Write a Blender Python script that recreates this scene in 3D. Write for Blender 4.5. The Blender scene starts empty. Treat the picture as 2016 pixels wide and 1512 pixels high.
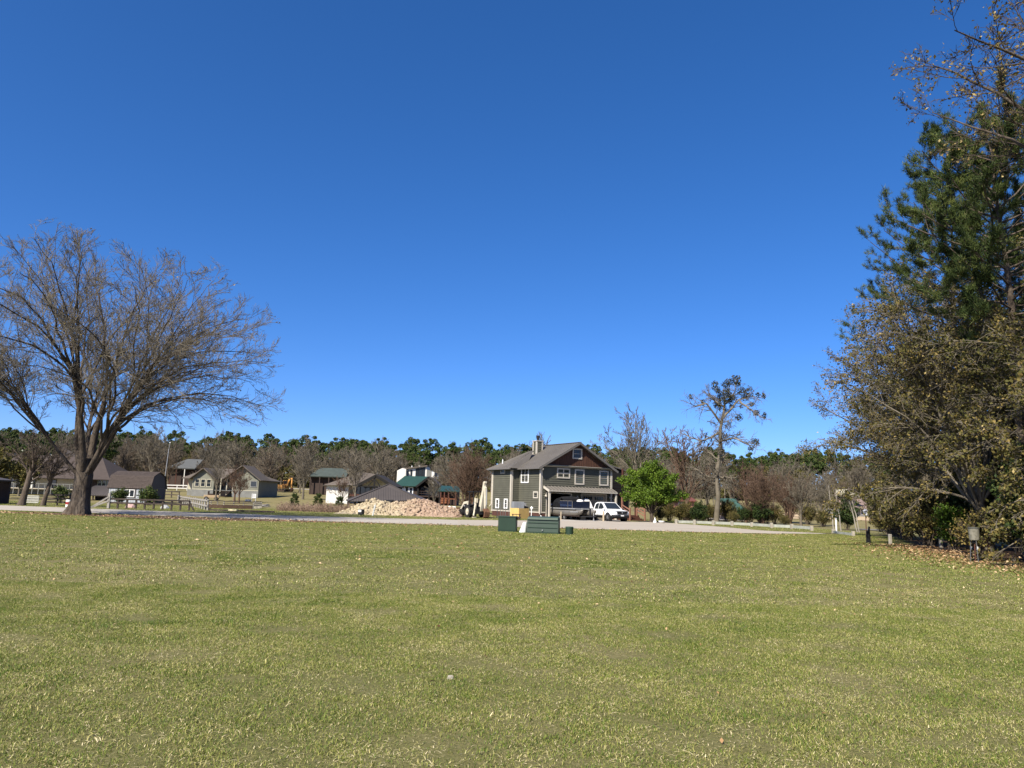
import bpy, math, random
import numpy as np
from mathutils import Vector, Matrix

sc = bpy.context.scene
col = sc.collection
R_ = math.radians

# ------------------------------------------------------------------ camera
FPX = 1456.0            # focal length in pixels of the 2016 px wide photograph
EYE = 1.62
PITCH = math.atan(229 / FPX)
ROLL = R_(1.7)
_r0 = np.array([1, 0, 0.]); _f = np.array([0, math.cos(PITCH), math.sin(PITCH)])
_u0 = np.array([0, -math.sin(PITCH), math.cos(PITCH)])
_rt = math.cos(ROLL) * _r0 + math.sin(ROLL) * _u0
_up = -math.sin(ROLL) * _r0 + math.cos(ROLL) * _u0
_c = np.array([0, 0, EYE])
cam_data = bpy.data.cameras.new('camera')
cam_data.sensor_width = 36
cam_data.lens = 36 * FPX / 2016
cam_data.clip_start = 0.1
cam_data.clip_end = 6000
cam = bpy.data.objects.new('camera', cam_data)
col.objects.link(cam)
cam.matrix_world = Matrix(((_rt[0], _up[0], -_f[0], 0), (_rt[1], _up[1], -_f[1], 0), (_rt[2], _up[2], -_f[2], EYE), (0, 0, 0, 1)))
sc.camera = cam

# ------------------------------------------------------------------ sky, sun, exposure
SUN_B = R_(56)          # light travels towards +x and +y
SUN_EL = R_(43)
w = bpy.data.worlds.new('World'); sc.world = w; w.use_nodes = True
nt = w.node_tree; nt.nodes.clear()
wo = nt.nodes.new('ShaderNodeOutputWorld'); bg = nt.nodes.new('ShaderNodeBackground')
sky = nt.nodes.new('ShaderNodeTexSky'); sky.sky_type = 'NISHITA'; sky.sun_disc = False
sky.sun_elevation = SUN_EL
sky.sun_rotation = math.atan2(-math.cos(SUN_B), -math.sin(SUN_B))
sky.altitude = 0; sky.air_density = 0.62; sky.dust_density = 0.5; sky.ozone_density = 5.5
hs = nt.nodes.new('ShaderNodeHueSaturation'); hs.inputs['Saturation'].default_value = 1.22
nt.links.new(sky.outputs[0], hs.inputs['Color']); gm = nt.nodes.new('ShaderNodeGamma'); gm.inputs['Gamma'].default_value = 0.87      # one even tone curve for the whole sky
nt.links.new(hs.outputs[0], gm.inputs['Color']); tn = nt.nodes.new('ShaderNodeMixRGB'); tn.blend_type = 'MULTIPLY'; tn.inputs[0].default_value = 1; tn.inputs[2].default_value = (.90, .925, 1.14, 1)
nt.links.new(gm.outputs[0], tn.inputs[1]); nt.links.new(tn.outputs[0], bg.inputs['Color'])
bg.inputs['Strength'].default_value = 0.112
nt.links.new(bg.outputs[0], wo.inputs['Surface'])
sd = bpy.data.lights.new('sun', 'SUN'); sd.energy = 5.0; sd.angle = R_(0.53); sd.color = (1.0, 0.93, 0.815)
so = bpy.data.objects.new('sun', sd); col.objects.link(so)
so.rotation_euler = Vector((math.cos(SUN_B) * math.cos(SUN_EL), math.sin(SUN_B) * math.cos(SUN_EL), -math.sin(SUN_EL))).to_track_quat('-Z', 'Y').to_euler()
so.location = (-40, -40, 60)
vs = sc.view_settings
vs.view_transform = 'Standard'; vs.look = 'None'; vs.gamma = 1.0; vs.exposure = 0.85; vs.use_curve_mapping = False
sc.render.engine = 'CYCLES'
sc.cycles.max_bounces = 6; sc.cycles.transparent_max_bounces = 8
sc.cycles.sample_clamp_indirect = 6

# ------------------------------------------------------------------ helpers: pixels and the ground
def ray(px, py): return _f + (px - 1008) / FPX * _rt - (py - 756) / FPX * _up
def P(px, py, Y):
    d = ray(px, py); return _c + d * Y / d[1]
def G(px, py, z=0.0):
    d = ray(px, py); return _c + d * (z - EYE) / d[2]
def sstep(a, b, v):
    t = np.clip((np.asarray(v, float) - a) / (b - a), 0, 1); return t * t * (3 - 2 * t)
def gz(x, y):
    """height of the land"""
    x = np.asarray(x, float); y = np.asarray(y, float)
    z = 1.2 * sstep(85, 150, y) + 2.6 * sstep(140, 230, y) + 5.0 * sstep(215, 330, y) + 6.0 * sstep(320, 520, y)
    z = z + 0.05 * np.sin(x * .31 + 1) * np.sin(y * .27) * sstep(6, 14, y) * (1 - sstep(42, 47, y))
    z = z - 0.35 * sstep(23, 36, x) * (1 - sstep(70, 120, y)) 
    z = z + 0.35 * np.sin(x * .05 + y * .031) * sstep(90, 140, y)
    return z
def ground(px, Y):
    """point on the land at depth Y in the direction of column px"""
    q = P(px, 985, Y)
    for _ in range(4):
        z = float(gz(q[0], Y)); 
        # follow the tilted column: find py giving that height
        d0 = P(px, 900, Y); d1 = P(px, 1100, Y)
        t = (z - d0[2]) / (d1[2] - d0[2]); q = d0 + (d1 - d0) * t
    return Vector((float(q[0]), float(Y), float(z)))

# ------------------------------------------------------------------ helpers: materials
_mats = {}
def nodes_of(m):
    m.use_nodes = True; return m.node_tree, m.node_tree.nodes['Principled BSDF']
def M(name, c, rough=.8, var=.18, scale=4.0, bump=0.0, metal=0.0, spec=.3, stretch=(1, 1, 1), detail=4, world=False, c2=None, bscale=None, bdist=.02):
    if name in _mats: return _mats[name]
    m = bpy.data.materials.new(name); t, b = nodes_of(m); N = t.nodes; L = t.links
    b.inputs['Roughness'].default_value = rough; b.inputs['Metallic'].default_value = metal
    b.inputs['Specular IOR Level'].default_value = spec
    if world: tc = N.new('ShaderNodeNewGeometry').outputs['Position']
    else: tc = N.new('ShaderNodeTexCoord').outputs['Object']
    mp = N.new('ShaderNodeMapping'); mp.inputs['Scale'].default_value = stretch
    L.new(tc, mp.inputs[0])
    nz = N.new('ShaderNodeTexNoise'); nz.inputs['Scale'].default_value = scale; nz.inputs['Detail'].default_value = detail
    nz.inputs['Roughness'].default_value = .65
    L.new(mp.outputs[0], nz.inputs[0])
    rp = N.new('ShaderNodeValToRGB'); e = rp.color_ramp.elements
    e[0].position = .32; e[1].position = .68
    lo = tuple(max(0, k * (1 - var)) for k in c); hi = tuple(min(1, k * (1 + var)) for k in c) if c2 is None else c2
    e[0].color = (*lo, 1); e[1].color = (*hi, 1)
    L.new(nz.outputs[0], rp.inputs[0]); L.new(rp.outputs[0], b.inputs['Base Color'])
    if bump:
        n2 = N.new('ShaderNodeTexNoise'); n2.inputs['Scale'].default_value = bscale or scale * 4; n2.inputs['Detail'].default_value = 5
        L.new(mp.outputs[0], n2.inputs[0])
        bp = N.new('ShaderNodeBump'); bp.inputs['Strength'].default_value = bump; bp.inputs['Distance'].default_value = bdist
        L.new(n2.outputs[0], bp.inputs['Height']); L.new(bp.outputs[0], b.inputs['Normal'])
    _mats[name] = m; return m
def M_tint(name, stops, rough=.75, spec=.15, trans=0.0, wscale=None, wamt=0.0):
    """colour picked per leaf / blade by the mesh attribute 'tint', shifted by a broad world noise"""
    if name in _mats: return _mats[name]
    m = bpy.data.materials.new(name); t, b = nodes_of(m); N = t.nodes; L = t.links
    at = N.new('ShaderNodeAttribute'); at.attribute_name = 'tint'
    v = at.outputs['Fac']
    if wscale:
        g = N.new('ShaderNodeNewGeometry'); nz = N.new('ShaderNodeTexNoise'); nz.inputs['Scale'].default_value = wscale
        nz.inputs['Detail'].default_value = 5; nz.inputs['Roughness'].default_value = .6
        L.new(g.outputs['Position'], nz.inputs[0])
        ma = N.new('ShaderNodeMath'); ma.operation = 'MULTIPLY_ADD'; ma.inputs[1].default_value = wamt; ma.inputs[2].default_value = -wamt * .5
        L.new(nz.outputs[0], ma.inputs[0])
        ad = N.new('ShaderNodeMath'); ad.operation = 'ADD'; ad.use_clamp = True; L.new(v, ad.inputs[0]); L.new(ma.outputs[0], ad.inputs[1]); v = ad.outputs[0]
    rp = N.new('ShaderNodeValToRGB'); e = rp.color_ramp.elements
    while len(e) < len(stops): e.new(.5)
    for k, (p, c) in enumerate(stops): e[k].position = p; e[k].color = (*c, 1)
    L.new(v, rp.inputs[0]); L.new(rp.outputs[0], b.inputs['Base Color'])
    b.inputs['Roughness'].default_value = rough; b.inputs['Specular IOR Level'].default_value = spec
    if trans:
        o = N['Material Output']; tr = N.new('ShaderNodeBsdfTranslucent'); mx = N.new('ShaderNodeMixShader')
        mx.inputs[0].default_value = trans; L.new(rp.outputs[0], tr.inputs[0]); L.new(b.outputs[0], mx.inputs[1]); L.new(tr.outputs[0], mx.inputs[2])
        L.new(mx.outputs[0], o.inputs['Surface'])
    _mats[name] = m; return m
def M_glass(name='window_glass', c=(.02, .025, .03), rough=.06):
    if name in _mats: return _mats[name]
    m = bpy.data.materials.new(name); t, b = nodes_of(m)
    b.inputs['Base Color'].default_value = (*c, 1); b.inputs['Roughness'].default_value = rough; b.inputs['Specular IOR Level'].default_value = .6
    _mats[name] = m; return m

# ------------------------------------------------------------------ helpers: objects
def link(o, parent=None):
    col.objects.link(o)
    if parent is not None: o.parent = parent
    return o
def tag(o, label=None, cat=None, group=None, kind=None):
    if label: o['label'] = label
    if cat: o['category'] = cat
    if group: o['group'] = group
    if kind: o['kind'] = kind
    return o
def thing(name, label, cat, loc=(0, 0, 0), rz=0.0, group=None, rx=0.0, ry=0.0):
    o = bpy.data.objects.new(name, None); o.empty_display_size = .3
    o.location = Vector(loc); o.rotation_euler = (rx, ry, rz)
    link(o); return tag(o, label, cat, group)
def copy_tree(o, parent=None):
    c = o.copy(); link(c)
    c.parent = parent
    for ch in o.children: copy_tree(ch, c)
    return c
def npmesh(name, V, Q, T=None, mat=None, attrs=None, smooth=False):
    """mesh from numpy vertices, quads (n,4) and triangles (n,3)"""
    me = bpy.data.meshes.new(name)
    V = np.asarray(V, np.float32).reshape(-1, 3)
    Q = np.zeros((0, 4), np.int32) if Q is None else np.asarray(Q, np.int32).reshape(-1, 4)
    T = np.zeros((0, 3), np.int32) if T is None else np.asarray(T, np.int32).reshape(-1, 3)
    me.vertices.add(len(V)); me.vertices.foreach_set('co', V.ravel())
    idx = np.concatenate([Q.ravel(), T.ravel()])
    me.loops.add(len(idx)); me.loops.foreach_set('vertex_index', idx)
    st = np.concatenate([np.arange(len(Q)) * 4, len(Q) * 4 + np.arange(len(T)) * 3]).astype(np.int32)
    me.polygons.add(len(st)); me.polygons.foreach_set('loop_start', st)
    if smooth: me.polygons.foreach_set('use_smooth', np.ones(len(st), bool))
    for k, v in (attrs or {}).items():
        a = me.attributes.new(k, 'FLOAT', 'POINT'); a.data.foreach_set('value', np.asarray(v, np.float32))
    me.update(calc_edges=True)
    if mat: me.materials.append(mat)
    return me
def mobj(name, me, parent=None):
    return link(bpy.data.objects.new(name, me), parent)

class MB:
    """collects solid pieces and links them as ONE mesh object"""
    def __init__(s): s.v = []; s.f = []
    def add(s, vs, fs):
        b = len(s.v); s.v += [tuple(map(float, q)) for q in vs]; s.f += [tuple(i + b for i in f) for f in fs]; return s
    def box(s, x0, x1, y0, y1, z0, z1):
        if x0 > x1: x0, x1 = x1, x0
        if y0 > y1: y0, y1 = y1, y0
        if z0 > z1: z0, z1 = z1, z0
        return s.add([(x0, y0, z0), (x1, y0, z0), (x1, y1, z0), (x0, y1, z0), (x0, y0, z1), (x1, y0, z1), (x1, y1, z1), (x0, y1, z1)],
                     [(3, 2, 1, 0), (4, 5, 6, 7), (0, 1, 5, 4), (1, 2, 6, 5), (2, 3, 7, 6), (3, 0, 4, 7)])
    def beam(s, p, q, w, h=None):
        h = h or w; p = Vector(p); q = Vector(q); d = (q - p).normalized()
        a = d.cross(Vector((0, 0, 1)))
        if a.length < 1e-4: a = Vector((1, 0, 0))
        a.normalize(); b = a.cross(d)
        c = [a * (i * w / 2) + b * (j * h / 2) for i, j in ((-1, -1), (1, -1), (1, 1), (-1, 1))]
        return s.add([p + k for k in c] + [q + k for k in c], [(3, 2, 1, 0), (4, 5, 6, 7), (0, 1, 5, 4), (1, 2, 6, 5), (2, 3, 7, 6), (3, 0, 4, 7)])
    def tube(s, p, q, r0, r1=None, n=10):
        r1 = r0 if r1 is None else r1; p = Vector(p); q = Vector(q); d = (q - p).normalized()
        a = d.cross(Vector((0, 0, 1)))
        if a.length < 1e-4: a = Vector((1, 0, 0))
        a.normalize(); b = a.cross(d); vs = []
        for c, r in ((p, r0), (q, r1)):
            for k in range(n):
                t = 2 * math.pi * k / n; vs.append(c + a * (r * math.cos(t)) + b * (r * math.sin(t)))
        fs = [(k, (k + 1) % n, n + (k + 1) % n, n + k) for k in range(n)] + [tuple(range(n - 1, -1, -1)), tuple(range(n, 2 * n))]
        return s.add(vs, fs)
    def path(s, pts, r, n=8):
        for a, b in zip(pts[:-1], pts[1:]): s.tube(a, b, r, r, n)
        return s
    def lathe(s, prof, c=(0, 0, 0), n=20, axis='z'):
        vs = []; fs = []; m = len(prof)
        for (r, h) in prof:
            for k in range(n):
                t = 2 * math.pi * k / n; x, y = r * math.cos(t), r * math.sin(t)
                q = (x, y, h) if axis == 'z' else ((x, h, y) if axis == 'y' else (h, x, y))
                vs.append((q[0] + c[0], q[1] + c[1], q[2] + c[2]))
        for i in range(m - 1):
            for k in range(n): fs.append((i * n + k, i * n + (k + 1) % n, (i + 1) * n + (k + 1) % n, (i + 1) * n + k))
        fs += [tuple(range(n - 1, -1, -1)), tuple(range((m - 1) * n, m * n))]
        return s.add(vs, fs)
    def prism(s, poly, d0, d1, axis='y'):
        """polygon of (a,b) extruded between d0 and d1 along axis; axis y: a=x b=z, x: a=y b=z, z: a=x b=y"""
        n = len(poly); vs = []
        for d in (d0, d1):
            for a, b in poly: vs.append({'y': (a, d, b), 'x': (d, a, b), 'z': (a, b, d)}[axis])
        return s.add(vs, [tuple(range(n)), tuple(range(2 * n - 1, n - 1, -1))] + [(k, n + k, n + (k + 1) % n, (k + 1) % n) for k in range(n)])
    def slab(s, pts, th):
        """flat polygon given thickness downwards along its normal"""
        p = [Vector(q) for q in pts]; nn = (p[1] - p[0]).cross(p[2] - p[0]).normalized()
        if nn.z < 0: nn = -nn
        n = len(p); vs = p + [q - nn * th for q in p]
        return s.add(vs, [tuple(range(n)), tuple(range(2 * n - 1, n - 1, -1))] + [(k, n + k, n + (k + 1) % n, (k + 1) % n) for k in range(n)])
    def build(s, name, mat, parent=None, smooth=False, bevel=0.0):
        me = bpy.data.meshes.new(name); me.from_pydata(s.v, [], s.f); me.update()
        import bmesh
        bm = bmesh.new(); bm.from_mesh(me); bmesh.ops.recalc_face_normals(bm, faces=bm.faces)
        if bevel: bmesh.ops.bevel(bm, geom=list(bm.edges), offset=bevel, segments=2, affect='EDGES', profile=.6)
        bm.to_mesh(me); bm.free()
        if smooth: me.polygons.foreach_set('use_smooth', [True] * len(me.polygons))
        me.materials.append(mat)
        return mobj(name, me, parent)
# ================================================================== THE LAND
TREE = G(152, 1013)       # foot of the great bare tree
def land():
    ys = np.concatenate([np.linspace(-12, 0, 7), np.arange(.8, 60, .8), np.arange(60, 140, 2.5), np.arange(140, 340, 6), np.linspace(345, 900, 14), [1200, 1800, 3000]])
    us = np.linspace(-1, 1, 121); us = np.sign(us) * np.abs(us) ** 1.25
    X = us[None, :] * (45 + 1.05 * np.maximum(ys, 0))[:, None]; Y = np.repeat(ys[:, None], len(us), 1)
    Z = gz(X, Y)
    n, m = X.shape; V = np.stack([X, Y, Z], -1).reshape(-1, 3)
    i = np.arange((n - 1) * m).reshape(n - 1, m)[:, :-1].ravel()
    Q = np.stack([i, i + 1, i + m + 1, i + m], -1)
    m_ = bpy.data.materials.new('lawn_soil'); t, b = nodes_of(m_); N = t.nodes; L = t.links
    b.inputs['Roughness'].default_value = .95; b.inputs['Specular IOR Level'].default_value = .1
    g = N.new('ShaderNodeNewGeometry').outputs['Position']
    def noise(s, d=5, r=.6):
        z = N.new('ShaderNodeTexNoise'); z.inputs['Scale'].default_value = s; z.inputs['Detail'].default_value = d; z.inputs['Roughness'].default_value = r
        L.new(g, z.inputs[0]); return z.outputs[0]
    def ramp(v, st):
        r = N.new('ShaderNodeValToRGB'); e = r.color_ramp.elements
        while len(e) < len(st): e.new(.5)
        for k, (p, c) in enumerate(st): e[k].position = p; e[k].color = (*c, 1)
        L.new(v, r.inputs[0]); return r.outputs[0]
    def mix(f, a, c):
        x = N.new('ShaderNodeMixRGB'); L.new(f, x.inputs[0]); L.new(a, x.inputs[1]); L.new(c, x.inputs[2]); return x.outputs[0]
    big = ramp(noise(.16), [(.35, (.10, .108, .03)), (.5, (.15, .142, .048)), (.66, (.21, .172, .085))])
    fine = ramp(noise(26, 6, .8), [(.3, (.045, .045, .018)), (.5, (.14, .13, .052)), (.7, (.32, .265, .15))])
    x = N.new('ShaderNodeMixRGB'); x.inputs[0].default_value = .5; L.new(big, x.inputs[1]); L.new(fine, x.inputs[2]); base = x.outputs[0]
    # leaf litter and bare soil round the foot of the big tree, and along the wood's edge
    def near(c, sx, sy, rad):
        s = N.new('ShaderNodeVectorMath'); s.operation = 'SUBTRACT'; L.new(g, s.inputs[0]); s.inputs[1].default_value = c
        k = N.new('ShaderNodeVectorMath'); k.operation = 'MULTIPLY'; L.new(s.outputs[0], k.inputs[0]); k.inputs[1].default_value = (sx, sy, 0)
        l = N.new('ShaderNodeVectorMath'); l.operation = 'LENGTH'; L.new(k.outputs[0], l.inputs[0])
        a = N.new('ShaderNodeMath'); a.operation = 'MULTIPLY_ADD'; L.new(noise(1.1), a.inputs[0]); a.inputs[1].default_value = .9; L.new(l.outputs['Value'], a.inputs[2])
        mr = N.new('ShaderNodeMapRange'); mr.inputs[1].default_value = rad + .65; mr.inputs[2].default_value = rad + .3; L.new(a.outputs[0], mr.inputs[0]); return mr.outputs[0]
    lit = ramp(noise(7, 6, .8), [(.3, (.05, .033, .022)), (.52, (.14, .09, .06)), (.72, (.3, .21, .14))])
    base = mix(near((TREE[0] + 5.0, TREE[1] - 0.3, 0), 1 / 19, 1 / 2.3, .75), base, lit)
    base = mix(near((26, 26, 0), 1 / 9.5, 1 / 30, .85), base, lit)
    straw = ramp(noise(3, 6, .7), [(.3, (.13, .12, .045)), (.6, (.25, .2, .1)), (.75, (.33, .27, .15))])
    # dry winter grass beyond the road
    sp = N.new('ShaderNodeSeparateXYZ'); L.new(g, sp.inputs[0])
    fy = N.new('ShaderNodeMapRange'); fy.inputs[1].default_value = 64; fy.inputs[2].default_value = 95; L.new(sp.outputs[1], fy.inputs[0])
    nb = N.new('ShaderNodeMath'); nb.operation = 'MULTIPLY'; L.new(noise(.07), nb.inputs[0]); nb.inputs[1].default_value = 1.35
    mm = N.new('ShaderNodeMath'); mm.operation = 'MULTIPLY'; mm.use_clamp = True; L.new(fy.outputs[0], mm.inputs[0]); L.new(nb.outputs[0], mm.inputs[1])
    base = mix(mm.outputs[0], base, straw)
    L.new(base, b.inputs['Base Color'])
    bp = N.new('ShaderNodeBump'); bp.inputs['Strength'].default_value = .7; bp.inputs['Distance'].default_value = .05; L.new(noise(14, 6, .8), bp.inputs['Height']); L.new(bp.outputs[0], b.inputs['Normal'])
    o = mobj('ground', npmesh('ground', V, Q, None, m_, smooth=True)); o['kind'] = 'structure'
land()

def ribbon(name, near, far, mat, lift, sub=6, jit=.12, kind='structure', seed=1):
    """flat sheet between two edges given as ground points, laid on the land"""
    rng = np.random.default_rng(seed)
    def dens(pts):
        pts = np.array(pts, float); t = np.linspace(0, len(pts) - 1, (len(pts) - 1) * sub + 1)
        o = np.stack([np.interp(t, np.arange(len(pts)), pts[:, k]) for k in (0, 1)], -1)
        return o + rng.normal(0, jit, o.shape) * [.3, 1]
    a = dens(near); b = dens(far); k = 9
    g = np.stack([a + (b - a) * t for t in np.linspace(0, 1, k)], 1)
    V = np.concatenate([g, (gz(g[..., 0], g[..., 1]) + lift)[..., None]], -1)
    n = len(a); V = V.reshape(-1, 3)
    i = np.arange(n * k).reshape(n, k)[:-1, :-1].ravel(); Q = np.stack([i, i + k, i + k + 1, i + 1], -1)
    o = mobj(name, npmesh(name, V, Q, None, mat)); o['kind'] = kind; return o
m_gravel = M('pale_gravel', (.285, .25, .205), .95, .0, 1.6, bump=.8, world=True, stretch=(.16, 1, 1), detail=8, c2=(.41, .365, .305), bscale=30, bdist=.012, spec=0)
m_asph = M('worn_road', (.29, .26, .22), .95, .0, 1.2, bump=.6, world=True, stretch=(.16, 1, 1), detail=8, c2=(.41, .375, .325), bscale=30, bdist=.01, spec=0)
nearE = [(-500, 988), (-200, 997), (0, 1004), (300, 1015), (600, 1025), (800, 1031.5), (930, 1035)]
farE = [(-500, 978.5), (-200, 987.5), (0, 995), (300, 1006), (600, 1016.6), (800, 1021.5), (930, 1024.6)]
xy = lambda L: [tuple(G(*q)[:2]) for q in L]
ribbon('road', xy(nearE), xy(farE), m_asph, .014, jit=.16)
nearG = [(900, 1034), (1000, 1037.5), (1120, 1040.5), (1300, 1046), (1450, 1050), (1560, 1051.2), (1622, 1051.4)]
farG = [(900, 1023.8), (1000, 1024.6), (1120, 1026.2), (1300, 1028.5), (1400, 1036), (1500, 1045), (1622, 1050.4)]
ribbon('gravel_forecourt', xy(nearG), xy(farG), m_gravel, .020, jit=.2, seed=3)
m_conc = M('pale_concrete', (.36, .33, .29), .9, .12, 2.0, bump=.3, world=True, spec=0)
# drive in front of the garages
ribbon('driveway', [tuple(G(1068, 1026.5)[:2]), tuple(G(1150, 1028.0)[:2]), tuple(G(1262, 1029.5)[:2])],
       [tuple(P(1073, 1018, 70.9)[:2]), tuple(P(1150, 1018, 73.0)[:2]), tuple(P(1210, 1018, 75.3)[:2])], m_conc, .017, jit=.03)
# far lane running past the houses, and light yard strips
def strip(name, pts, wdt, mat, lift, seed=1):
    a = [(p[0], p[1] - wdt / 2) for p in pts]; b = [(p[0], p[1] + wdt / 2) for p in pts]
    return ribbon(name, a, b, mat, lift, jit=.1, seed=seed)
strip('far_lane', [(P(px, 960, 196)[0], 196) for px in (200, 330, 450, 560, 640, 760)], 5.0, m_conc, .06)
strip('side_yard', [(P(px, 1030, 92)[0], 92 + k) for k, px in enumerate((1395, 1415, 1450, 1475))], 7.0, m_gravel, .06, seed=5)
m_tan = M('dry_tan_field', (.36, .27, .15), .95, .0, .8, world=True, c2=(.5, .38, .23), bump=.5)
strip('dry_field', [(P(px, 1030, 118)[0], 118) for px in (1470, 1540, 1600, 1660, 1740)], 22.0, m_tan, .05, seed=7)
strip('back_lane', [(P(px, 1030, 78)[0], 78 - k) for k, px in enumerate((1690, 1720, 1760, 1800))], 4.0, M('dark_lane', (.16, .15, .14), .95, .2, 2, world=True), .06, seed=8)
# ================================================================== TREE BUILDING
def nrm(a): return a / np.maximum(np.linalg.norm(a, axis=-1, keepdims=True), 1e-9)
class Wood:
    """tapering tubes collected as one mesh; keeps the outer twigs for leaves"""
    def __init__(s, seed): s.rng = np.random.default_rng(seed); s.V = []; s.Q = []; s.n = 0; s.tips = None
    def tubes(s, pts, rad, sides):
        N, K, _ = pts.shape
        T = nrm(np.gradient(pts, axis=1)); mt = nrm(T.mean(1))
        ref = np.where(np.abs(mt[:, 2:3]) < .85, np.array([[0, 0, 1.]]), np.array([[1., 0, 0]]))[:, None, :]
        A = nrm(np.cross(T, np.broadcast_to(ref, T.shape))); B = np.cross(T, A)
        a = 2 * np.pi * np.arange(sides) / sides
        ring = pts[:, :, None] + rad[:, :, None, None] * (np.cos(a)[:, None] * A[:, :, None] + np.sin(a)[:, None] * B[:, :, None])
        i = np.arange(N * K).reshape(N, K)[:, :-1].ravel() * sides
        k = np.arange(sides); k2 = (k + 1) % sides
        q = np.stack([i[:, None] + k, i[:, None] + k2, i[:, None] + sides + k2, i[:, None] + sides + k], -1).reshape(-1, 4)
        s.V.append(ring.reshape(-1, 3)); s.Q.append(q + s.n); s.n += N * K * sides
    def lines(s, p, d, L, K, wob, trop):
        pts = [p]; d = nrm(d); N = len(p); trop = np.asarray(trop)
        for k in range(K):
            d = nrm(d + s.rng.normal(0, wob, (N, 3)) + (np.array([0, 0, 1.]) * (trop / K)))
            p = p + d * (L / K)[:, None]; pts.append(p)
        return np.stack(pts, 1)
    def kids(s, pts, L, rad, n, t0, t1, ang, sd, lf, shorten=.5, rf=.55):
        rng = s.rng; N, K, _ = pts.shape; idx = np.repeat(np.arange(N), n)
        t = t0 + (t1 - t0) * ((np.tile(np.arange(n), N) + rng.uniform(0, 1, N * n)) / n)
        x = t * (K - 1); i = np.minimum(x.astype(int), K - 2); f = (x - i)[:, None]
        p = pts[idx, i] * (1 - f) + pts[idx, i + 1] * f; T = nrm(pts[idx, i + 1] - pts[idx, i])
        perp = rng.normal(0, 1, T.shape); perp = nrm(perp - (perp * T).sum(-1, keepdims=True) * T)
        a = np.radians(rng.normal(ang, sd, len(t)))[:, None]
        d = np.cos(a) * T + np.sin(a) * perp
        l = L[idx] * rng.uniform(lf[0], lf[1], len(t)) * (1 - shorten * (t - t0) / max(1e-6, t1 - t0))
        r = (rad[idx, i] * (1 - f[:, 0]) + rad[idx, i + 1] * f[:, 0]) * rf
        return p, d, l, r
    def taper(s, r, K, end=.3):
        return r[:, None] * np.linspace(1, end, K + 1)[None, :]
    def mesh(s, name, mat, smooth=True):
        return npmesh(name, np.concatenate(s.V), np.concatenate(s.Q), None, mat, smooth=smooth)
def trunk_tube(w, pts, rad, sides=14, flare=0.0, flutes=5, ph=0.0):
    """one trunk with root flare and flutes"""
    pts = np.array(pts, float); K = len(pts); rad = np.array(rad, float)
    T = nrm(np.gradient(pts, axis=0)); A = nrm(np.cross(T, np.array([[0, 1., 0]]))); B = np.cross(T, A)
    a = 2 * np.pi * np.arange(sides) / sides; h = pts[:, 2] - pts[0, 2]
    fl = flare * np.exp(-h / .45)
    rr = rad[:, None] * (1 + fl[:, None] * (1 + .35 * np.sin(flutes * a + ph)) + .06 * np.sin(flutes * a + ph)[None, :] + .03 * w.rng.normal(0, 1, (K, sides)))
    ring = pts[:, None] + rr[..., None] * (np.cos(a)[:, None] * A[:, None] + np.sin(a)[:, None] * B[:, None])
    i = np.arange(K - 1) * sides; k = np.arange(sides); k2 = (k + 1) % sides
    q = np.stack([i[:, None] + k, i[:, None] + k2, i[:, None] + sides + k2, i[:, None] + sides + k], -1).reshape(-1, 4)
    w.V.append(ring.reshape(-1, 3)); w.Q.append(q + w.n); w.n += K * sides
def leaf_mesh(name, pos, size, mat, rng, tint, flat=0.0, aspect=1.7):
    """one small bent leaf (two triangles) at every position"""
    N = len(pos); n = rng.normal(0, 1, (N, 3)); n[:, 2] += flat * 2; n = nrm(n)
    a = nrm(np.cross(n, rng.normal(0, 1, (N, 3)))); b = np.cross(n, a)
    sz = (size * rng.uniform(.6, 1.3, N))[:, None]
    v = np.stack([pos - a * sz * aspect / 2, pos + b * sz / 2 + n * sz * .15, pos + a * sz * aspect / 2, pos - b * sz / 2 + n * sz * .15], 1)
    Q = np.arange(N * 4).reshape(N, 4)
    return npmesh(name, v.reshape(-1, 3), Q, None, mat, {'tint': np.repeat(tint, 4)})
def needle_mesh(name, pos, d, nper, ln, wd, mat, rng, tint, spread=.9):
    """tufts of thin needles radiating forwards from shoots"""
    N = len(pos); idx = np.repeat(np.arange(N), nper)
    dd = nrm(d[idx] + rng.normal(0, spread, (N * nper, 3))); s = nrm(np.cross(dd, rng.normal(0, 1, dd.shape)))
    l = ln * rng.uniform(.7, 1.2, len(idx))[:, None]; p = pos[idx] + rng.normal(0, ln * .15, dd.shape)
    v = np.stack([p - s * wd / 2, p + s * wd / 2, p + dd * l + np.array([0, 0, -.06 * ln])], 1)
    T = np.arange(len(idx) * 3).reshape(-1, 3)
    return npmesh(name, v.reshape(-1, 3), None, T, mat, {'tint': np.repeat(np.clip(tint[idx] + rng.normal(0, .1, len(idx)), 0, 1), 3)})

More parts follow.
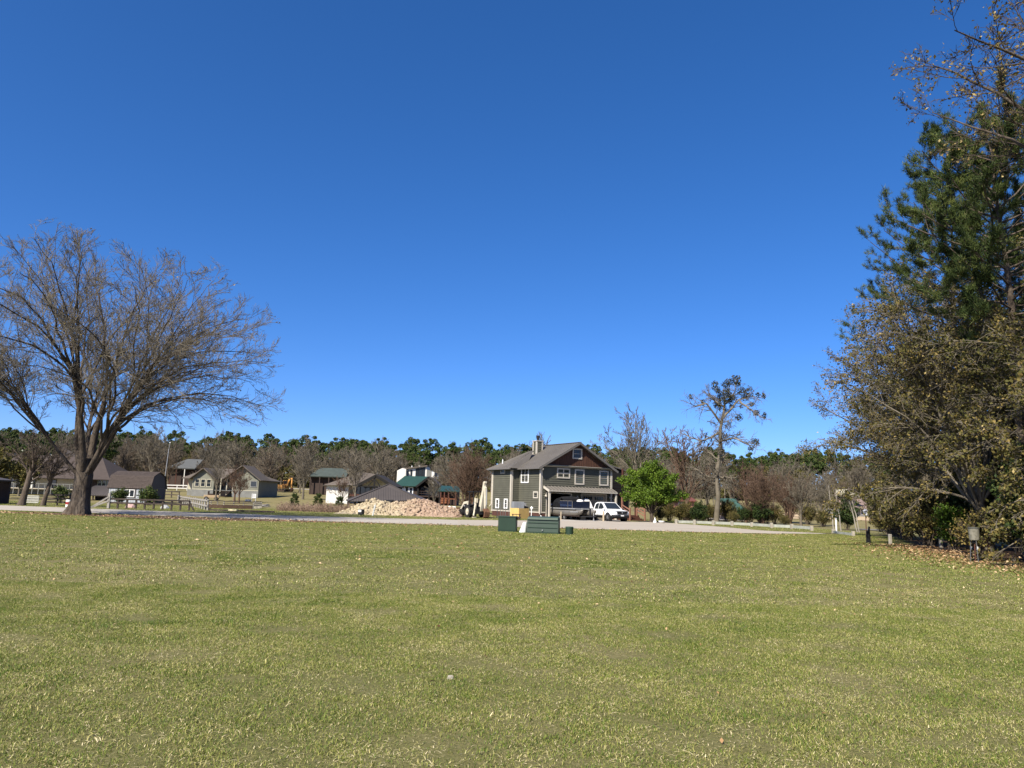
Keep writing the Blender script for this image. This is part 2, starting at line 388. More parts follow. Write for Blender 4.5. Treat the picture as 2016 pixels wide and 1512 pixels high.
def spread_tree(seed, H, R, tr, fork, nl, n2, n3, n4, rmin=.012, elev=(10, 85), arch=.35, stems=False, K1=9, droop=.0, lean=(0, 0), flare=.5, tw=1.0, ang=(38, 34, 34), skew=(0, 0), l2=(.28, .5), limb_r=(.30, .46), sh2=.45, ep=.85):
    """broad-leaved tree: limbs fanned over a dome, then three orders of shoots"""
    w = Wood(seed); rng = w.rng
    base = np.array([0, 0, -.05])
    if not stems:
        hh = np.array([0, .12, .3, .6, 1.0, 1.6, 2.4, 3.2]) / 3.2 * (fork * 1.12)
        px = lean[0] * (hh / fork) ** 1.3; py = lean[1] * (hh / fork) ** 1.3
        pts = np.stack([px, py, hh - .1], -1)
        trunk_tube(w, pts, tr * np.linspace(1.05, .82, 8), 16, flare, 6, rng.uniform(0, 6))
    k = np.arange(nl); az = k * 2.39996 + rng.uniform(0, .5, nl)
    e = np.radians(elev[0] + (elev[1] - elev[0]) * ((k + .5) / nl) ** ep + rng.normal(0, 4, nl))
    cz = fork * .9
    end = np.stack([np.cos(e) * np.cos(az) * R, np.cos(e) * np.sin(az) * R, cz + np.sin(e) * (H - cz)], -1) * np.array([1, 1, 1]) * rng.uniform(.74, .9, (nl, 1)) + np.array([0, 0, cz * .12])
    end[:, :2] += np.array(skew) * (end[:, 2:3] / H)
    if stems:
        st = np.stack([np.cos(az), np.sin(az), 0 * az], -1) * tr * rng.uniform(.4, 1.4, (nl, 1)) + base
    else:
        u = rng.uniform(.72, 1.05, nl) * (.82 + .18 * np.sin(e)); st = np.stack([lean[0] * u, lean[1] * u, fork * u], -1) + np.stack([np.cos(az), np.sin(az), 0 * az], -1) * tr * .35
    ln = np.linalg.norm(end - st, axis=1)
    out = np.stack([np.cos(az), np.sin(az), 0 * az], -1)
    ctrl = st + (end - st) * .45 + np.array([0, 0, 1.]) * (ln * arch * np.cos(e) * .75)[:, None] - out * (ln * .05)[:, None]
    t = np.linspace(0, 1, K1 + 1)[None, :, None]
    pts = (1 - t) ** 2 * st[:, None] + 2 * t * (1 - t) * ctrl[:, None] + t ** 2 * end[:, None]
    nz = rng.normal(0, 1, pts.shape).cumsum(1) * (ln * .012)[:, None, None]; nz[:, 0] = 0; pts = pts + nz
    r0 = tr * (limb_r[0] + (limb_r[1] - limb_r[0]) * rng.uniform(0, 1, nl) ** 1.6) * (ln / ln.mean()) ** .4
    rad = r0[:, None] * np.linspace(1, .14, K1 + 1)[None, :] ** .9
    w.tubes(pts, np.maximum(rad, rmin), 8)
    p, d, l, r = w.kids(pts, ln, rad, n2, .22, 1.0, ang[0], 11, l2, sh2)
    P2 = w.lines(p, d, l, 6, .10, .35 - droop); R2 = np.maximum(w.taper(np.minimum(r, .06 * l ** .8 + .0), 6, .25), rmin)
    w.tubes(P2, R2, 5)
    p, d, l3, r = w.kids(P2, l, R2, n3, .2, 1.0, ang[1], 12, (.3, .52), .4)
    P3 = w.lines(p, d, l3, 3, .14, .25 - droop); R3 = np.maximum(w.taper(r, 3, .35), rmin * .85)
    w.tubes(P3, R3, 3)
    w.tips = P3
    if n4:
        p, d, l4, r = w.kids(P3, l3, R3, n4, .2, 1.0, ang[2], 14, (.32, .6), .3)
        P4 = w.lines(p, d, l4, 1, .15, .15 - droop); R4 = np.maximum(w.taper(r, 1, .5), rmin * .65 * tw)
        w.tubes(P4, R4, 3); w.tips = P4
    w.P3 = P3
    return w
def tip_points(w, n, rng, tips=None, jit=.05):
    T = w.tips if tips is None else tips; i = rng.integers(0, len(T), n); t = rng.uniform(0, T.shape[1] - 1.001, n); k = t.astype(int); f = (t - k)[:, None]
    return T[i, k] * (1 - f) + T[i, k + 1] * f + rng.normal(0, jit, (n, 3)), nrm(T[i, k + 1] - T[i, k])

m_bark = M('grey_bark', (.038, .029, .022), .95, .0, 3.0, bump=.9, stretch=(1, 1, .3), c2=(.125, .102, .08), detail=8, bscale=9, bdist=.12, spec=.05)
m_bark_far = M('pale_twig_bark', (.098, .083, .060), .95, .0, .6, c2=(.19, .165, .125), spec=.05)
m_bark_red = M('reddish_twig_bark', (.09, .058, .04), .95, .0, .8, c2=(.15, .10, .07), spec=.05)
m_bark_twig = M('grey_twig_bark', (.10, .084, .062), .95, .0, .7, c2=(.23, .20, .152), spec=.05)
m_bark_dark = M('dark_bark', (.07, .055, .042), .95, .0, 3.0, bump=.8, stretch=(1, 1, .3), c2=(.14, .11, .085), spec=.08, bdist=.05)
m_bark_pale = M('pale_patchy_bark', (.17, .15, .12), .9, .0, 1.5, bump=.4, stretch=(1, 1, .5), c2=(.35, .32, .27), spec=.1)
m_pine = M_tint('pine_needles', [(0, (.018, .030, .009)), (.5, (.046, .068, .018)), (1, (.125, .145, .038))], .6, .12)
m_pine_far = M_tint('pine_canopy', [(0, (.024, .040, .012)), (.5, (.056, .082, .021)), (1, (.115, .135, .036))], .7, .12)
m_brownleaf = M_tint('brown_olive_leaf', [(0, (.045, .046, .013)), (.3, (.09, .085, .021)), (.55, (.15, .118, .034)), (.8, (.22, .155, .046)), (1, (.40, .31, .13))], .7, .2, trans=.15)
m_dkleaf = M_tint('dark_evergreen_leaf', [(0, (.014, .024, .008)), (.5, (.036, .058, .016)), (.85, (.075, .10, .022)), (1, (.16, .17, .04))], .6, .12)
m_spring = M_tint('spring_leaf', [(0, (.042, .078, .008)), (.5, (.10, .165, .015)), (1, (.19, .27, .03))], .6, .25, trans=.3)
m_mistle = M_tint('mistletoe_leaf', [(0, (.022, .022, .012)), (.6, (.045, .043, .021)), (1, (.085, .08, .04))], .6, .2)
m_brush = M_tint('dry_brush_leaf', [(0, (.10, .07, .045)), (.5, (.2, .14, .095)), (1, (.33, .25, .17))], .9, .05)

def place(me_list, name, label, cat, loc, rz=0, sc_=1.0, group=None, tilt=(0, 0), sz=None):
    """a thing at loc whose parts share the given meshes: [(part name, mesh), ...]"""
    o = thing(name, label, cat, loc, rz, group); o.scale = (sc_, sc_, sc_ * (sz or 1)); o.rotation_mode = 'ZYX'; o.rotation_euler = (tilt[0], tilt[1], rz)
    for pn, me in me_list: mobj(pn, me, o)
    return o

# ------------------------------------------------------------------ the great bare tree on the left
def great_tree():
    w = Wood(11); rng = w.rng; tr = .51
    hh = np.array([0, .1, .25, .5, .9, 1.6, 2.5, 3.5]); pts = np.stack([.10 * np.sin(hh * .9), .05 * hh, hh - .1], -1)
    trunk_tube(w, pts, tr * np.array([1.06, 1.04, 1.0, .96, .92, .90, .92, .80]), 18, .62, 6, 1.0)
    # seven heavy stems
    ns = 7; az = np.arange(ns) * 2 * np.pi / ns + rng.normal(0, .22, ns); el = np.radians(np.array([64, 82, 55, 74, 50, 78, 60]))
    st = np.stack([np.cos(az) * .28, np.sin(az) * .28, np.full(ns, 2.55) + rng.uniform(-.45, .5, ns)], -1) + pts[-2] * [1, 1, 0]
    d = np.stack([np.cos(el) * np.cos(az), np.cos(el) * np.sin(az), np.sin(el)], -1); SL = rng.uniform(4.2, 6.0, ns)
    S = w.lines(st, d, SL, 6, .055, .12); SR = (tr * np.array([.40, .52, .25, .44, .22, .44, .32]))[:, None] * np.linspace(1, .55, 7)[None, :]
    w.tubes(S, SR, 10)
    # limbs reaching for the surface of a broad dome
    nl = 62; k = np.arange(nl) + .5; u = -.30 + 1.28 * k / nl; u = np.clip(u, -.55, .985); az2 = k * 2.39996
    cz = 9.2; cx = np.array([.2, 0]); ch = np.sqrt(1 - u * u)
    end = np.stack([cx[0] + ch * np.cos(az2) * 11.3, ch * np.sin(az2) * 10.8, cz + u * np.where(u > 0, 7.3, 6.0)], -1); end[:, :2] *= rng.uniform(.86, .97, (nl, 1)); end[:, 2] -= rng.uniform(0, .5, nl)
    nd = nrm(end - np.array([0, 0, 3.])); sd_ = nrm(S[:, -1] - S[:, 0])
    score = nd @ sd_.T + rng.normal(0, .03, (nl, ns)); j = score.argmax(1)
    t0 = np.clip(.35 + .62 * (u + .42) / 1.4 + rng.normal(0, .10, nl), .22, 1.0); x = t0 * 6; i = np.minimum(x.astype(int), 5); f = (x - i)[:, None]
    ps = S[j, i] * (1 - f) + S[j, i + 1] * f; tg = nrm(S[j, i + 1] - S[j, i]); r0 = (SR[j, i] * (1 - f[:, 0]) + SR[j, i + 1] * f[:, 0])
    ln = np.linalg.norm(end - ps, axis=1); ctrl = ps + tg * (ln * .36)[:, None] + (end - ps) * .18 + np.array([0, 0, 1.]) * (ln * .10)[:, None]
    t = np.linspace(0, 1, 12)[None, :, None]; L1 = (1 - t) ** 2 * ps[:, None] + 2 * t * (1 - t) * ctrl[:, None] + t ** 2 * end[:, None]
    nz = rng.normal(0, 1, L1.shape).cumsum(1) * (ln * .011)[:, None, None]; nz[:, 0] = 0; L1 = L1 + nz
    R1 = (np.minimum(r0 * .62, .018 + .0088 * ln))[:, None] * np.linspace(1, .16, 12)[None, :]; w.tubes(L1, np.maximum(R1, .014), 7)
    p, d, l, r = w.kids(L1, ln, R1, 12, .16, 1.0, 40, 11, (.20, .37), .22); P2 = w.lines(p, d, l, 6, .10, .48); R2 = np.maximum(w.taper(np.minimum(r, .03), 6, .3), .0105); w.tubes(P2, R2, 4)
    p, d, l3, r = w.kids(P2, l, R2, 9, .15, 1.0, 36, 12, (.30, .55), .35); P3 = w.lines(p, d, l3, 3, .13, .22); R3 = np.maximum(w.taper(r, 3, .4), .0088); w.tubes(P3, R3, 3)
    p, d, l4, r = w.kids(P3, l3, R3, 6, .2, 1.0, 34, 14, (.34, .62), .3); P4 = w.lines(p, d, l4, 1, .15, .12); w.tubes(P4, np.maximum(w.taper(r, 1, .5), .0078), 3); w.tips = P4
    for kk in range(2, len(w.V)):          # the mown-looking even dome of the crown
        v = w.V[kk] - np.array([.2, 0, 9.2]); qn = np.sqrt((v[:, 0] / 12.2) ** 2 + (v[:, 1] / 11.8) ** 2 + (v[:, 2] / np.where(v[:, 2] > 0, 8.0, 7.0)) ** 2)
        fct = np.where(qn > 1, (1 + (qn - 1) * .3) / np.maximum(qn, 1e-6), 1); w.V[kk] = v * fct[:, None] + np.array([.2, 0, 9.2])
    tv = w.tips - np.array([.2, 0, 9.2]); qn = np.sqrt((tv[..., 0] / 12.2) ** 2 + (tv[..., 1] / 11.8) ** 2 + (tv[..., 2] / np.where(tv[..., 2] > 0, 8.0, 7.0)) ** 2)
    w.tips = tv * np.where(qn > 1, (1 + (qn - 1) * .3) / np.maximum(qn, 1e-6), 1)[..., None] + np.array([.2, 0, 9.2])
    r = np.random.default_rng(5); n0 = len(w.V[0])
    tm = npmesh('trunk', w.V[0], w.Q[0], None, m_bark, smooth=True); cm = npmesh('limbs', np.concatenate(w.V[1:3]), np.concatenate(w.Q[1:3]) - n0, None, m_bark, smooth=True)
    n1 = sum(len(v) for v in w.V[:3]); tw = npmesh('crown', np.concatenate(w.V[3:]), np.concatenate(w.Q[3:]) - n1, None, m_bark_twig, smooth=True)
    pos, _ = tip_points(w, 2600, r, jit=.04)
    lm = leaf_mesh('dead_leaves', pos, .07, m_brownleaf, r, r.uniform(.2, .9, len(pos)))
    o = place([('trunk', tm), ('limbs', cm), ('crown', tw)], 'bare_shade_tree', 'huge bare spreading tree with thick fluted trunk beside the lawn road', 'tree', (TREE[0], TREE[1], -.03), R_(20))
    l = mobj('dead_leaves', lm, o); l['kind'] = 'stuff'
great_tree()

# ------------------------------------------------------------------ pines
def pine(seed, H, R, clear, tr, nw, tufts, ln, wd, nper, far=False, flat=.8):
    w = Wood(seed); rng = w.rng
    K = 10; z = np.linspace(-.1, H * .97, K + 1); bx = rng.normal(0, .012 * H, (K + 1, 2)).cumsum(0) * .35; bx[0] = 0
    pts = np.concatenate([bx, z[:, None]], 1)
    trunk_tube(w, pts, tr * np.linspace(1, .22, K + 1), 9 if not far else 5, .35, 4)
    trunk = npmesh('trunk', w.V[0], w.Q[0], None, m_bark_dark, smooth=True); n0 = len(w.V[0])
    t = clear + (1 - clear) * (np.arange(nw) + rng.uniform(0, .8, nw)) / nw
    zz = t * H * .97; az = np.arange(nw) * 2.39996 + rng.normal(0, .4, nw)
    u = (t - clear) / (1 - clear)
    L = R * (np.sqrt(np.clip(1 - ((u - .35) / .75) ** 2, .04, 1))) * rng.uniform(.65, 1.1, nw)
    p = np.stack([np.interp(zz, z, pts[:, 0]), np.interp(zz, z, pts[:, 1]), zz], -1)
    el = np.radians(-8 + (24 if far else 50) * u + rng.normal(0, 8, nw))
    d = np.stack([np.cos(el) * np.cos(az), np.cos(el) * np.sin(az), np.sin(el)], -1)
    P1 = w.lines(p, d, L, 5, .08, .35); R1 = np.maximum(w.taper(tr * .22 * (L / R) ** .7, 5, .25), .02)
    w.tubes(P1, R1, 5 if not far else 3)
    p, d, l, r = w.kids(P1, L, R1, 6 if not far else 4, .3 if not far else .08, 1.0, 42, 12, (.25, .45), .35)
    P2 = w.lines(p, d, l, 3, .1, .5); R2 = np.maximum(w.taper(r, 3, .4), .012 if not far else .03); w.tubes(P2, R2, 3)
    tips = P2
    if not far:
        p, d, l3, r = w.kids(P2, l, R2, 4, .25, 1.0, 38, 12, (.3, .5), .3)
        P3 = w.lines(p, d, l3, 2, .1, .5); w.tubes(P3, np.maximum(w.taper(r, 2, .5), .01), 3); tips = P3
    wood = npmesh('limbs', np.concatenate(w.V[1:]), np.concatenate(w.Q[1:]) - n0, None, m_bark_dark, smooth=True)
    w.tips = tips
    i = rng.integers(0, len(tips), tufts); f = rng.uniform(.0, 1.0, tufts)[:, None]
    ff = f[:, 0] * (tips.shape[1] - 1.001); ki = ff.astype(int); fr = (ff - ki)[:, None]
    pos = tips[i, ki] * (1 - fr) + tips[i, ki + 1] * fr + rng.normal(0, .05, (tufts, 3)); dr = nrm(tips[i, ki + 1] - tips[i, ki] + np.array([0, 0, .3]))
    tint = np.clip(rng.normal(.45, .2, tufts) + rng.normal(0, .16, len(tips))[i], 0, 1)
    nm = needle_mesh('needles', pos, dr, nper, ln, wd, m_pine_far if far else m_pine, rng, tint, .9 if far else .62)
    return trunk, wood, nm

# near pines standing in the wood on the right
def near_pine(seed, H, R, clear, tr, loc, label, rz, tufts=14500):
    trk, wood, nm = pine(seed, H, R, clear, tr, 64, tufts, .24, .021, 8)
    o = thing('pine_tree', label, 'tree', loc, rz)
    mobj('trunk', trk, o); mobj('limbs', wood, o); mobj('crown', nm, o)
near_pine(21, 16.6, 4.4, .52, .22, (19.4, 27.8, -.05), 'tallest pine rising above the brown trees at the wood edge', 1.0, 19000)
near_pine(22, 19.0, 5.6, .52, .24, (25.6, 41.5, -.2), 'pine with flat stepped boughs behind the brown leafy tree', 2.2)
near_pine(23, 18.0, 4.4, .50, .24, (27.6, 36.0, -.2), 'pine with rounded crown between the two other wood-edge pines', .4, 6500)
near_pine(24, 23.0, 3.6, .45, .26, (24.0, 29.0, -.1), 'very tall pine whose boughs stretch up beyond the bare upper branches', 2.4, 6500)

# ------------------------------------------------------------------ the wood on the right: leafy brown trees and undergrowth
def leafy(seed, H, R, tr, fork, nl, n2, n3, n4, leaves, lsize, mat, tmean, tsd, loc, name, label, rz, elev=(-8, 84), droop=.25, lean=(0, 0), skew=(0, 0), bark=None, rmin=.013, arch=.35, clump=.22):
    w = spread_tree(seed, H, R, tr, fork, nl, n2, n3, n4, rmin=rmin, elev=elev, arch=arch, droop=droop, lean=lean, skew=skew, flare=.3)
    r = np.random.default_rng(seed + 100)
    n0 = len(w.V[0]); b = bark or m_bark
    tm = npmesh('trunk', w.V[0], w.Q[0], None, b, smooth=True); cm = npmesh('limbs', np.concatenate(w.V[1:]), np.concatenate(w.Q[1:]) - n0, None, b, smooth=True)
    o = thing(name, label, 'tree', loc, rz); mobj('trunk', tm, o); mobj('limbs', cm, o)
    if leaves:
        i = r.integers(0, len(w.tips), leaves); f = r.uniform(.1, 1, leaves)[:, None]
        pos = w.tips[i, 0] * (1 - f) + w.tips[i, -1] * f + r.normal(0, .10, (leaves, 3))
        ct = np.sin(pos[:, 0] * 1.1 + seed) * np.sin(pos[:, 1] * .9) * np.sin(pos[:, 2] * 1.3 + 2)
        tint = np.clip(r.normal(tmean, tsd, leaves) + clump * ct, 0, 1)
        mobj('crown', leaf_mesh('crown', pos, lsize, mat, r, tint), o)
    return o
leafy(31, 14.2, 6.8, .24, 2.6, 30, 11, 9, 6, 52000, .074, m_brownleaf, .40, .22, (21.0, 33.0, -.1), 'leafy_oak', 'tall tree with brown and olive leaves overhanging the mown lawn edge', .3, lean=(-.3, 0), skew=(-.5, 0), bark=m_bark_twig, rmin=.0105, droop=.45)
leafy(32, 15.2, 8.2, .30, 3.2, 34, 12, 9, 6, 46000, .07, m_brownleaf, .42, .22, (25.4, 45.0, -.2), 'leafy_oak', 'grey twiggy tree with long low bare limbs at the far wood edge', 1.4, elev=(5, 82), skew=(-.9, 0), bark=m_bark_twig, rmin=.011, droop=.4)
leafy(33, 9.6, 6.2, .22, 1.2, 20, 9, 7, 5, 9000, .07, m_brownleaf, .36, .2, (34.0, 57.0, -.3), 'leafy_oak', 'low rounded twiggy tree beside the dark back lane', 2.4, elev=(-14, 82), bark=m_bark_twig, droop=.4)
leafy(34, 21.0, 6.2, .22, 14.2, 18, 10, 8, 6, 9000, .06, m_brownleaf, .62, .22, (16.9, 19.5, -.05), 'leafy_oak', 'high bare-limbed tree with few pale leaves reaching in over the lawn', .9, elev=(8, 86), droop=.2, skew=(-.4, .3), rmin=.009, arch=.2)
leafy(36, 11.6, 5.4, .22, 2.4, 30, 11, 9, 6, 50000, .074, m_brownleaf, .36, .22, (19.6, 23.6, -.05), 'leafy_oak', 'brown leafy tree with drooping twigs behind the game feeder', 2.0, elev=(-12, 84), droop=.45, skew=(-.1, 0), bark=m_bark_twig, rmin=.0105)

leafy(38, 11.5, 4.6, .2, 2.0, 16, 8, 7, 0, 20000, .15, m_dkleaf, .55, .2, (26.5, 37.5, -.2), 'evergreen_oak', 'dark evergreen tree filling the wood behind the brown leafy trees', .5, elev=(0, 86), bark=m_bark_dark)
leafy(39, 10.0, 4.4, .2, 2.0, 16, 8, 7, 0, 19000, .14, m_dkleaf, .55, .2, (24.0, 27.5, -.1), 'evergreen_oak', 'dark evergreen tree standing behind the game feeder thicket', 1.5, elev=(0, 86), bark=m_bark_dark)
def shrub(seed, H, R, leaves, lsize, mat, tmean, bark, n=14, n2=8, n3=6, elev=(25, 86)):
    w = spread_tree(seed, H, R, .18, .35, n, n2, n3, 0, rmin=.010, elev=elev, arch=.2, stems=True, limb_r=(.12, .22))
    r = np.random.default_rng(seed); pos, _ = tip_points(w, leaves, r, jit=.10)
    ct = np.sin(pos[:, 0] * 2.3 + seed) * np.sin(pos[:, 1] * 2.1) * np.sin(pos[:, 2] * 2.6)
    tint = np.clip(r.normal(tmean, .2, leaves) + .25 * ct, 0, 1)
    return [('stems', w.mesh('stems', bark)), ('crown', leaf_mesh('crown', pos, lsize, mat, r, tint))]
ev = [shrub(41, 4.4, 2.4, 16000, .085, m_dkleaf, .45, m_bark_dark), shrub(42, 3.2, 2.0, 11000, .08, m_dkleaf, .55, m_bark_dark)]
bs = [shrub(43, 2.8, 2.0, 7000, .065, m_brownleaf, .35, m_bark, 18, 9, 7), shrub(44, 1.7, 1.3, 2500, .06, m_brownleaf, .5, m_bark, 16, 8, 6)]
UND = [(ev[0], 18.6, 25.5, 1.0), (ev[0], 22.4, 29.5, 1.15), (ev[1], 20.6, 27.0, 1.1), (ev[0], 24.5, 36.0, 1.1), (ev[1], 22.6, 33.2, 1.1),
       (ev[0], 27.5, 43.0, 1.1), (ev[1], 20.0, 21.5, 1.2), (ev[0], 21.5, 23.5, 1.25), (ev[1], 25.4, 33.0, 1.3), (ev[0], 27.8, 38.5, 1.3), (ev[0], 30.6, 50.0, 1.2), (ev[0], 25.0, 27.5, 1.5)]
for k, (pr, x, y, s) in enumerate(UND):
    place(pr, 'evergreen_shrub', 'dark glossy evergreen undergrowth shrub beneath the wood-edge trees', 'shrub', (x, y, float(gz(x, y)) - .05), k * 1.3, s, 'dark evergreen undergrowth in the wood')
for k, (pr, x, y, s) in enumerate([(bs[0], 20.6, 36.8, 1.0), (bs[0], 23.0, 41.0, 1.1), (bs[0], 25.6, 48.5, 1.1), (bs[0], 27.4, 53.0, 1.0), (bs[1], 18.8, 30.0, 1.0), (bs[0], 29.6, 58.0, 1.2), (bs[1], 17.6, 24.2, .9), (bs[1], 17.9, 22.6, 1.1), (bs[0], 32, 63, 1.3), (bs[0], 23.6, 44.5, 1.2)]):
    place(pr, 'twiggy_shrub', 'low brown twiggy shrub along the edge of the wood', 'shrub', (x, y, float(gz(x, y)) - .05), k * 2.1, s, 'brown twiggy shrubs along the wood edge')
yp = shrub(45, 2.1, .9, 5200, .07, m_spring, .15, m_bark_dark, 8, 8, 6, (40, 88))
place(yp, 'young_shrub', 'bright green young bush at the foot of the wood-edge trees', 'shrub', (19.6, 33.2, -.05), 0, 1.0)

# ------------------------------------------------------------------ the green tree in new leaf by the house
def green_tree():
    w = spread_tree(51, 5.6, 3.3, .17, 1.0, 18, 9, 6, 4, rmin=.012, elev=(14, 86), ep=1.0, arch=.3, flare=.4, limb_r=(.4, .6))
    r = np.random.default_rng(51); pos, _ = tip_points(w, 34000, r, jit=.13)
    pos = pos[pos[:, 2] > 1.55 + .35 * np.sin(pos[:, 0] * 3)]
    ct = np.sin(pos[:, 0] * 2.7) * np.sin(pos[:, 1] * 2.4) * np.sin(pos[:, 2] * 3)
    tint = np.clip(r.normal(.5, .2, len(pos)) + .25 * ct, 0, 1); n0 = len(w.V[0])
    q = ground(1283, 69.0)
    o = thing('leafy_green_tree', 'round tree in fresh bright green leaf beside the porch steps', 'tree', q, 1.0)
    mobj('trunk', npmesh('trunk', w.V[0], w.Q[0], None, m_bark, smooth=True), o)
    mobj('limbs', npmesh('limbs', np.concatenate(w.V[1:]), np.concatenate(w.Q[1:]) - n0, None, m_bark, smooth=True), o)
    mobj('crown', leaf_mesh('crown', pos, .11, m_spring, r, tint), o)
green_tree()

# ------------------------------------------------------------------ bare tree prototypes for the middle and far distance
def bare(seed, H, R, tr, fork, nl, n2, n3, n4, rmin, bark, **k):
    w = spread_tree(seed, H, R, tr, fork, nl, n2, n3, n4, rmin=rmin, **k)
    if k.get('stems'): return [('stems', w.mesh('stems', bark))]
    n0 = len(w.V[0])
    return [('trunk', npmesh('trunk', w.V[0], w.Q[0], None, bark, smooth=True)), ('crown', npmesh('crown', np.concatenate(w.V[1:]), np.concatenate(w.Q[1:]) - n0, None, bark, smooth=True))]
def at_tree(pr, label, px, Y, s=1.0, rz=0.0, name='bare_tree', group=None, tilt=(0, 0), sz=None):
    return place(pr, name, label, 'tree', ground(px, Y), rz, s, group, tilt, sz)
BA = bare(61, 10.5, 4.0, .20, 2.6, 14, 8, 6, 4, .022, m_bark_far, elev=(12, 86))
BB = bare(62, 10.5, 3.2, .20, 3.4, 13, 8, 6, 4, .022, m_bark_far, elev=(30, 88))
BC = bare(63, 6.0, 4.2, .16, .4, 26, 8, 6, 4, .013, m_bark_red, stems=True, elev=(42, 88), arch=.25, limb_r=(.28, .5))
BD = bare(64, 5.0, 2.6, .11, 1.2, 11, 7, 6, 4, .014, m_bark_red, elev=(15, 85))
BE = bare(65, 7.5, 2.2, .14, 2.4, 11, 7, 5, 3, .018, m_bark_far, elev=(22, 86))
BF = bare(67, 12.0, 6.6, .24, 4.2, 18, 8, 6, 4, .022, m_bark_far, elev=(8, 86), ep=1.1)
at_tree(BC, 'wide many-stemmed bare tree fanning up behind the backhoe', 923, 84, 1.25, .4, 'many_stemmed_tree')
at_tree(BE, 'slim bare tree in front of the dark green-roofed house', 853, 82, .62, 1.0)
at_tree(BE, 'slim bare tree in front of the white house with shingled roof', 698, 88, .95, 2.0)
at_tree(BD, 'small reddish bare tree by the white wall', 672, 92, .85, .7)
at_tree(BA, 'lone bare tree standing near the yellow excavator', 596, 118, .82, 2.6)
at_tree(BE, 'thin grey bare tree before the cream house windows', 424, 104, .85, .3)
at_tree(BD, 'low reddish-twigged bare tree before the cream house steps', 461, 102, 1.05, 1.2)
at_tree(BD, 'second reddish bare tree beside the cream house steps', 470, 101, .9, 2.9)
# leaning trees across the road, behind the great tree
BL = bare(66, 9.0, 4.4, .27, 4.0, 13, 8, 6, 5, .016, m_bark_dark, elev=(8, 85))
at_tree(BL, 'dark leaning tree beside the pale lattice fence', 42, 63, .86, .2, 'leaning_tree', tilt=(0, R_(9)), sz=.9)
at_tree(BL, 'shorter dark leaning tree with broken top before the brown house', 84, 64, .66, 2.3, 'leaning_tree', tilt=(0, R_(11)))
# right of the house
at_tree(BF, 'tall pale bare tree rising behind the green tree', 1253, 118, 1.38, .5)
at_tree(BB, 'bare tree reaching above the house chimney', 1062, 100, 1.0, 2.2)
at_tree(BA, 'grey bare tree left of the house chimney', 1010, 104, .86, 4.2)
at_tree(BD, 'reddish budding tree left of the mistletoe tree', 1352, 82, 2.1, .7)
at_tree(BA, 'twiggy grey tree behind the mistletoe tree trunk', 1392, 90, .74, 1.9)
at_tree(BC, 'broad brown thicket tree beside the green shed roof', 1500, 76, .98, .3, 'many_stemmed_tree')
at_tree(BD, 'brown round-headed bare tree behind the low rail', 1470, 80, 1.35, 2.2)
at_tree(BA, 'brown spreading bare tree beside the dry tan field', 1577, 80, .62, 1.0)
at_tree(BC, 'reddish many-stemmed tree behind the white post', 1555, 92, 1.0, 2.0, 'many_stemmed_tree')
at_tree(BA, 'fine-twigged bare tree left of the pale leaning trunks', 1618, 86, .62, 2.7)
ced = shrub(46, 3.4, 1.7, 9000, .10, m_dkleaf, .35, m_bark_dark)
place(ced, 'cedar_tree', 'dark cedar beside the pale leaning trunks', 'tree', ground(1668, 74), 0, .9)
place(ced, 'cedar_tree', 'dark cedar behind the low rail under the brown thicket', 'tree', ground(1462, 76), 1.2, .5)
place(ced, 'cedar_tree', 'dark cedar between the green tree and the mistletoe tree', 'tree', ground(1375, 72), 2.2, .62)
place(ced, 'cedar_tree', 'dark cedar in the deepest shade of the brown thicket', 'tree', ground(1497, 76), 3.0, .8)
# four pale leaning trunks
for k, (px, py, tx, ty, lab) in enumerate([(1642, 1035, 1632, 955, 'first slim pale leaning trunk beyond the white post'), (1656, 1036, 1645, 962, 'second slim pale trunk beyond the white post'),
                                 (1688, 1040, 1668, 968, 'pale slanting trunk before the brown-roofed house'), (1692, 1038, 1676, 975, 'last pale slanting trunk by the brown-roofed house')]):
    Y = 60 + k; b = ground(px, Y); t = Vector(P(tx, ty, Y + .5)); d = t - b
    w = Wood(70 + k)
    tt = np.linspace(0, 1, 7)[:, None]; pts = np.array(b)[None] * (1 - tt) + np.array(t)[None] * tt - np.array(b)[None]
    pts = pts + w.rng.normal(0, .03, pts.shape); pts[0] = 0, 0, -.05
    rad = np.linspace(.055, .022, 7); w.tubes(pts[None], rad[None], 8); n0 = w.n
    L = np.array([np.linalg.norm(d)])
    p, dd, l, r = w.kids(pts[None], L, rad[None], 9, .45, 1.0, 40, 12, (.2, .4), .3)
    P2 = w.lines(p, dd, l, 4, .1, .6); R2 = np.maximum(w.taper(r, 4, .3), .012); w.tubes(P2, R2, 4)
    p, dd, l2_, r = w.kids(P2, l, R2, 6, .2, 1, 38, 12, (.3, .55), .3); P3 = w.lines(p, dd, l2_, 3, .1, .4); w.tubes(P3, np.maximum(w.taper(r, 3, .4), .009), 3)
    o = thing('pale_birch', lab, 'tree', b)
    mobj('trunk', npmesh('trunk', w.V[0], w.Q[0], None, m_bark_pale, smooth=True), o)
    mobj('crown', npmesh('crown', np.concatenate(w.V[1:]), np.concatenate(w.Q[1:]) - n0, None, m_bark_far, smooth=True), o)

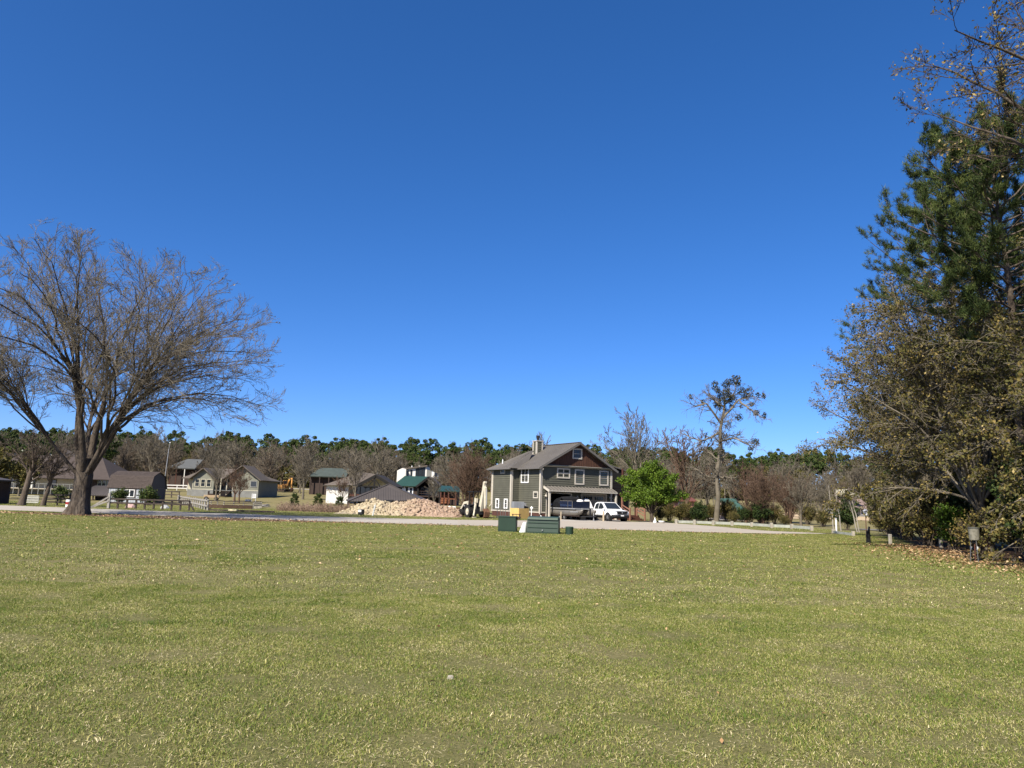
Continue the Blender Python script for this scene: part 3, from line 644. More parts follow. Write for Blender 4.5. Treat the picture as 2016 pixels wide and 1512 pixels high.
# ------------------------------------------------------------------ the tall dying tree full of mistletoe
def mistletoe_tree():
    Y = 78; b = ground(1410, Y); w = Wood(81); rng = w.rng
    pk = [(1409, 1020), (1414, 975), (1411, 930), (1419, 885), (1418, 845), (1427, 800), (1424, 765)]
    pts = np.array([P(x, y, Y) for x, y in pk]) - np.array(b); pts[0] = (0, 0, -.1)
    rad = np.array([.29, .25, .22, .195, .165, .10, .04]); w.tubes(pts[None], rad[None], 10); n0 = w.n
    limbs = [[(1421, 835), (1408, 818), (1390, 795), (1372, 800), (1358, 795)], [(1423, 822), (1438, 806), (1455, 786), (1478, 780), (1500, 783)],
             [(1419, 850), (1400, 862), (1380, 868), (1360, 862), (1340, 850)], [(1418, 870), (1440, 862), (1462, 870), (1480, 880), (1490, 885)],
             [(1414, 925), (1425, 905), (1422, 893), (1428, 890)], [(1412, 940), (1390, 938), (1372, 925), (1355, 920)], [(1412, 940), (1430, 938), (1448, 942)],
             [(1424, 800), (1405, 790), (1396, 775), (1390, 760)], [(1424, 805), (1436, 785), (1446, 770), (1452, 752)], [(1455, 788), (1470, 800), (1484, 812), (1505, 825)],
             [(1415, 905), (1395, 890), (1382, 885), (1362, 893)]]
    tips = []; LM = []
    for k, lm in enumerate(limbs):
        q = np.array([P(x, y, Y + (k % 3 - 1) * .5 * i) for i, (x, y) in enumerate(lm)]) - np.array(b)
        q[0, 1] = np.interp(q[0, 2], pts[:, 2], pts[:, 1])
        t = np.linspace(0, len(q) - 1, 9); q = np.stack([np.interp(t, np.arange(len(q)), q[:, j]) for j in range(3)], -1) + rng.normal(0, .05, (9, 3))
        r0 = .14 if k in (0, 1, 2, 5) else .11; rr = np.linspace(r0, .025, 9); w.tubes(q[None], rr[None], 7); LM.append((q, rr))
    pt = np.stack([np.interp(np.linspace(0, 6, 9), np.arange(7), pts[:, j]) for j in range(3)], -1)[None]; pr_ = np.interp(np.linspace(0, 6, 9), np.arange(7), rad)[None]
    p, d, l, r = w.kids(pt, np.array([14.]), pr_ * .5, 26, .22, .95, 60, 16, (.10, .26), .3); P0 = w.lines(p, d, l, 8, .17, .1); R0 = np.maximum(w.taper(np.minimum(r, .05), 8, .25), .014); w.tubes(P0, R0, 5)
    LQ = np.stack([a for a, _ in LM]); LR = np.stack([c for _, c in LM]); LL = np.linalg.norm(np.diff(LQ, axis=1), axis=2).sum(1); LQ = np.concatenate([LQ, P0]); LR = np.concatenate([LR, R0]); LL = np.concatenate([LL, l])
    p, d, l, r = w.kids(LQ, LL, LR, 18, .2, 1, 48, 18, (.18, .42), .3); P2 = w.lines(p, d, l, 5, .16, .1); R2 = np.maximum(w.taper(r, 5, .3), .014); w.tubes(P2, R2, 4)
    p, d, l3, r = w.kids(P2, l, R2, 6, .2, 1, 42, 18, (.35, .7), .3); P3 = w.lines(p, d, l3, 3, .18, -.1); w.tubes(P3, np.maximum(w.taper(r, 3, .4), .011), 3)
    o = thing('mistletoe_tree', 'tall half-dead tree with dark mistletoe balls in its crown', 'tree', b)
    mobj('trunk', npmesh('trunk', w.V[0], w.Q[0], None, m_bark_far, smooth=True), o)
    mobj('limbs', npmesh('limbs', np.concatenate(w.V[1:]), np.concatenate(w.Q[1:]) - n0, None, m_bark_twig, smooth=True), o)
    balls = [(1407, 758, .5), (1412, 768, .45), (1428, 757, .5), (1436, 752, .45), (1449, 748, .6), (1452, 756, .4), (1418, 780, .45), (1430, 774, .6), (1434, 785, .6), (1424, 788, .45), (1442, 782, .4), (1460, 769, .45), (1474, 772, .6), (1466, 780, .45), (1412, 797, .5), (1480, 796, .35), (1489, 813, .45), (1503, 779, .35), (1492, 777, .3), (1505, 818, .35), (1455, 822, .5), (1417, 806, .25), (1360, 781, .3), (1384, 790, .3), (1486, 870, .5), (1478, 883, .35), (1440, 800, .3), (1460, 800, .25)]
    for k, (x, y, rr) in enumerate(balls):
        c = np.array(P(x, y, Y + rng.uniform(-.6, .6))) - np.array(b); n = int(150 * (rr / .5) ** 2)
        v = rng.normal(0, 1, (n, 3)); v = nrm(v) * (rng.uniform(.15, 1, (n, 1)) ** .6) * rr * rng.uniform(.8, 1.2, (1, 3)); 
        mobj('mistletoe_ball', leaf_mesh('mistletoe_ball', c + v, .11, m_mistle, rng, np.clip(rng.normal(.5, .25, n), 0, 1)), o)
mistletoe_tree()

# ------------------------------------------------------------------ young pines and brush by the road
yp1 = pine(91, 2.6, .85, .05, .05, 30, 900, .22, .022, 14)
YP = [('trunk', yp1[0]), ('limbs', yp1[1]), ('crown', yp1[2])]
for px, Y, s, lab in [(578, 74, .58, 'young bushy pine left in the dry brush by the road'), (625, 73, .60, 'young pine at the left end of the dirt heap'), (667, 74, .52, 'small young pine against the dark metal roof posts')]:
    place(YP, 'young_pine', lab, 'tree', ground(px, Y), px, s)
sh = shrub(47, 1.3, .95, 3600, .07, m_dkleaf, .62, m_bark_dark, 12, 7, 5)
for px, Y, s, lab in [(234, 80, 1.15, 'olive shrub at the left corner of the grey shed'), (289, 78, 1.3, 'round olive shrub before the grey shed window'), (118, 84, 1.2, 'olive shrub beneath the brown house deck')]:
    place(sh, 'olive_shrub', lab, 'shrub', ground(px, Y), px, s)
def brush():
    r = np.random.default_rng(7); V = []; n = 2600
    x = r.uniform(P(545, 1005, 71)[0], P(700, 1005, 71)[0], n); y = 70.5 + r.uniform(0, 6, n) * r.uniform(.3, 1, n)
    den = .5 + .5 * np.sin(x * 1.7) * np.sin(y * 2.3 + 1); h = (.35 + .75 * den) * r.uniform(.5, 1.1, n)
    w = Wood(8); p = np.stack([x, y, gz(x, y) - .03], -1); d = nrm(np.stack([r.normal(0, .35, n), r.normal(0, .35, n), np.ones(n)], -1))
    P1 = w.lines(p, d, h, 3, .14, 0); w.tubes(P1, np.maximum(w.taper(np.full(n, .012), 3, .4), .006), 3)
    o = mobj('dry_brush', w.mesh('dry_brush', M('dry_stalk', (.20, .13, .09), .95, .0, 1.5, c2=(.36, .26, .19), world=True))); tag(o, 'thicket of dry reddish weeds by the dirt heap', 'brush', kind='stuff')
    w.tips = P1; pos, _ = tip_points(w, 9000, r, jit=.05)
    l = mobj('dead_leaves', leaf_mesh('dead_leaves', pos, .06, m_brush, r, r.uniform(0, 1, len(pos))), o); l['kind'] = 'stuff'
brush()
# brush and evergreen scrub behind the low rail on the right
for k, (px, Y, s) in enumerate([(1300, 74, .55), (1318, 76, .7), (1348, 76, .75), (1430, 80, .9), (1445, 73, .45), (1340, 77, .6), (1396, 79, .7), (1478, 78, .7), (1510, 80, .6), (1525, 84, .8), (1590, 90, .9), (1622, 84, .7), (1735, 72, .6), (1545, 74, .4)]):
    place(bs[0], 'twiggy_shrub', 'brown scrub bush behind the low wooden rail', 'shrub', ground(px, Y), k * 1.7, s, 'brown scrub behind the low rail')
for k, (px, Y, s) in enumerate([(1362, 76, .4), (1385, 77, .36)]):
    place(ev[1], 'evergreen_shrub', 'green scrub bush around the foot of the mistletoe tree', 'shrub', ground(px, Y), k * 1.1, s, 'green scrub below the mistletoe tree')

# ------------------------------------------------------------------ the wooded hill behind the houses
def forest():
    r = np.random.default_rng(101)
    pines = []
    for s in range(6):
        t, wd, nd = pine(110 + s, 16.2, 2.5, .42 + .05 * (s % 4), .22, 26, 10, .4, .2, 3, far=True)
        rr = np.random.default_rng(140 + s); npf = 30 + 4 * (s % 3); cr = 4.0 + .5 * (s % 3); v = nrm(rr.normal(0, 1, (npf, 3))) * (rr.uniform(.2, 1, (npf, 1)) ** .5); v[:, 2] = np.where(v[:, 2] < 0, v[:, 2] * 1.15, v[:, 2])
        pc = v * np.array([cr * .82, cr * .82, 17 * (.22 + .02 * (s % 3))]) + np.array([0, 0, 17 * .70]); pr_ = rr.uniform(.8, 1.55, npf) * (1 - .25 * np.abs(v[:, 2])); m_ = 150
        d = nrm(rr.normal(0, 1, (npf, m_, 3))) * (rr.uniform(.25, 1, (npf, m_, 1)) ** .45) * np.array([1, 1, .72]); pos = (pc[:, None] + d * pr_[:, None, None]).reshape(-1, 3)
        nd = leaf_mesh('needles', pos, .30, m_pine_far, rr, np.clip(rr.normal(.45, .2, len(pos)) + np.repeat(rr.normal(0, .12, npf), m_), 0, 1), flat=.3, aspect=1.5)
        pines.append([('trunk', t), ('limbs', wd), ('crown', nd)])
    bares = [bare(120, 13, 4.6, .22, 3.4, 12, 7, 6, 4, .035, m_bark_far, elev=(15, 86)), bare(121, 12.5, 4.0, .20, 3.6, 11, 7, 6, 4, .035, m_bark_far, elev=(28, 88)),
             bare(122, 11, 4.4, .18, 2.4, 12, 7, 6, 4, .035, M('brown_twig_bark', (.095, .072, .05), .95, .0, .6, c2=(.17, .135, .098), spec=.05), elev=(12, 84))]
    olive = []
    for s in range(2):
        w = spread_tree(130 + s, 10, 3.6, .2, 2.4, 10, 6, 5, 0, rmin=.03, elev=(12, 86)); rr = np.random.default_rng(s)
        pos, _ = tip_points(w, 2600, rr, jit=.28); n0 = len(w.V[0])
        olive.append([('trunk', npmesh('trunk', w.V[0], w.Q[0], None, m_bark_far)), ('limbs', npmesh('limbs', np.concatenate(w.V[1:]), np.concatenate(w.Q[1:]) - n0, None, m_bark_far)),
                      ('crown', leaf_mesh('crown', pos, .26, m_brownleaf, rr, np.clip(rr.normal(.33, .16, len(pos)), 0, 1)))])
    def scatter(n, y0, y1, pxa, pxb, protos, name, label, group, s0, s1, mind, skip=()):
        pts = []; tries = 0
        while len(pts) < n and tries < n * 60:
            tries += 1
            Y = y0 + (y1 - y0) * r.uniform(0, 1); px = r.uniform(pxa, pxb); q = P(px, 975, Y)
            if any(a < px < b and Y < c for a, b, c in skip): continue
            if all((q[0] - a) ** 2 + (Y - b) ** 2 > mind ** 2 for a, b, _ in pts): pts.append((q[0], Y, px))
        for k, (x, Y, px) in enumerate(pts):
            s = r.uniform(s0, s1)
            place(protos[k % len(protos)], name, label, 'tree', (x, Y, float(gz(x, Y)) - .1), r.uniform(0, 6.28), s, group, sz=r.uniform(.94, 1.08))
    G1 = 'pines of the wooded hill'
    scatter(125, 262, 300, -60, 2080, pines, 'forest_pine', 'tall dark pine forming the crest of the distant wooded hill', 'crest pines of the wooded hill', .93, 1.05, 3.8)
    scatter(105, 236, 264, -60, 2080, pines, 'forest_pine', 'dark pine on the slope of the distant wooded hill', 'slope pines of the wooded hill', .70, .95, 4.6)
    scatter(50, 215, 238, 150, 1500, pines, 'forest_pine', 'lower dark pine near the foot of the wooded hill', 'foot pines of the wooded hill', .50, .8, 4.5)
    scatter(150, 204, 250, -60, 2000, bares, 'forest_bare_tree', 'leafless twiggy tree on the distant wooded hill', 'leafless trees of the wooded hill', .8, 1.2, 3.4)
    scatter(60, 206, 246, 0, 1800, olive, 'forest_olive_tree', 'brownish olive tree budding on the distant wooded hill', 'olive budding trees of the wooded hill', .75, 1.1, 4.5)
    scatter(40, 128, 175, 880, 1700, bares, 'thicket_tree', 'leafless twiggy tree in the thicket right of the house', 'leafless thicket right of the house', .5, .72, 3.0, skip=[(1395, 1475, 140), (1640, 1720, 160)])
    scatter(20, 150, 190, -40, 330, bares, 'thicket_tree', 'leafless tree crowding behind the brown house', 'leafless trees behind the brown house', .75, 1.05, 4.0)
    scatter(46, 128, 196, 230, 900, bares, 'yard_bare_tree', 'leafless tree standing between the small houses and the hill', 'leafless trees behind the small houses', .62, .95, 4.0, skip=[(300, 395, 185), (605, 690, 172), (775, 870, 160), (535, 585, 190), (640, 790, 128), (360, 520, 134)])
    scatter(5, 84, 104, -50, 62, olive, 'yard_olive_tree', 'olive-leaved tree screening the brown house deck', 'olive trees before the brown house', .55, .75, 2.4)
    scatter(12, 132, 160, -60, 200, pines, 'forest_pine', 'dark pine standing behind the brown house roof', 'pines behind the brown house', .5, .68, 4.0)
    # tangled undergrowth filling the foot of the hill
    n = 30000; px = r.uniform(-80, 2080, n); Y = r.uniform(222, 275, n); x = (px - 1008) / FPX * Y; h = r.uniform(0, 1, n) ** 1.3 * (2.2 + 2.2 * (np.sin(x * .21) * np.sin(Y * .17 + x * .05) + .4))
    pos = np.stack([x, Y, gz(x, Y) + np.maximum(h, .05)], -1)
    o = mobj('forest_undergrowth', leaf_mesh('forest_undergrowth', pos, .62, m_brownleaf, r, np.clip(r.normal(.22, .14, n), 0, 1))); tag(o, 'tangled brown undergrowth at the foot of the wooded hill', 'undergrowth', kind='stuff')
forest()
# ================================================================== BUILDING HELPERS
EX = Vector((1, 0, 0)); EY = Vector((0, 1, 0)); EZ = Vector((0, 0, 1))
def ob(mb, o, e, n, a0, a1, z0, z1, d0, d1):
    """box on a wall: a along e, z up, d outwards along n"""
    o = Vector(o); q = []
    for z in (z0, z1):
        for a, d in ((a0, d0), (a1, d0), (a1, d1), (a0, d1)): q.append(o + e * a + n * d + EZ * z)
    mb.add(q, [(3, 2, 1, 0), (4, 5, 6, 7), (0, 1, 5, 4), (1, 2, 6, 5), (2, 3, 7, 6), (3, 0, 4, 7)])
def window(parent, o, e, n, w, h, fm, fw=.10, cols=1, rows=2, proud=.06, glass=None, name='window', bar=.04):
    o = Vector(o); mb = MB()
    ob(mb, o, e, n, -fw, 0, -fw, h + fw, 0, proud); ob(mb, o, e, n, w, w + fw, -fw, h + fw, 0, proud)
    ob(mb, o, e, n, 0, w, -fw, 0, 0, proud + .012); ob(mb, o, e, n, 0, w, h, h + fw, 0, proud + .008)
    f = mb.build(name, fm, parent)
    s = MB()
    for c in range(1, cols): ob(s, o, e, n, w * c / cols - bar / 2, w * c / cols + bar / 2, 0, h, .012, proud - .015)
    for r in range(1, rows): ob(s, o, e, n, 0, w, h * r / rows - bar / 2, h * r / rows + bar / 2, .014, proud - .012)
    if s.v: s.build('sash_bar', fm, f)
    g = MB(); ob(g, o, e, n, 0, w, 0, h, .002, .01); g.build('pane', glass or M_glass(), f)
    return f
def lap(parent, o, e, n, w, z0, z1, mat, exposure=.21, left=None, right=None, name='siding'):
    """lap siding: every board its own wedge; left(z)/right(z) trim the ends under a slope"""
    mb = MB(); o = Vector(o); z = z0
    while z < z1 - .02:
        zt = min(z + exposure, z1); zm = (z + zt) / 2
        a = left(zm) if left else 0; b = right(zm) if right else w
        if b - a > .05:
            q = [o + e * x + n * d + EZ * zz for x, zz, d in ((a, z, 0), (b, z, 0), (b, z, .06), (a, z, .06), (a, zt + .012, 0), (b, zt + .012, 0), (b, zt + .012, .012), (a, zt + .012, .012))]
            mb.add(q, [(3, 2, 1, 0), (4, 5, 6, 7), (0, 1, 5, 4), (1, 2, 6, 5), (2, 3, 7, 6), (3, 0, 4, 7)])
        z = zt
    return mb.build(name, mat, parent)
def seams(parent, a0, a1, b0, b1, n, mat, name='roof_seams', w=.03, h=.045):
    """raised seams from eave line a0-a1 to ridge line b0-b1"""
    mb = MB(); a0, a1, b0, b1 = map(Vector, (a0, a1, b0, b1))
    nn = (a1 - a0).cross(b0 - a0).normalized()
    if nn.z < 0: nn = -nn
    for k in range(n + 1):
        t = k / n; mb.beam(a0.lerp(a1, t) + nn * h * .3, b0.lerp(b1, t) + nn * h * .3, w, h)
    return mb.build(name, mat, parent)

# ================================================================== THE GREY-GREEN HOUSE
HA = R_(30)
HC = P(1063, 1018, 71)
m_side = M('grey_green_siding', (.088, .086, .064), .75, .10, 1.2, spec=.25)
m_trim = M('cream_trim', (.46, .42, .35), .6, .06, 2.0)
m_mroof = M('grey_metal_roof', (.135, .122, .105), .5, .10, .7, metal=.1, spec=.35)
m_board = M('red_brown_boards', (.072, .034, .021), .8, .28, 2.5, stretch=(3, 3, .3))
m_brick = M('dark_brick', (.10, .045, .035), .9, .3, 6)
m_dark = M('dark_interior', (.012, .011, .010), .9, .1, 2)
m_dkwood = M('dark_red_deck_wood', (.085, .034, .022), .8, .25, 4)
m_white = M('white_paint', (.78, .77, .74), .5, .04, 3)
m_gdoor = M('garage_door_cream', (.25, .22, .18), .6, .05, 3)
def main_house():
    h = thing('two_storey_house', 'grey-green sided house with metal roof and brown board gable', 'house', (HC[0], HC[1], 0.0), HA)
    W, D, WT = 8.4, 7.75, 5.06; fe, fn = EX, -EY; le, ln = EY, -EX
    z0 = .62; dj = 4.0
    gap = (.72, 3.45)                                     # open garage
    # wall core with the garage opening left free
    mb = MB(); mb.box(0, gap[0], 0, .25, -.1, WT); mb.box(gap[1], W, 0, .25, -.1, WT); mb.box(gap[0], gap[1], 0, .25, 2.39, WT)
    mb.box(0, .25, .25, dj, -.1, WT); mb.box(W - .25, W, .25, D, -.1, WT); mb.box(-.9, -.65, dj, D, -.1, WT); mb.box(-.65, 0, dj, dj + .25, -.1, WT); mb.box(-.65, W - .25, D - .25, D, -.1, WT)
    mb.prism([(0, WT), (W, WT), (W / 2, WT + .564 * W / 2 - .05)], 0.0, .25, 'y')
    mb.build('wall', m_side, h)
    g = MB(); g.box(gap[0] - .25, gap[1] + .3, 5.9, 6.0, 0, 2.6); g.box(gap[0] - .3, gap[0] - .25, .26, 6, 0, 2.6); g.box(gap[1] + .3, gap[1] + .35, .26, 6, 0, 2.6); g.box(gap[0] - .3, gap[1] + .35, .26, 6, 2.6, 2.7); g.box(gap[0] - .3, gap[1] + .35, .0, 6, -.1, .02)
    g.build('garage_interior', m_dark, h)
    # siding on each visible face
    lap(h, (0, 0, 0), fe, fn, W, 2.95, 4.93, m_side)
    lap(h, (0, 0, 0), fe, fn, gap[0] - .12, z0, 2.95, m_side); lap(h, (gap[1] + .14, 0, 0), fe, fn, 4.66 - gap[1] - .14, .1, 2.95, m_side); lap(h, (7.88, 0, 0), fe, fn, W - 7.88, .1, 2.95, m_side)
    lap(h, (0, 0, 0), le, ln, dj, z0, 4.98, m_side); lap(h, (-.9, dj, 0), EX, -EY, .9, z0, 4.98, m_side); lap(h, (-.9, dj, 0), le, ln, D - dj, z0, 4.98, m_side)
    # gable boards and battens
    mb = MB(); x = .45
    zr = lambda x: WT + .564 * min(x, W - x) - .1
    while x < W - .4:
        x2 = x + .20; zt = min(zr(x), zr(x2))
        if zt > 5.2: mb.box(x + .012, x2, -.028, 0, 5.11, zt); mb.box(x - .022, x + .022, -.05, -.0, 5.11, zr(x) - .02)
        x = x2
    mb.build('gable_boards', m_board, h)
    mb = MB(); ob(mb, (0, 0, 0), fe, fn, .05, W - .05, 4.93, 5.11, 0, .06); mb.build('band_board', m_trim, h)
    # corner boards, skirting and brick foot
    for nm, (a, b) in {'corner_board': (0, 0)}.items():
        for (cx, cy, zb) in ((0, 0, .5), (W, 0, .1), (-.9, dj, .5), (-.9, D, .5)):
            m = MB(); m.box(cx - .085, cx + .13, cy - .085, cy + .13, zb, 5.0) if cx < W else m.box(cx - .13, cx + .085, cy - .085, cy + .13, zb, 5.0); m.build('corner_board', m_trim, h)
    for (o, e, n, L) in (((0, 0, 0), fe, fn, gap[0] - .14), ((0, 0, 0), le, ln, dj), ((-.9, dj, 0), EX, -EY, .9), ((-.9, dj, 0), le, ln, D - dj)):
        m = MB(); ob(m, o, e, n, -.03, L, .52, .63, .0, .065); m.build('skirt_board', m_trim, h)
        b = MB()
        for r in range(7):
            k = 0; a = -.2 * (r % 2)
            while a < L:
                ob(b, o, e, n, max(a, 0), min(a + .38, L) - .015, r * .078 - .03, r * .078 + .035, 0, .03); a += .4
        bo = b.build('brickwork', m_brick, h); bo['kind'] = 'stuff'
    # windows
    window(h, (3.72, -.03, 5.95), fe, fn, .88, .78, m_trim, .13, rows=2)
    window(h, (1.92, -.03, 3.99), fe, fn, 1.28, .74, m_trim, .12, cols=2, rows=2, bar=.10)
    window(h, (4.02, -.03, 3.47), fe, fn, .88, 1.22, m_trim, .14)
    window(h, (7.0, -.03, 3.47), fe, fn, .88, 1.22, m_trim, .14)
    for a in (4.02, 7.0):
        m = MB(); ob(m, (a, -.03, 3.47), fe, fn, .03, .85, .02, .60, .0105, .014); m.build('window_blind', M('grey_green_blind', (.10, .115, .105), .7, .1, 3), h)
    window(h, (-.03, 3.45, 3.46), -le, ln, 1.22, 1.32, m_white, .11, cols=2, rows=2)
    window(h, (-.03, 1.08, 2.0), -le, ln, .62, .42, m_trim, .12, rows=1)
    window(h, (-.93, 6.05, 4.36), -le, ln, .72, .36, m_trim, .1, rows=1)
    window(h, (-.93, 5.12, .92), -le, ln, .45, .72, m_white, .13); window(h, (-.93, 6.85, .92), -le, ln, .45, .72, m_white, .13)
    # main roof: gable in front, hip behind
    A = .564; ye, x0, x1, yb, ze = -.5, -.5, 8.9, 8.25, 4.80; rz_ = ze + A * (4.2 + .5); yr = 5.9
    m = MB(); m.slab([(x0, ye, ze), (4.2, ye, rz_), (4.2, yr, rz_), (x0, yb, ze)], .10); m.slab([(4.2, ye, rz_), (x1, ye, ze), (x1, yb, ze), (4.2, yr, rz_)], .10)
    m.slab([(x0, yb, ze), (4.2, yr, rz_), (x1, yb, ze)], .10)
    rf = m.build('roof', m_mroof, h)
    seams(rf, (x0, ye, ze), (x0, 5.4, ze), (4.2, ye, rz_), (4.2, 5.4, rz_), 14, m_mroof); seams(rf, (x1, ye, ze), (x1, 5.4, ze), (4.2, ye, rz_), (4.2, 5.4, rz_), 14, m_mroof)
    m = MB(); m.beam((4.2, ye, rz_ + .02), (4.2, yr, rz_ + .02), .3, .05); m.build('ridge_cap', m_mroof, rf)
    for s, xx in ((-1, x0), (1, x1)):
        m = MB(); m.beam((xx, ye - .012, ze - .09), (4.2, ye - .012, rz_ - .09), .05, .2); m.build('rake_board', m_mroof, rf)
    m = MB(); m.box(x0 - .03, x0 + .09, ye, 4.0, ze - .14, ze - .01); m.build('gutter', M('gutter_grey', (.13, .12, .11), .5, .05), rf)
    # far wing roof
    m = MB(); c = [(-1.42, 3.5, 4.78), (5.0, 3.5, 4.78), (5.0, 8.28, 4.78), (-1.42, 8.28, 4.78)]; t0, t1 = (1.8, 4.35, 6.68), (1.8, 5.15, 6.68)
    m.slab([c[0], t0, t1, c[3]], .08); m.slab([c[0], (.35, 3.5, 4.78), t0], .08); m.slab([c[3], t1, (4.6, 8.28, 4.78)], .08)
    wr = m.build('wing_roof', m_mroof, h)
    seams(wr, (-1.42, 3.7, 4.78), (-1.42, 8.1, 4.78), (1.7, 4.4, 6.62), (1.7, 5.1, 6.62), 9, m_mroof)
    m = MB(); m.box(-1.46, -1.34, 3.5, 8.28, 4.66, 4.79); m.build('gutter', M('gutter_grey', (.13, .12, .11)), wr)
    m = MB(); m.box(-1.3, -.02, 3.6, 8.2, 4.60, 4.66); m.box(-.02, 8.8, -.4, 8.1, 5.02, 5.06); m.build('soffit', m_side, h)
    m = MB(); m.tube((-.5, 6.6, 5.2), (-.5, 6.6, 5.75), .06); m.build('vent_pipe', m_white, h)
    # chimney
    m = MB(); m.box(2.4, 3.05, 4.7, 5.35, 5.6, 7.72); ch = m.build('chimney', m_side, h)
    lap(ch, (2.4, 4.7, 0), EX, -EY, .65, 5.9, 7.66, m_side, name='chimney_siding'); lap(ch, (2.4, 4.7, 0), EY, -EX, .65, 5.9, 7.66, m_side, name='chimney_siding')
    for cx, cy in ((2.4, 4.7), (3.05, 4.7), (2.4, 5.35), (3.05, 5.35)):
        m = MB(); m.box(cx - .06 if cx < 3 else cx - .07, cx + .07 if cx < 3 else cx + .06, cy - .06 if cy < 5 else cy - .1, cy + .1 if cy < 5 else cy + .06, 5.7, 7.7); m.build('chimney_corner_board', m_trim, ch)
    m = MB(); m.box(2.3, 3.15, 4.6, 5.45, 7.72, 7.80); m.build('chimney_cap', m_trim, ch)
    m = MB(); m.tube((2.72, 5.0, 7.8), (2.72, 5.0, 8.05), .13); m.tube((2.72, 5.0, 8.05), (2.72, 5.0, 8.34), .17, .21); m.build('flue', M('black_metal', (.02, .02, .02), .5, .1), ch)
    # awning over the garages
    m = MB(); m.slab([(.33, 0, 3.08), (8.4, 0, 3.08), (8.4, -1.05, 2.66), (.33, -1.05, 2.66)], .05); aw = m.build('awning', m_mroof, h)
    seams(aw, (.36, -1.05, 2.67), (8.37, -1.05, 2.67), (.36, -.02, 3.09), (8.37, -.02, 3.09), 20, M('pale_seam_metal', (.19, .172, .15), .5, .05), 'awning_seams', .035, .06)
    m = MB(); m.box(.33, 8.4, -1.09, -1.04, 2.57, 2.655); m.build('awning_fascia', m_trim, aw)
    m = MB(); m.beam((.30, -.0, 3.0), (.30, -1.09, 2.57), .05, .2); m.build('awning_end_board', m_trim, aw)
    for px_ in (.42, 8.3):
        m = MB(); m.box(px_ - .08, px_ + .08, -1.0, -.84, 0, 2.6); m.build('awning_post', m_trim, aw)
    # garage trim and closed door
    m = MB(); ob(m, (0, 0, 0), fe, fn, gap[0] - .12, gap[0], 0, 2.5, 0, .05); ob(m, (0, 0, 0), fe, fn, gap[1], gap[1] + .13, 0, 2.5, 0, .05); ob(m, (0, 0, 0), fe, fn, gap[0] - .12, gap[1] + .13, 2.39, 2.52, .0, .055); m.build('door_frame', m_trim, h)
    m = MB(); ob(m, (0, 0, 0), fe, fn, 4.68, 4.8, 0, 2.5, 0, .05); ob(m, (0, 0, 0), fe, fn, 7.74, 7.86, 0, 2.5, 0, .05); ob(m, (0, 0, 0), fe, fn, 4.68, 7.86, 2.39, 2.52, .0, .055); m.build('door_frame', m_trim, h)
    m = MB()
    for r in range(4): ob(m, (0, 0, 0), fe, fn, 4.8, 7.74, .02 + r * .59, .02 + r * .59 + .575, .0, .022)
    gd = m.build('garage_door', m_gdoor, h)
    for a in (5.0, 6.35):
        for k in range(4):
            m = MB(); ob(m, (0, 0, 0), fe, fn, a + k * .27, a + k * .27 + .225, 1.9, 2.22, .02, .03); m.build('door_pane', M_glass(), gd)
    for a in (.5, 4.15, 8.12):
        m = MB(); m.lathe([(.05, .16), (.06, .1), (.15, 0), (.14, -.01)], (a, -.2, 2.1), 12); m.tube((a, 0, 2.28), (a, -.2, 2.28), .02); m.tube((a, -.2, 2.28), (a, -.2, 2.2), .02); m.build('barn_lamp', m_trim, h)
    # downspouts
    for pts in ([(-.05, -.5, 4.66), (-.1, -.1, 4.4), (-.1, -.1, .4)], [(-1.38, 8.1, 4.66), (-1.0, 7.85, 4.4), (-1.0, 7.85, 1.2), (-1.3, 7.7, .95)]):
        m = MB(); m.path(pts, .05, 8); m.build('downspout', m_trim, h)
    # covered porch on the right side
    m = MB(); m.slab([(8.3, 2.2, 5.95), (8.3, 8.2, 5.95), (12.4, 8.2, 5.1), (12.4, 2.2, 5.1)], .12); pr = m.build('porch_roof', m_mroof, h)
    m = MB(); m.box(8.4, 12.2, .6, 8.0, 2.45, 2.62); dk = m.build('deck', m_dkwood, h)
    m = MB(); m.box(8.4, 12.0, 2.4, 8.0, 2.62, 5.1); m.build('porch_back_wall', m_dark, h)
    for z in (2.9, 3.15, 3.4, 3.62):
        m = MB(); m.box(8.5, 12.2, .62, .68, z - .045, z + .045); m.build('rail', m_dkwood, dk)
    for a in (8.6, 10.4, 12.1):
        m = MB(); m.box(a - .07, a + .07, .6, .74, 0, 5.2); m.build('porch_post', m_dkwood, dk)
    m = MB(); m.box(8.5, 12.0, 1.6, 1.9, 0, 2.45); m.build('ground_floor_wall', m_side, h)
    window(h, (9.0, 1.57, .15), EX, -EY, .85, 1.95, m_trim, .1, rows=1, name='porch_door')
    m = MB(); m.box(8.7, 11.3, -.9, 1.6, 0, .5); st = m.build('porch_platform', m_dkwood, h)
    for k in range(4):
        m = MB(); m.box(9.2, 10.9, -.9 - .3 * (k + 1), -.9 - .3 * k, 0, .42 - .1 * k); m.build('step', m_dkwood, st)
    m_rail = M('weathered_red_rail', (.23, .11, .075), .8, .2, 4)
    for a in (9.1, 11.0):
        m = MB()
        for z in (.45, .75, 1.05): m.beam((a, -.9, z + .45), (a, -2.1, z), .06, .1)
        m.box(a - .06, a + .06, -2.2, -2.08, 0, 1.25); m.box(a - .06, a + .06, -.95, -.83, 0, 2.45); m.build('stair_rail', m_rail, st)
    return h
HOUSE = main_house()
HM = Matrix.Translation((HC[0], HC[1], 0)) @ Matrix.Rotation(HA, 4, 'Z')
def hl(x, y, z=0.0): return HM @ Vector((x, y, z))

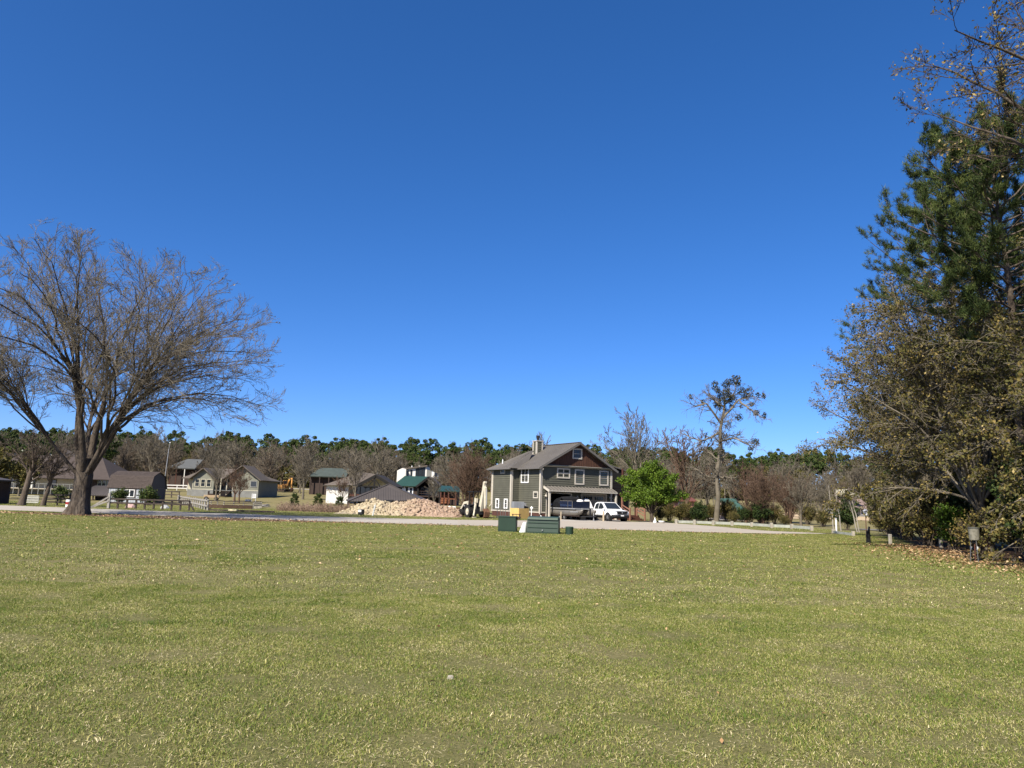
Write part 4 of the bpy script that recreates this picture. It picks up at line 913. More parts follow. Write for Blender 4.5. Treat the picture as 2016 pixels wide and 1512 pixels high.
# ================================================================== THE OTHER HOUSES
m_shing = M('brown_shingles', (.060, .046, .039), .9, .22, 3.0, stretch=(1, 1, 3), detail=6)
m_shing2 = M('tan_grey_shingles', (.11, .09, .072), .9, .18, 2.0, detail=6)
m_cream = M('cream_siding', (.42, .39, .295), .8, .06, 1.0)
m_sage_shaded = M('sage_and_shaded_siding', (.17, .168, .13), .8, .08, 1.0)
m_greyfoot = M('grey_skirting', (.17, .17, .155), .85, .15, 2.0)
m_groof = M('green_metal_roof', (.022, .062, .050), .45, .12, .6, spec=.5)
m_darkwall = M('dark_brown_wall', (.045, .03, .024), .85, .2, 2)
m_dmetal = M('charcoal_metal_roof', (.075, .065, .060), .6, .08, .7, spec=.2)
m_log = M('orange_log_wall', (.22, .085, .04), .8, .25, 3)
m_offwhite = M('off_white_wall', (.60, .58, .53), .75, .05, 1)

def hip_roof(name, parent, x0, x1, y0, y1, ze, zr, rx0, rx1, ym, mat, th=.12):
    m = MB(); a, b, c, d = (x0, y0, ze), (x1, y0, ze), (x1, y1, ze), (x0, y1, ze); r0, r1 = (rx0, ym, zr), (rx1, ym, zr)
    m.slab([a, b, r1, r0], th); m.slab([c, d, r0, r1], th)
    if rx0 > x0 + .01: m.slab([d, a, r0], th)
    if rx1 < x1 - .01: m.slab([b, c, r1], th)
    return m.build(name, mat, parent)
def gable_roof_y(name, parent, x0, x1, y0, y1, ze, zr, mat, th=.12):
    m = MB(); xm = (x0 + x1) / 2
    m.slab([(x0, y0, ze), (xm, y0, zr), (xm, y1, zr), (x0, y1, ze)], th); m.slab([(xm, y0, zr), (x1, y0, ze), (x1, y1, ze), (xm, y1, zr)], th)
    return m.build(name, mat, parent)
def root_at(name, label, px, Y, rz=0.0, z=None):
    q = ground(px, Y)
    if z is not None: q.z = z
    return thing(name, label, 'house', q, rz)
def zpx(px, py, Y, o):           # local height of a pixel at depth Y
    return float(P(px, py, Y)[2]) - o.location.z
def xpx(px, py, Y, o): return float(P(px, py, Y)[0]) - o.location.x

def brown_house():
    Y = 112; h = root_at('brown_roof_house', 'long cream house with brown hip roof and raised deck', 110, Y, 0)
    X = lambda px, py=950: xpx(px, py, Y, h); Z = lambda px, py: zpx(px, py, Y, h)
    x0, x1 = X(-60), X(226); ze = Z(110, 940)
    m = MB(); m.box(x0 + .5, x1 - .8, 0, 9, 0, ze + .1); m.build('wall', m_cream, h)
    hip_roof('roof', h, x0, x1 + .1, -1.6, 10, ze - .12, Z(140, 896), x0 + 4.5, x1 - 4.6, 4.2, m_shing)
    m = MB(); m.box(X(176), x1 - .3, -.5, .0, 0, ze + .02); m.build('wing_wall', m_darkwall, h)
    for k in range(4): window(h, (X(197) + k * .62, -.5, Z(200, 957)), EX, -EY, .5, .95, M('sage_frame', (.3, .34, .28)), .06, rows=2, glass=M_glass())
    window(h, (X(10), 0, Z(10, 948)), EX, -EY, 1.2, .55, m_offwhite, .1, rows=1)
    for px in (34, 58, 100): window(h, (X(px), 0, Z(px, 961) + .1), EX, -EY, .8, 1.1, m_darkwall, .08, rows=1)
    zd = Z(80, 961); m = MB(); m.box(X(-40), X(172), -2.4, -.02, zd - .14, zd); dk = m.build('deck', M('pale_deck_wood', (.34, .30, .23), .8, .15, 2), h)
    m = MB(); m.box(X(-40), X(172), -2.4, -2.34, zd + .62, zd + .70); m.build('rail', m_greyfoot, dk)
    for px in range(-35, 172, 12):
        m = MB(); x = X(px); m.box(x - .05, x + .05, -2.42, -2.34, 0, zd + .7 if px % 24 else zd); m.build('deck_post', m_greyfoot, dk)
    m = MB(); m.box(X(76) - .1, X(76) + .1, -1.6, -1.4, zd, ze); m.build('porch_column', m_offwhite, h)
brown_house()
def gable_white():          # the white gable end above the brown roof
    Y = 150; h = root_at('white_gable_house', 'house whose bright white gable trim peeks over the brown roof', 62, Y, 0)
    Z = lambda px, py: zpx(px, py, Y, h); za, zb = Z(62, 876), Z(62, 899)
    m = MB(); m.box(-4.6, 4.6, 0, 9, 0, zb); m.prism([(-4.6, zb), (4.6, zb), (0, za)], 0, .2); m.build('wall', m_sage_shaded, h)
    gable_roof_y('roof', h, -5.0, 5.0, -.5, 9.4, zb - .15, za + .15, m_shing2)
    for s in (-1, 1):
        m = MB(); m.beam((s * 5.0, -.54, zb - .3), (0, -.54, za), .06, .42); m.build('rake_board', m_white, h)
gable_white()
def dark_edge_shed():
    Y = 66; q = ground(-48, Y); o = thing('open_pole_shed', 'dark open pole shed cut by the frame edge beside the leaning tree', 'shed', q, 0)
    m = MB(); m.slab([(-4, -3, 2.9), (1.6, -3, 2.1), (1.6, 2.5, 2.1), (-4, 2.5, 2.9)], .12); m.build('roof', m_dmetal, o)
    for x, y in ((1.3, -2.7), (1.3, 2.2), (-3.6, -2.7), (-1.2, -2.7)):
        m = MB(); m.box(x - .08, x + .08, y - .08, y + .08, 0, 2.2 - .14 * (x - 1.3)); m.build('post', m_darkwall, o)
    m = MB(); m.box(-3.5, 1.2, 2.2, 2.3, 0, 2.0); m.build('back_wall', m_darkwall, o)
    c = thing('storage_crate', 'dull red crate beneath the dark pole shed', 'crate', q + Vector((.9, -1.2, 0)), 0)
    m = MB(); m.box(-.35, .35, -.3, .3, .0, .7); m.build('crate_body', M('dull_red', (.18, .06, .05), .8, .2), c); m = MB(); m.box(-.38, .38, -.33, .33, .7, .76); m.build('lid', m_darkwall, c)
dark_edge_shed()
def metal_shelter():
    Y = 96; o = thing('metal_shelter', 'low open shelter with dark metal hip roof behind the trunk', 'shelter', ground(205, Y), 0)
    X = lambda px, py=965: xpx(px, py, Y, o); Z = lambda px, py: zpx(px, py, Y, o)
    ze, zr = Z(200, 975), Z(200, 956); x0, x1 = X(166), X(236)
    rf = hip_roof('roof', o, x0, x1, -2.2, 2.6, ze, zr, x0 + 1.3, x1 - .6, .2, m_dmetal)
    seams(rf, (x0 + .1, -2.2, ze), (x1, -2.2, ze), (x0 + 1.3, .2, zr), (x1 - .6, .2, zr), 14, m_dmetal)
    for x in (x0 + .3, (x0 + x1) / 2, x1 - .2):
        for y in (-1.9, 2.3):
            m = MB(); m.box(x - .07, x + .07, y - .07, y + .07, 0, ze); m.build('post', m_darkwall, o)
    m = MB(); m.box(x0 + .4, x1 - .3, 2.3, 2.4, 0, ze); m.build('back_wall', m_darkwall, o)
    b = thing('picnic_table', 'dark picnic table under the metal shelter', 'table', o.location + Vector((.6, -.5, 0)), .2)
    m = MB(); m.box(-.9, .9, -.35, .35, .72, .77); m.build('tabletop', m_darkwall, b)
    for s in (-1, 1):
        m = MB(); m.box(-.9, .9, s * .7 - .13, s * .7 + .13, .42, .46); m.build('bench_seat', m_darkwall, b)
        m = MB(); m.beam((s * .6, -.7, 0), (s * .6, .3, .72), .06, .1); m.beam((s * .6, .7, 0), (s * .6, -.3, .72), .06, .1); m.build('leg', m_darkwall, b)
metal_shelter()
def garden_shed():
    Y = 92; o = thing('garden_shed', 'pale grey shed with brown shingled barn-style roof and white window', 'shed', ground(268, Y), R_(-6))
    L, D = 5.3, 3.4; s = 15.83; zw = 1.75
    prof = [(-D / 2 - .12, zw - .08), (-D / 2 + .42, zw + 1.45), (0, zw + 2.0), (D / 2 - .42, zw + 1.45), (D / 2 + .12, zw - .08)]
    m = MB(); m.box(-L / 2, L / 2, -D / 2, D / 2, -.1, zw); m.prism([(-D / 2, zw), (-D / 2 + .5, zw + 1.38), (0, zw + 1.9), (D / 2 - .5, zw + 1.38), (D / 2, zw)], -L / 2, L / 2, 'x'); m.build('wall', M('blue_grey_panel', (.33, .35, .37), .8, .05, 1), o)
    m = MB(); k = 0; x = -L / 2
    while x < L / 2: m.box(x, x + .03, -D / 2 - .012, -D / 2, 0, zw); x += .3
    m.build('panel_grooves', M('panel_groove', (.2, .21, .22)), o)
    m = MB()
    for a, b in zip(prof[:-1], prof[1:]): m.slab([(-L / 2 - .15, a[0], a[1]), (L / 2 + .15, a[0], a[1]), (L / 2 + .15, b[0], b[1]), (-L / 2 - .15, b[0], b[1])], .06)
    rf = m.build('roof', m_shing, o)
    # shingle courses
    mb = MB(); r = random.Random(3)
    for (a, b, n) in ((prof[0], prof[1], 9), (prof[1], prof[2], 4)):
        d = Vector((0, b[0] - a[0], b[1] - a[1])); nn = Vector((0, -d.z, d.y)).normalized()
        for k in range(n):
            x = -L / 2 - .15 - r.random() * .2
            while x < L / 2 + .15:
                w_ = r.uniform(.22, .4); p0 = max(x, -L / 2 - .16); p1 = min(x + w_ - .02, L / 2 + .16)
                if p1 > p0 + .02:
                    q0 = Vector((0, a[0], a[1])) + d * (k / n); q1 = Vector((0, a[0], a[1])) + d * ((k + 1.05) / n); t = r.uniform(.02, .045)
                    mb.add([(p0, *(q0 + nn * t).yz), (p1, *(q0 + nn * t).yz), (p1, *(q1 + nn * .008).yz), (p0, *(q1 + nn * .008).yz), (p0, *q0.yz), (p1, *q0.yz)], [(0, 1, 2, 3), (4, 5, 1, 0)])
                x += w_
    so_ = mb.build('shingles', m_shing, rf); so_['kind'] = 'stuff'
    m = MB(); m.box(-L / 2 - .1, L / 2 + .1, -D / 2 - .06, -D / 2, zw - .16, zw - .02); m.build('eave_board', m_dmetal, o)
    m = MB(); m.box(-L / 2 - .01, -L / 2 + .09, -D / 2 - .03, -D / 2, 0, zw); m.build('corner_board', m_dmetal, o)
    m = MB(); m.box(-.62, .92, -D / 2 - .035, -D / 2, .52, 1.62); m.build('window_surround', m_dmetal, o)
    window(o, (-.42, -D / 2 - .035, .7), EX, -EY, 1.14, .75, m_white, .07, cols=2, rows=1, bar=.1)
    m = MB(); m.prism([(-D / 2, zw - .02), (-D / 2 + .5, zw + 1.38), (0, zw + 1.9), (D / 2 - .5, zw + 1.38), (D / 2, zw - .02)], L / 2, L / 2 + .02, 'x'); m.box(L / 2, L / 2 + .02, -D / 2, D / 2, 0, zw - .03); m.build('end_wall', m_dmetal, o)  # end turned from the sun: its shade put in as a charcoal facing
garden_shed()
def cream_house():
    Y = 119; h = root_at('cream_raised_house', 'cream house on grey skirting with two front gables and porch', 440, Y, R_(0))
    X = lambda px, py=960: xpx(px, py, Y, h); Z = lambda px, py: zpx(px, py, Y, h)
    xl, x0, x1 = X(364), X(383), X(512); zf = Z(440, 965); ze = Z(440, 942); 
    m = MB(); m.box(xl + .0, x1, 1.2, 9, 0, ze); m.box(x0, X(424), -.8, 1.2, 0, ze); m.box(X(462), x1, -.8, 1.2, 0, ze)
    m.prism([(x0, ze), (X(424), ze), (X(403), Z(403, 922))], -.8, 1.0); m.prism([(X(446), ze), (x1, ze), (X(478), Z(478, 919))], -.6, 1.0); m.build('wall', m_sage_shaded, h)  # cream siding given a greyer tone here, the front's shade in the colour
    m = MB(); m.box(xl - .04, x0, 1.1, 1.2, zf, ze); m.box(x0 - .05, x0, -.8, 1.1, zf, ze); m.build('end_wall', m_cream, h)
    m = MB(); m.box(x0 - .06, X(424) + .02, -.86, -.8, -.1, zf); m.box(X(424), X(462), .9, 1.14, -.1, zf); m.box(X(462), x1 + .04, -.86, -.8, -.1, zf); m.box(xl - .06, x0 - .06, 1.04, 1.1, -.1, zf); m.build('skirting', m_greyfoot, h)
    m = MB(); m.box(x0 - .03, X(424), -.88, -.8, zf, zf + .1); m.box(X(462), x1, -.88, -.8, zf, zf + .1); m.build('floor_band', m_cream, h)
    hip_roof('roof', h, xl - .5, x1 + .5, -.4, 9.6, ze - .1, Z(440, 921), xl + 1.6, x1 - 4, 4.4, m_shing2)
    gable_roof_y('gable_roof', h, x0 - .5, X(424) + .5, -1.4, 4, ze - .15, Z(403, 921), m_shing2); gable_roof_y('gable_roof', h, X(441), x1 + .5, -1.4, 4, ze - .15, Z(478, 916), m_shing2)
    for k in range(3): window(h, (X(388) + k * .92, -.8, Z(390, 957)), EX, -EY, .58, 1.05, m_cream, .09)
    window(h, (X(497), -.8, Z(497, 958)), EX, -EY, .85, .8, M('grey_frame', (.2, .2, .19)), .1, rows=1)
    window(h, (X(431), 1.2, Z(431, 962)), EX, -EY, .95, 1.3, m_darkwall, .06, rows=1, name='porch_window')
    m = MB(); m.box(X(424), X(462), -.7, 1.2, zf - .1, zf); pf = m.build('porch_floor', m_greyfoot, h)
    for px in (437, 449, 461):
        m = MB(); m.box(X(px) - .07, X(px) + .07, -.66, -.52, 0, ze); m.build('porch_post', m_cream, pf)
    m = MB()
    for k in range(7): m.box(X(449) - .7 + 1.9 * 0, X(449) + .7, -.7 - .28 * (k + 1), -.7 - .28 * k, zf - .2 * (k + 1), zf - .2 * k - .14)
    m.beam((X(449) - .7, -.7, zf - .1), (X(449) - .7, -2.7, .0), .06, .2); m.beam((X(449) + .7, -.7, zf - .1), (X(449) + .7, -2.7, .0), .06, .2); m.build('steps', m_darkwall, pf)
cream_house()
def white_house():
    Y = 108; h = root_at('white_shingle_house', 'white walled house with taupe shingled roof and dark timber gable', 700, Y, R_(0))
    X = lambda px, py=960: xpx(px, py, Y, h); Z = lambda px, py: zpx(px, py, Y, h)
    x0, xm, x1 = X(643), X(686), X(772); ze = Z(660, 955)
    m = MB(); m.box(x0, xm, 0, 8, -.2, ze); m.box(xm, x1 - 1, 2.6, 8, -.2, ze + .2); m.build('wall', m_offwhite, h)
    m = MB(); m.prism([(x0 - .4, ze - .25), (xm + .2, ze - .25), (xm + .2, ze - .05)], 0, 0.01)
    zr = Z(700, 930)
    a = (x0 - .5, -.5, ze - .1); b = (X(702), -1.0, Z(702, 955)); c = (X(741), -1.0, Z(741, 934)); d = (X(700), 4, zr + .25); e = (x0 - .5, 8.5, ze - .1)
    rf = MB(); rf.slab([a, b, c, (X(741), 4.4, Z(741, 934)), d], .14); rf.slab([a, d, e], .14); r = rf.build('roof', m_shing2, h)
    m = MB(); g0, g1 = (X(741), Z(741, 934)), (X(782), Z(780, 958))
    m.slab([(g0[0], -1.0, g0[1]), (g1[0], -1.0, g1[1]), (g1[0], 7, g1[1]), (g0[0], 7, g0[1])], .14); m.build('dark_roof_slope', M('shaded_shingles', (.03, .025, .022), .9, .2, 2), h)  # right slope of the same roof, its shade put into a darker shingle colour
    m = MB()
    for p, q in (((X(702), Z(702, 956)), (X(741), Z(741, 935))), ((X(741), Z(741, 935)), (X(781), Z(780, 959)))): m.beam((p[0], -1.03, p[1] - .18), (q[0], -1.03, q[1] - .18), .1, .34)
    zb = Z(740, 957); m.box(X(700), X(780), -1.0, -.85, zb - .18, zb); m.box(X(739) - .12, X(739) + .12, -1.0, -.85, zb, Z(741, 936)); m.beam((X(727), -.92, zb), (X(738), -.92, Z(738, 945)), .14); m.beam((X(750), -.92, zb), (X(741), -.92, Z(741, 945)), .14)
    m.box(X(737), X(741), -.95, -.7, -.2, zb); m.box(X(778), X(781), -.95, -.7, -.2, zb); m.build('timber_frame', m_dark, h)
    m = MB(); m.prism([(X(704), zb), (X(778), zb), (X(741), Z(741, 938))], 2.5, 2.6); m.build('gable_wall', m_offwhite, h)
    window(h, (X(690), 2.58, Z(690, 975)), EX, -EY, .9, 1.6, m_dark, .08, rows=1, name='glass_door'); window(h, (X(703), 2.58, Z(703, 972)), EX, -EY, 1.4, 1.3, m_dark, .08, cols=2, rows=1)
    window(h, (X(726), 2.58, Z(726, 972)), EX, -EY, 1.2, 1.3, m_dark, .08, cols=2, rows=1)
    m = MB(); m.box(xm + .1, X(735), .2, .3, Z(690, 977), Z(690, 972)); m.build('porch_rail', m_dkwood, h)
white_house()
def far_green_roof():
    Y = 160; h = root_at('dark_hillside_house', 'dark house with dull green roof among the bare hillside trees', 640, Y)
    X = lambda px, py=940: xpx(px, py, Y, h); Z = lambda px, py: zpx(px, py, Y, h)
    m = MB(); m.box(X(612), X(678), 0, 9, -.3, Z(640, 938)); m.build('wall', m_darkwall, h)
    m = MB(); ze, zr = Z(640, 938), Z(645, 920); m.slab([(X(608), -1.2, ze), (X(684), -1.2, ze), (X(679), 4, zr), (X(622), 4, zr)], .2); m.slab([(X(684), 9, ze), (X(608), 9, ze), (X(622), 4, zr), (X(679), 4, zr)], .2); m.build('roof', M('dull_green_roof', (.055, .068, .058), .8, .15, 1), h)
    for px in (614, 632, 650, 668): m = MB(); m.box(X(px) - .1, X(px) + .1, -1.1, -.9, -.3, ze); m.build('porch_post', m_darkwall, h)
far_green_roof()
def far_dark_house():
    Y = 170; h = root_at('dark_porch_house', 'dark house with grey roof and white porch post on the left hillside', 355, Y)
    X = lambda px, py=930: xpx(px, py, Y, h); Z = lambda px, py: zpx(px, py, Y, h)
    m = MB(); m.box(X(334), X(384), 0, 8, -.3, Z(355, 921)); m.build('wall', m_darkwall, h)
    ze, zr = Z(355, 922), Z(365, 902); m = MB(); m.slab([(X(330), -1.4, ze), (X(388), -1.4, ze), (X(384), 4, zr), (X(352), 4, zr)], .2); m.build('roof', M('pale_grey_roof', (.085, .088, .085), .8, .12, 1), h)
    for px in (340, 352, 368): m = MB(); m.box(X(px) - .08, X(px) + .08, -1.3, -1.14, -.3, ze); m.build('porch_post', m_offwhite if px == 368 else m_dkwood, h)
    m = MB(); m.box(X(372), X(384), -.1, 0, 0, 1.4); m.build('red_panel', M('dull_red', (.18, .06, .05)), h)
far_dark_house()
def pavilion():
    Y = 84; o = thing('metal_roof_pavilion', 'low open pavilion with charcoal ribbed metal roof behind the dirt heap', 'pavilion', ground(755, Y), 0)
    X = lambda px, py=980: xpx(px, py, Y, o); Z = lambda px, py: zpx(px, py, Y, o)
    ap = Vector((X(759), 1.9, Z(759, 955) + .12)); e0 = Vector((X(696), -2.6, Z(696, 987))); e1 = Vector((X(834), -1.2, Z(834, 985))); el = Vector((X(678), .8, Z(678, 984.5))); br = Vector((X(834), 7, Z(834, 985))); bl = Vector((X(678), 7, Z(678, 985)))
    m = MB(); m.slab([e0, e1, ap], .06); m.slab([el, e0, ap], .06); m.slab([bl, el, ap], .06); m.slab([e1, br, ap], .06); m.slab([br, bl, ap], .06); rf = m.build('roof', m_dmetal, o)
    mb = MB(); n = 30
    for k in range(1, n):
        t = k / n; a = e0.lerp(e1, t); dirn = (ap - (e0 + e1) / 2); dirn = dirn - (e1 - e0) * (dirn.dot(e1 - e0) / (e1 - e0).length_squared)
        # seam runs up the slope until it meets a hip
        tt = min(t / .4565, (1 - t) / .5435); b = a + dirn * tt * .98; mb.beam(a + EZ * .03, b + EZ * .03, .04, .05)
    mb.build('roof_ribs', m_dmetal, rf)
    m = MB(); m.beam(e0 + EZ * .05, ap + EZ * .05, .16, .06); m.beam(el + EZ * .04, ap + EZ * .04, .12, .05); m.beam(e1 + EZ * .05, ap + EZ * .05, .16, .06); m.build('hip_cap', m_dmetal, rf)
    for q in ((X(683), 1.0), (X(689), -.8), (X(695), -2.3), (X(765), -1.9), (X(830), -1.0), (X(683), 6.6), (X(830), 6.6)):
        m = MB(); m.box(q[0] - .09, q[0] + .09, q[1] - .09, q[1] + .09, -.1, Z(720, 986)); m.build('post', m_dark, o)
    m = MB(); m.box(X(684), X(832), 6.7, 6.8, -.1, Z(720, 986)); m.build('back_wall', m_darkwall, o)
    m = MB(); m.slab([(X(762), -3.6, Z(762, 988)), (X(780), -3.6, Z(780, 988)), (X(780), -1.8, Z(780, 984)), (X(762), -1.8, Z(762, 984))], .05); m.build('porch_hood', m_dark, o)
pavilion()
def green_house():
    Y = 122; h = root_at('green_roof_house', 'dark brown house with green metal roof and deep porch', 820, Y)
    X = lambda px, py=960: xpx(px, py, Y, h); Z = lambda px, py: zpx(px, py, Y, h)
    ze = Z(800, 957); zr = Z(800, 936.5)
    m = MB(); m.box(X(782), X(822), 0, 8, -.3, ze); m.box(X(822), X(864), 2.5, 8, -.3, ze); m.build('wall', m_darkwall, h)
    m = MB(); p = [(X(774), -.7, ze), (X(820), -.7, ze), (X(844), 1.5, zr), (X(794), 1.5, zr)]; m.slab(p, .12); rf = m.build('roof', m_groof, h)
    seams(rf, p[0], p[1], p[3], p[2], 12, m_groof)
    m = MB(); m.slab([(X(844), -.7, zr), (X(872), -.7, Z(872, 961)), (X(872), 8, Z(872, 961)), (X(844), 8, zr)], .14); m.slab([(X(794), 1.5, zr), (X(844), 1.5, zr), (X(844), 8, zr - 2), (X(774), 8, ze)], .1); m.build('dark_roof_slope', m_dmetal, h)
    m = MB(); m.beam((X(820), -.75, ze - .1), (X(844), -.75, zr - .15), .1, .3); m.beam((X(844), -.75, zr - .15), (X(872), -.75, Z(872, 961) - .1), .1, .3)
    for px in (824, 846, 867): m.box(X(px) - .12, X(px) + .12, -.7, -.45, -.3, Z(px, 962) if px != 846 else Z(px, 942))
    m.build('porch_frame', m_dark, h)
    m = MB(); zd = Z(840, 976); m.box(X(822), X(868), -.6, 2.5, zd - .2, zd); dk = m.build('porch_floor', m_darkwall, h)
    for z in (zd + .35, zd + .7): m = MB(); m.box(X(824), X(867), -.5, -.44, z - .04, z + .04); m.build('porch_rail', m_darkwall, dk)
    window(h, (X(797), -.0, Z(797, 970)), EX, -EY, .55, .95, m_white, .16, rows=1); window(h, (X(807), 0, Z(807, 971)), EX, -EY, .4, .85, m_white, .16)
    m = MB(); m.box(X(792), X(799), -.05, 0, Z(792, 966), Z(792, 960)); m.build('white_panel', m_white, h)
    for px in (826, 834, 842, 852): window(h, (X(px), 2.5, Z(px, 974)), EX, -EY, .5, 1.2, m_greyfoot, .06)
green_house()
def white_modern():
    Y = 150; h = root_at('white_modern_house', 'white modern house with slanted roof and tall dark glass wall', 820, Y)
    X = lambda px, py=930: xpx(px, py, Y, h); Z = lambda px, py: zpx(px, py, Y, h)
    xa, xb, xc, xd = X(784), X(801), X(840), X(856)
    m = MB(); m.prism([(xa, 0), (xb, 0), (xb, Z(801, 924)), (X(794), Z(794, 922)), (xa, Z(784, 927))], -1.5, 4); m.build('left_wing', m_offwhite, h)
    m = MB(); m.prism([(xb, 0), (xc, 0), (xc, Z(840, 917)), (xb, Z(801, 924))], 0, 6); m.build('wall', m_offwhite, h)
    m = MB(); m.slab([(X(796), -.5, Z(796, 922.5) + .05), (xc + .1, -.5, Z(840, 915.8)), (xc + .1, 6.5, Z(840, 915.8)), (X(796), 6.5, Z(796, 922.5) + .05)], .22); m.build('roof', m_shing2, h)
    m = MB(); m.prism([(X(818), .5), (X(837), .5), (X(837), Z(837, 919.5)), (X(818), Z(818, 922.5))], -.03, 0); gw = m.build('glass_wall', M_glass(), h)
    for px in (824, 831): m = MB(); m.box(X(px) - .04, X(px) + .04, -.07, -.03, .5, Z(px, 921.5)); m.build('mullion', m_dark, gw)
    m = MB(); m.box(X(808), X(812), -.03, 0, 1, Z(808, 925)); m.build('glass_strip', M_glass(), h)
    m = MB(); m.box(X(802), X(804.5), -.03, 0, 1, Z(803, 926)); m.build('glass_strip', M_glass(), h)
    m = MB(); m.prism([(xc, 0), (xd, 0), (xd, Z(856, 930)), (xc, Z(840, 924))], 0, 5); m.build('right_wing', m_greyfoot, h)
    m = MB(); m.box(X(850), X(855), -.04, 0, 1, Z(852, 929)); m.build('white_panel', m_offwhite, h)
    for px, r in ((808, .12), (823, .16)): m = MB(); m.tube((X(px), 2, Z(px, 921)), (X(px), 2, Z(px, 916)), r); m.build('roof_vent', m_offwhite, h)
white_modern()
def log_cabin():
    Y = 116; h = root_at('log_cabin', 'small orange-brown log cabin with green roof behind the white fence', 880, Y)
    X = lambda px, py=970: xpx(px, py, Y, h); Z = lambda px, py: zpx(px, py, Y, h); ze = Z(880, 967); zr = Z(880, 956)
    m = MB(); m.box(X(868), X(900), 0, 5, -.2, ze); m.build('wall', m_darkwall, h)
    for k in range(5):
        m = MB(); m.tube((X(869), -.05, .35 + k * .28), (X(886), -.05, .35 + k * .28), .14, n=8); m.build('log', m_log, h)
    m = MB(); m.slab([(X(860), -1, ze), (X(905), -1, ze), (X(903), 2.5, zr), (X(866), 2.5, zr)], .1); rf = m.build('roof', m_groof, h); seams(rf, (X(860), -1, ze), (X(905), -1, ze), (X(866), 2.5, zr), (X(903), 2.5, zr), 10, m_groof)
    for px in (869, 876, 884, 898): m = MB(); m.box(X(px) - .08, X(px) + .08, -.9, -.74, -.2, ze); m.build('porch_post', m_dkwood, h)
    m = MB(); m.box(X(868), X(900), -.9, -.84, .95, 1.05); m.build('rail', m_log, h)
log_cabin()
def green_shed_right():
    Y = 96; h = root_at('green_roof_cabin', 'small cabin with weathered green roof and stone pier beyond the low rail', 1437, Y)
    X = lambda px, py=990: xpx(px, py, Y, h); Z = lambda px, py: zpx(px, py, Y, h); ze = Z(1440, 1004); zr = Z(1440, 981)
    m = MB(); m.box(X(1424), X(1462), .6, 6, -.2, ze + .1); m.build('wall', m_dark, h)
    m = MB(); m.slab([(X(1424), -.8, ze), (X(1466), -.8, ze), (X(1462), 3, zr), (X(1420), 3, zr)], .12); rf = m.build('roof', M('weathered_green_roof', (.045, .095, .075), .6, .15, .8), h); seams(rf, (X(1424), -.8, ze), (X(1466), -.8, ze), (X(1420), 3, zr), (X(1462), 3, zr), 9, M('weathered_green_roof', (0, 0, 0)))
    m = MB(); r = random.Random(2)
    for k in range(9): m.box(X(1417) - .25 + r.uniform(-.05, .05), X(1417) + .25 + r.uniform(-.05, .05), -1.2 + r.uniform(-.04, .04), -.7, k * .25 - .1, k * .25 + .14)
    m.build('stone_pier', M('pink_stone', (.34, .25, .2), .9, .2, 3), h)
    for px in (1430, 1446): m = MB(); m.box(X(px) - .07, X(px) + .07, -.7, -.56, -.2, ze); m.build('post', m_dkwood, h)
    h2 = root_at('red_brick_cottage', 'small red-roofed cottage glimpsed past the green tree', 1347, 130)
    X2 = lambda px, py=990: xpx(px, py, 130, h2); Z2 = lambda px, py: zpx(px, py, 130, h2)
    m = MB(); m.box(X2(1318), X2(1368), 0, 5, -.3, Z2(1345, 985)); m.build('wall', M('pink_brick', (.38, .17, .12), .9, .15, 3), h2)
    m = MB(); m.slab([(X2(1314), -.7, Z2(1345, 986)), (X2(1372), -.7, Z2(1345, 986)), (X2(1366), 3, Z2(1345, 976)), (X2(1320), 3, Z2(1345, 976))], .12); m.build('roof', M('rust_red_roof', (.14, .05, .035), .7, .2, 1), h2)
    window(h2, (X2(1336), 0, Z2(1336, 995)), EX, -EY, 1.0, .7, m_offwhite, .1, cols=2, rows=1)
green_shed_right()
def right_house():
    Y = 118; h = root_at('brown_roof_right_house', 'house with brown roof and cream gable behind the pale leaning trunks', 1685, Y)
    X = lambda px, py=980: xpx(px, py, Y, h); Z = lambda px, py: zpx(px, py, Y, h); ze = Z(1690, 1002); 
    m = MB(); m.box(X(1660), X(1712), 0, 8, -.3, ze); m.build('wall', m_greyfoot, h)
    m = MB(); m.slab([(X(1655), -.8, ze), (X(1716), -.8, ze), (X(1704), 4, Z(1700, 972)), (X(1664), 4, Z(1670, 970))], .15); m.build('roof', M('dull_brown_roof', (.19, .135, .115), .85, .1, 1.2), h)
    za, zb = Z(1668, 963.5), Z(1668, 979); m = MB(); m.prism([(X(1657), zb + .25), (X(1661), za), (X(1668), za), (X(1686), zb + .4), (X(1685), zb)], -1.2, 2.5); m.build('dormer', m_cream, h)
    m = MB(); m.beam((X(1664), -1.35, za + .1), (X(1689), -1.35, zb + .45), .4, .12); m.beam((X(1664), -1.35, za + .1), (X(1655), -1.35, zb + .3), .4, .12); m.build('dormer_roof', m_shing2, h)
    window(h, (X(1694), 0, Z(1694, 1012)), EX, -EY, .9, .7, m_offwhite, .12); window(h, (X(1666), 0, Z(1666, 1012)), EX, -EY, .9, .7, m_offwhite, .12)
right_house()
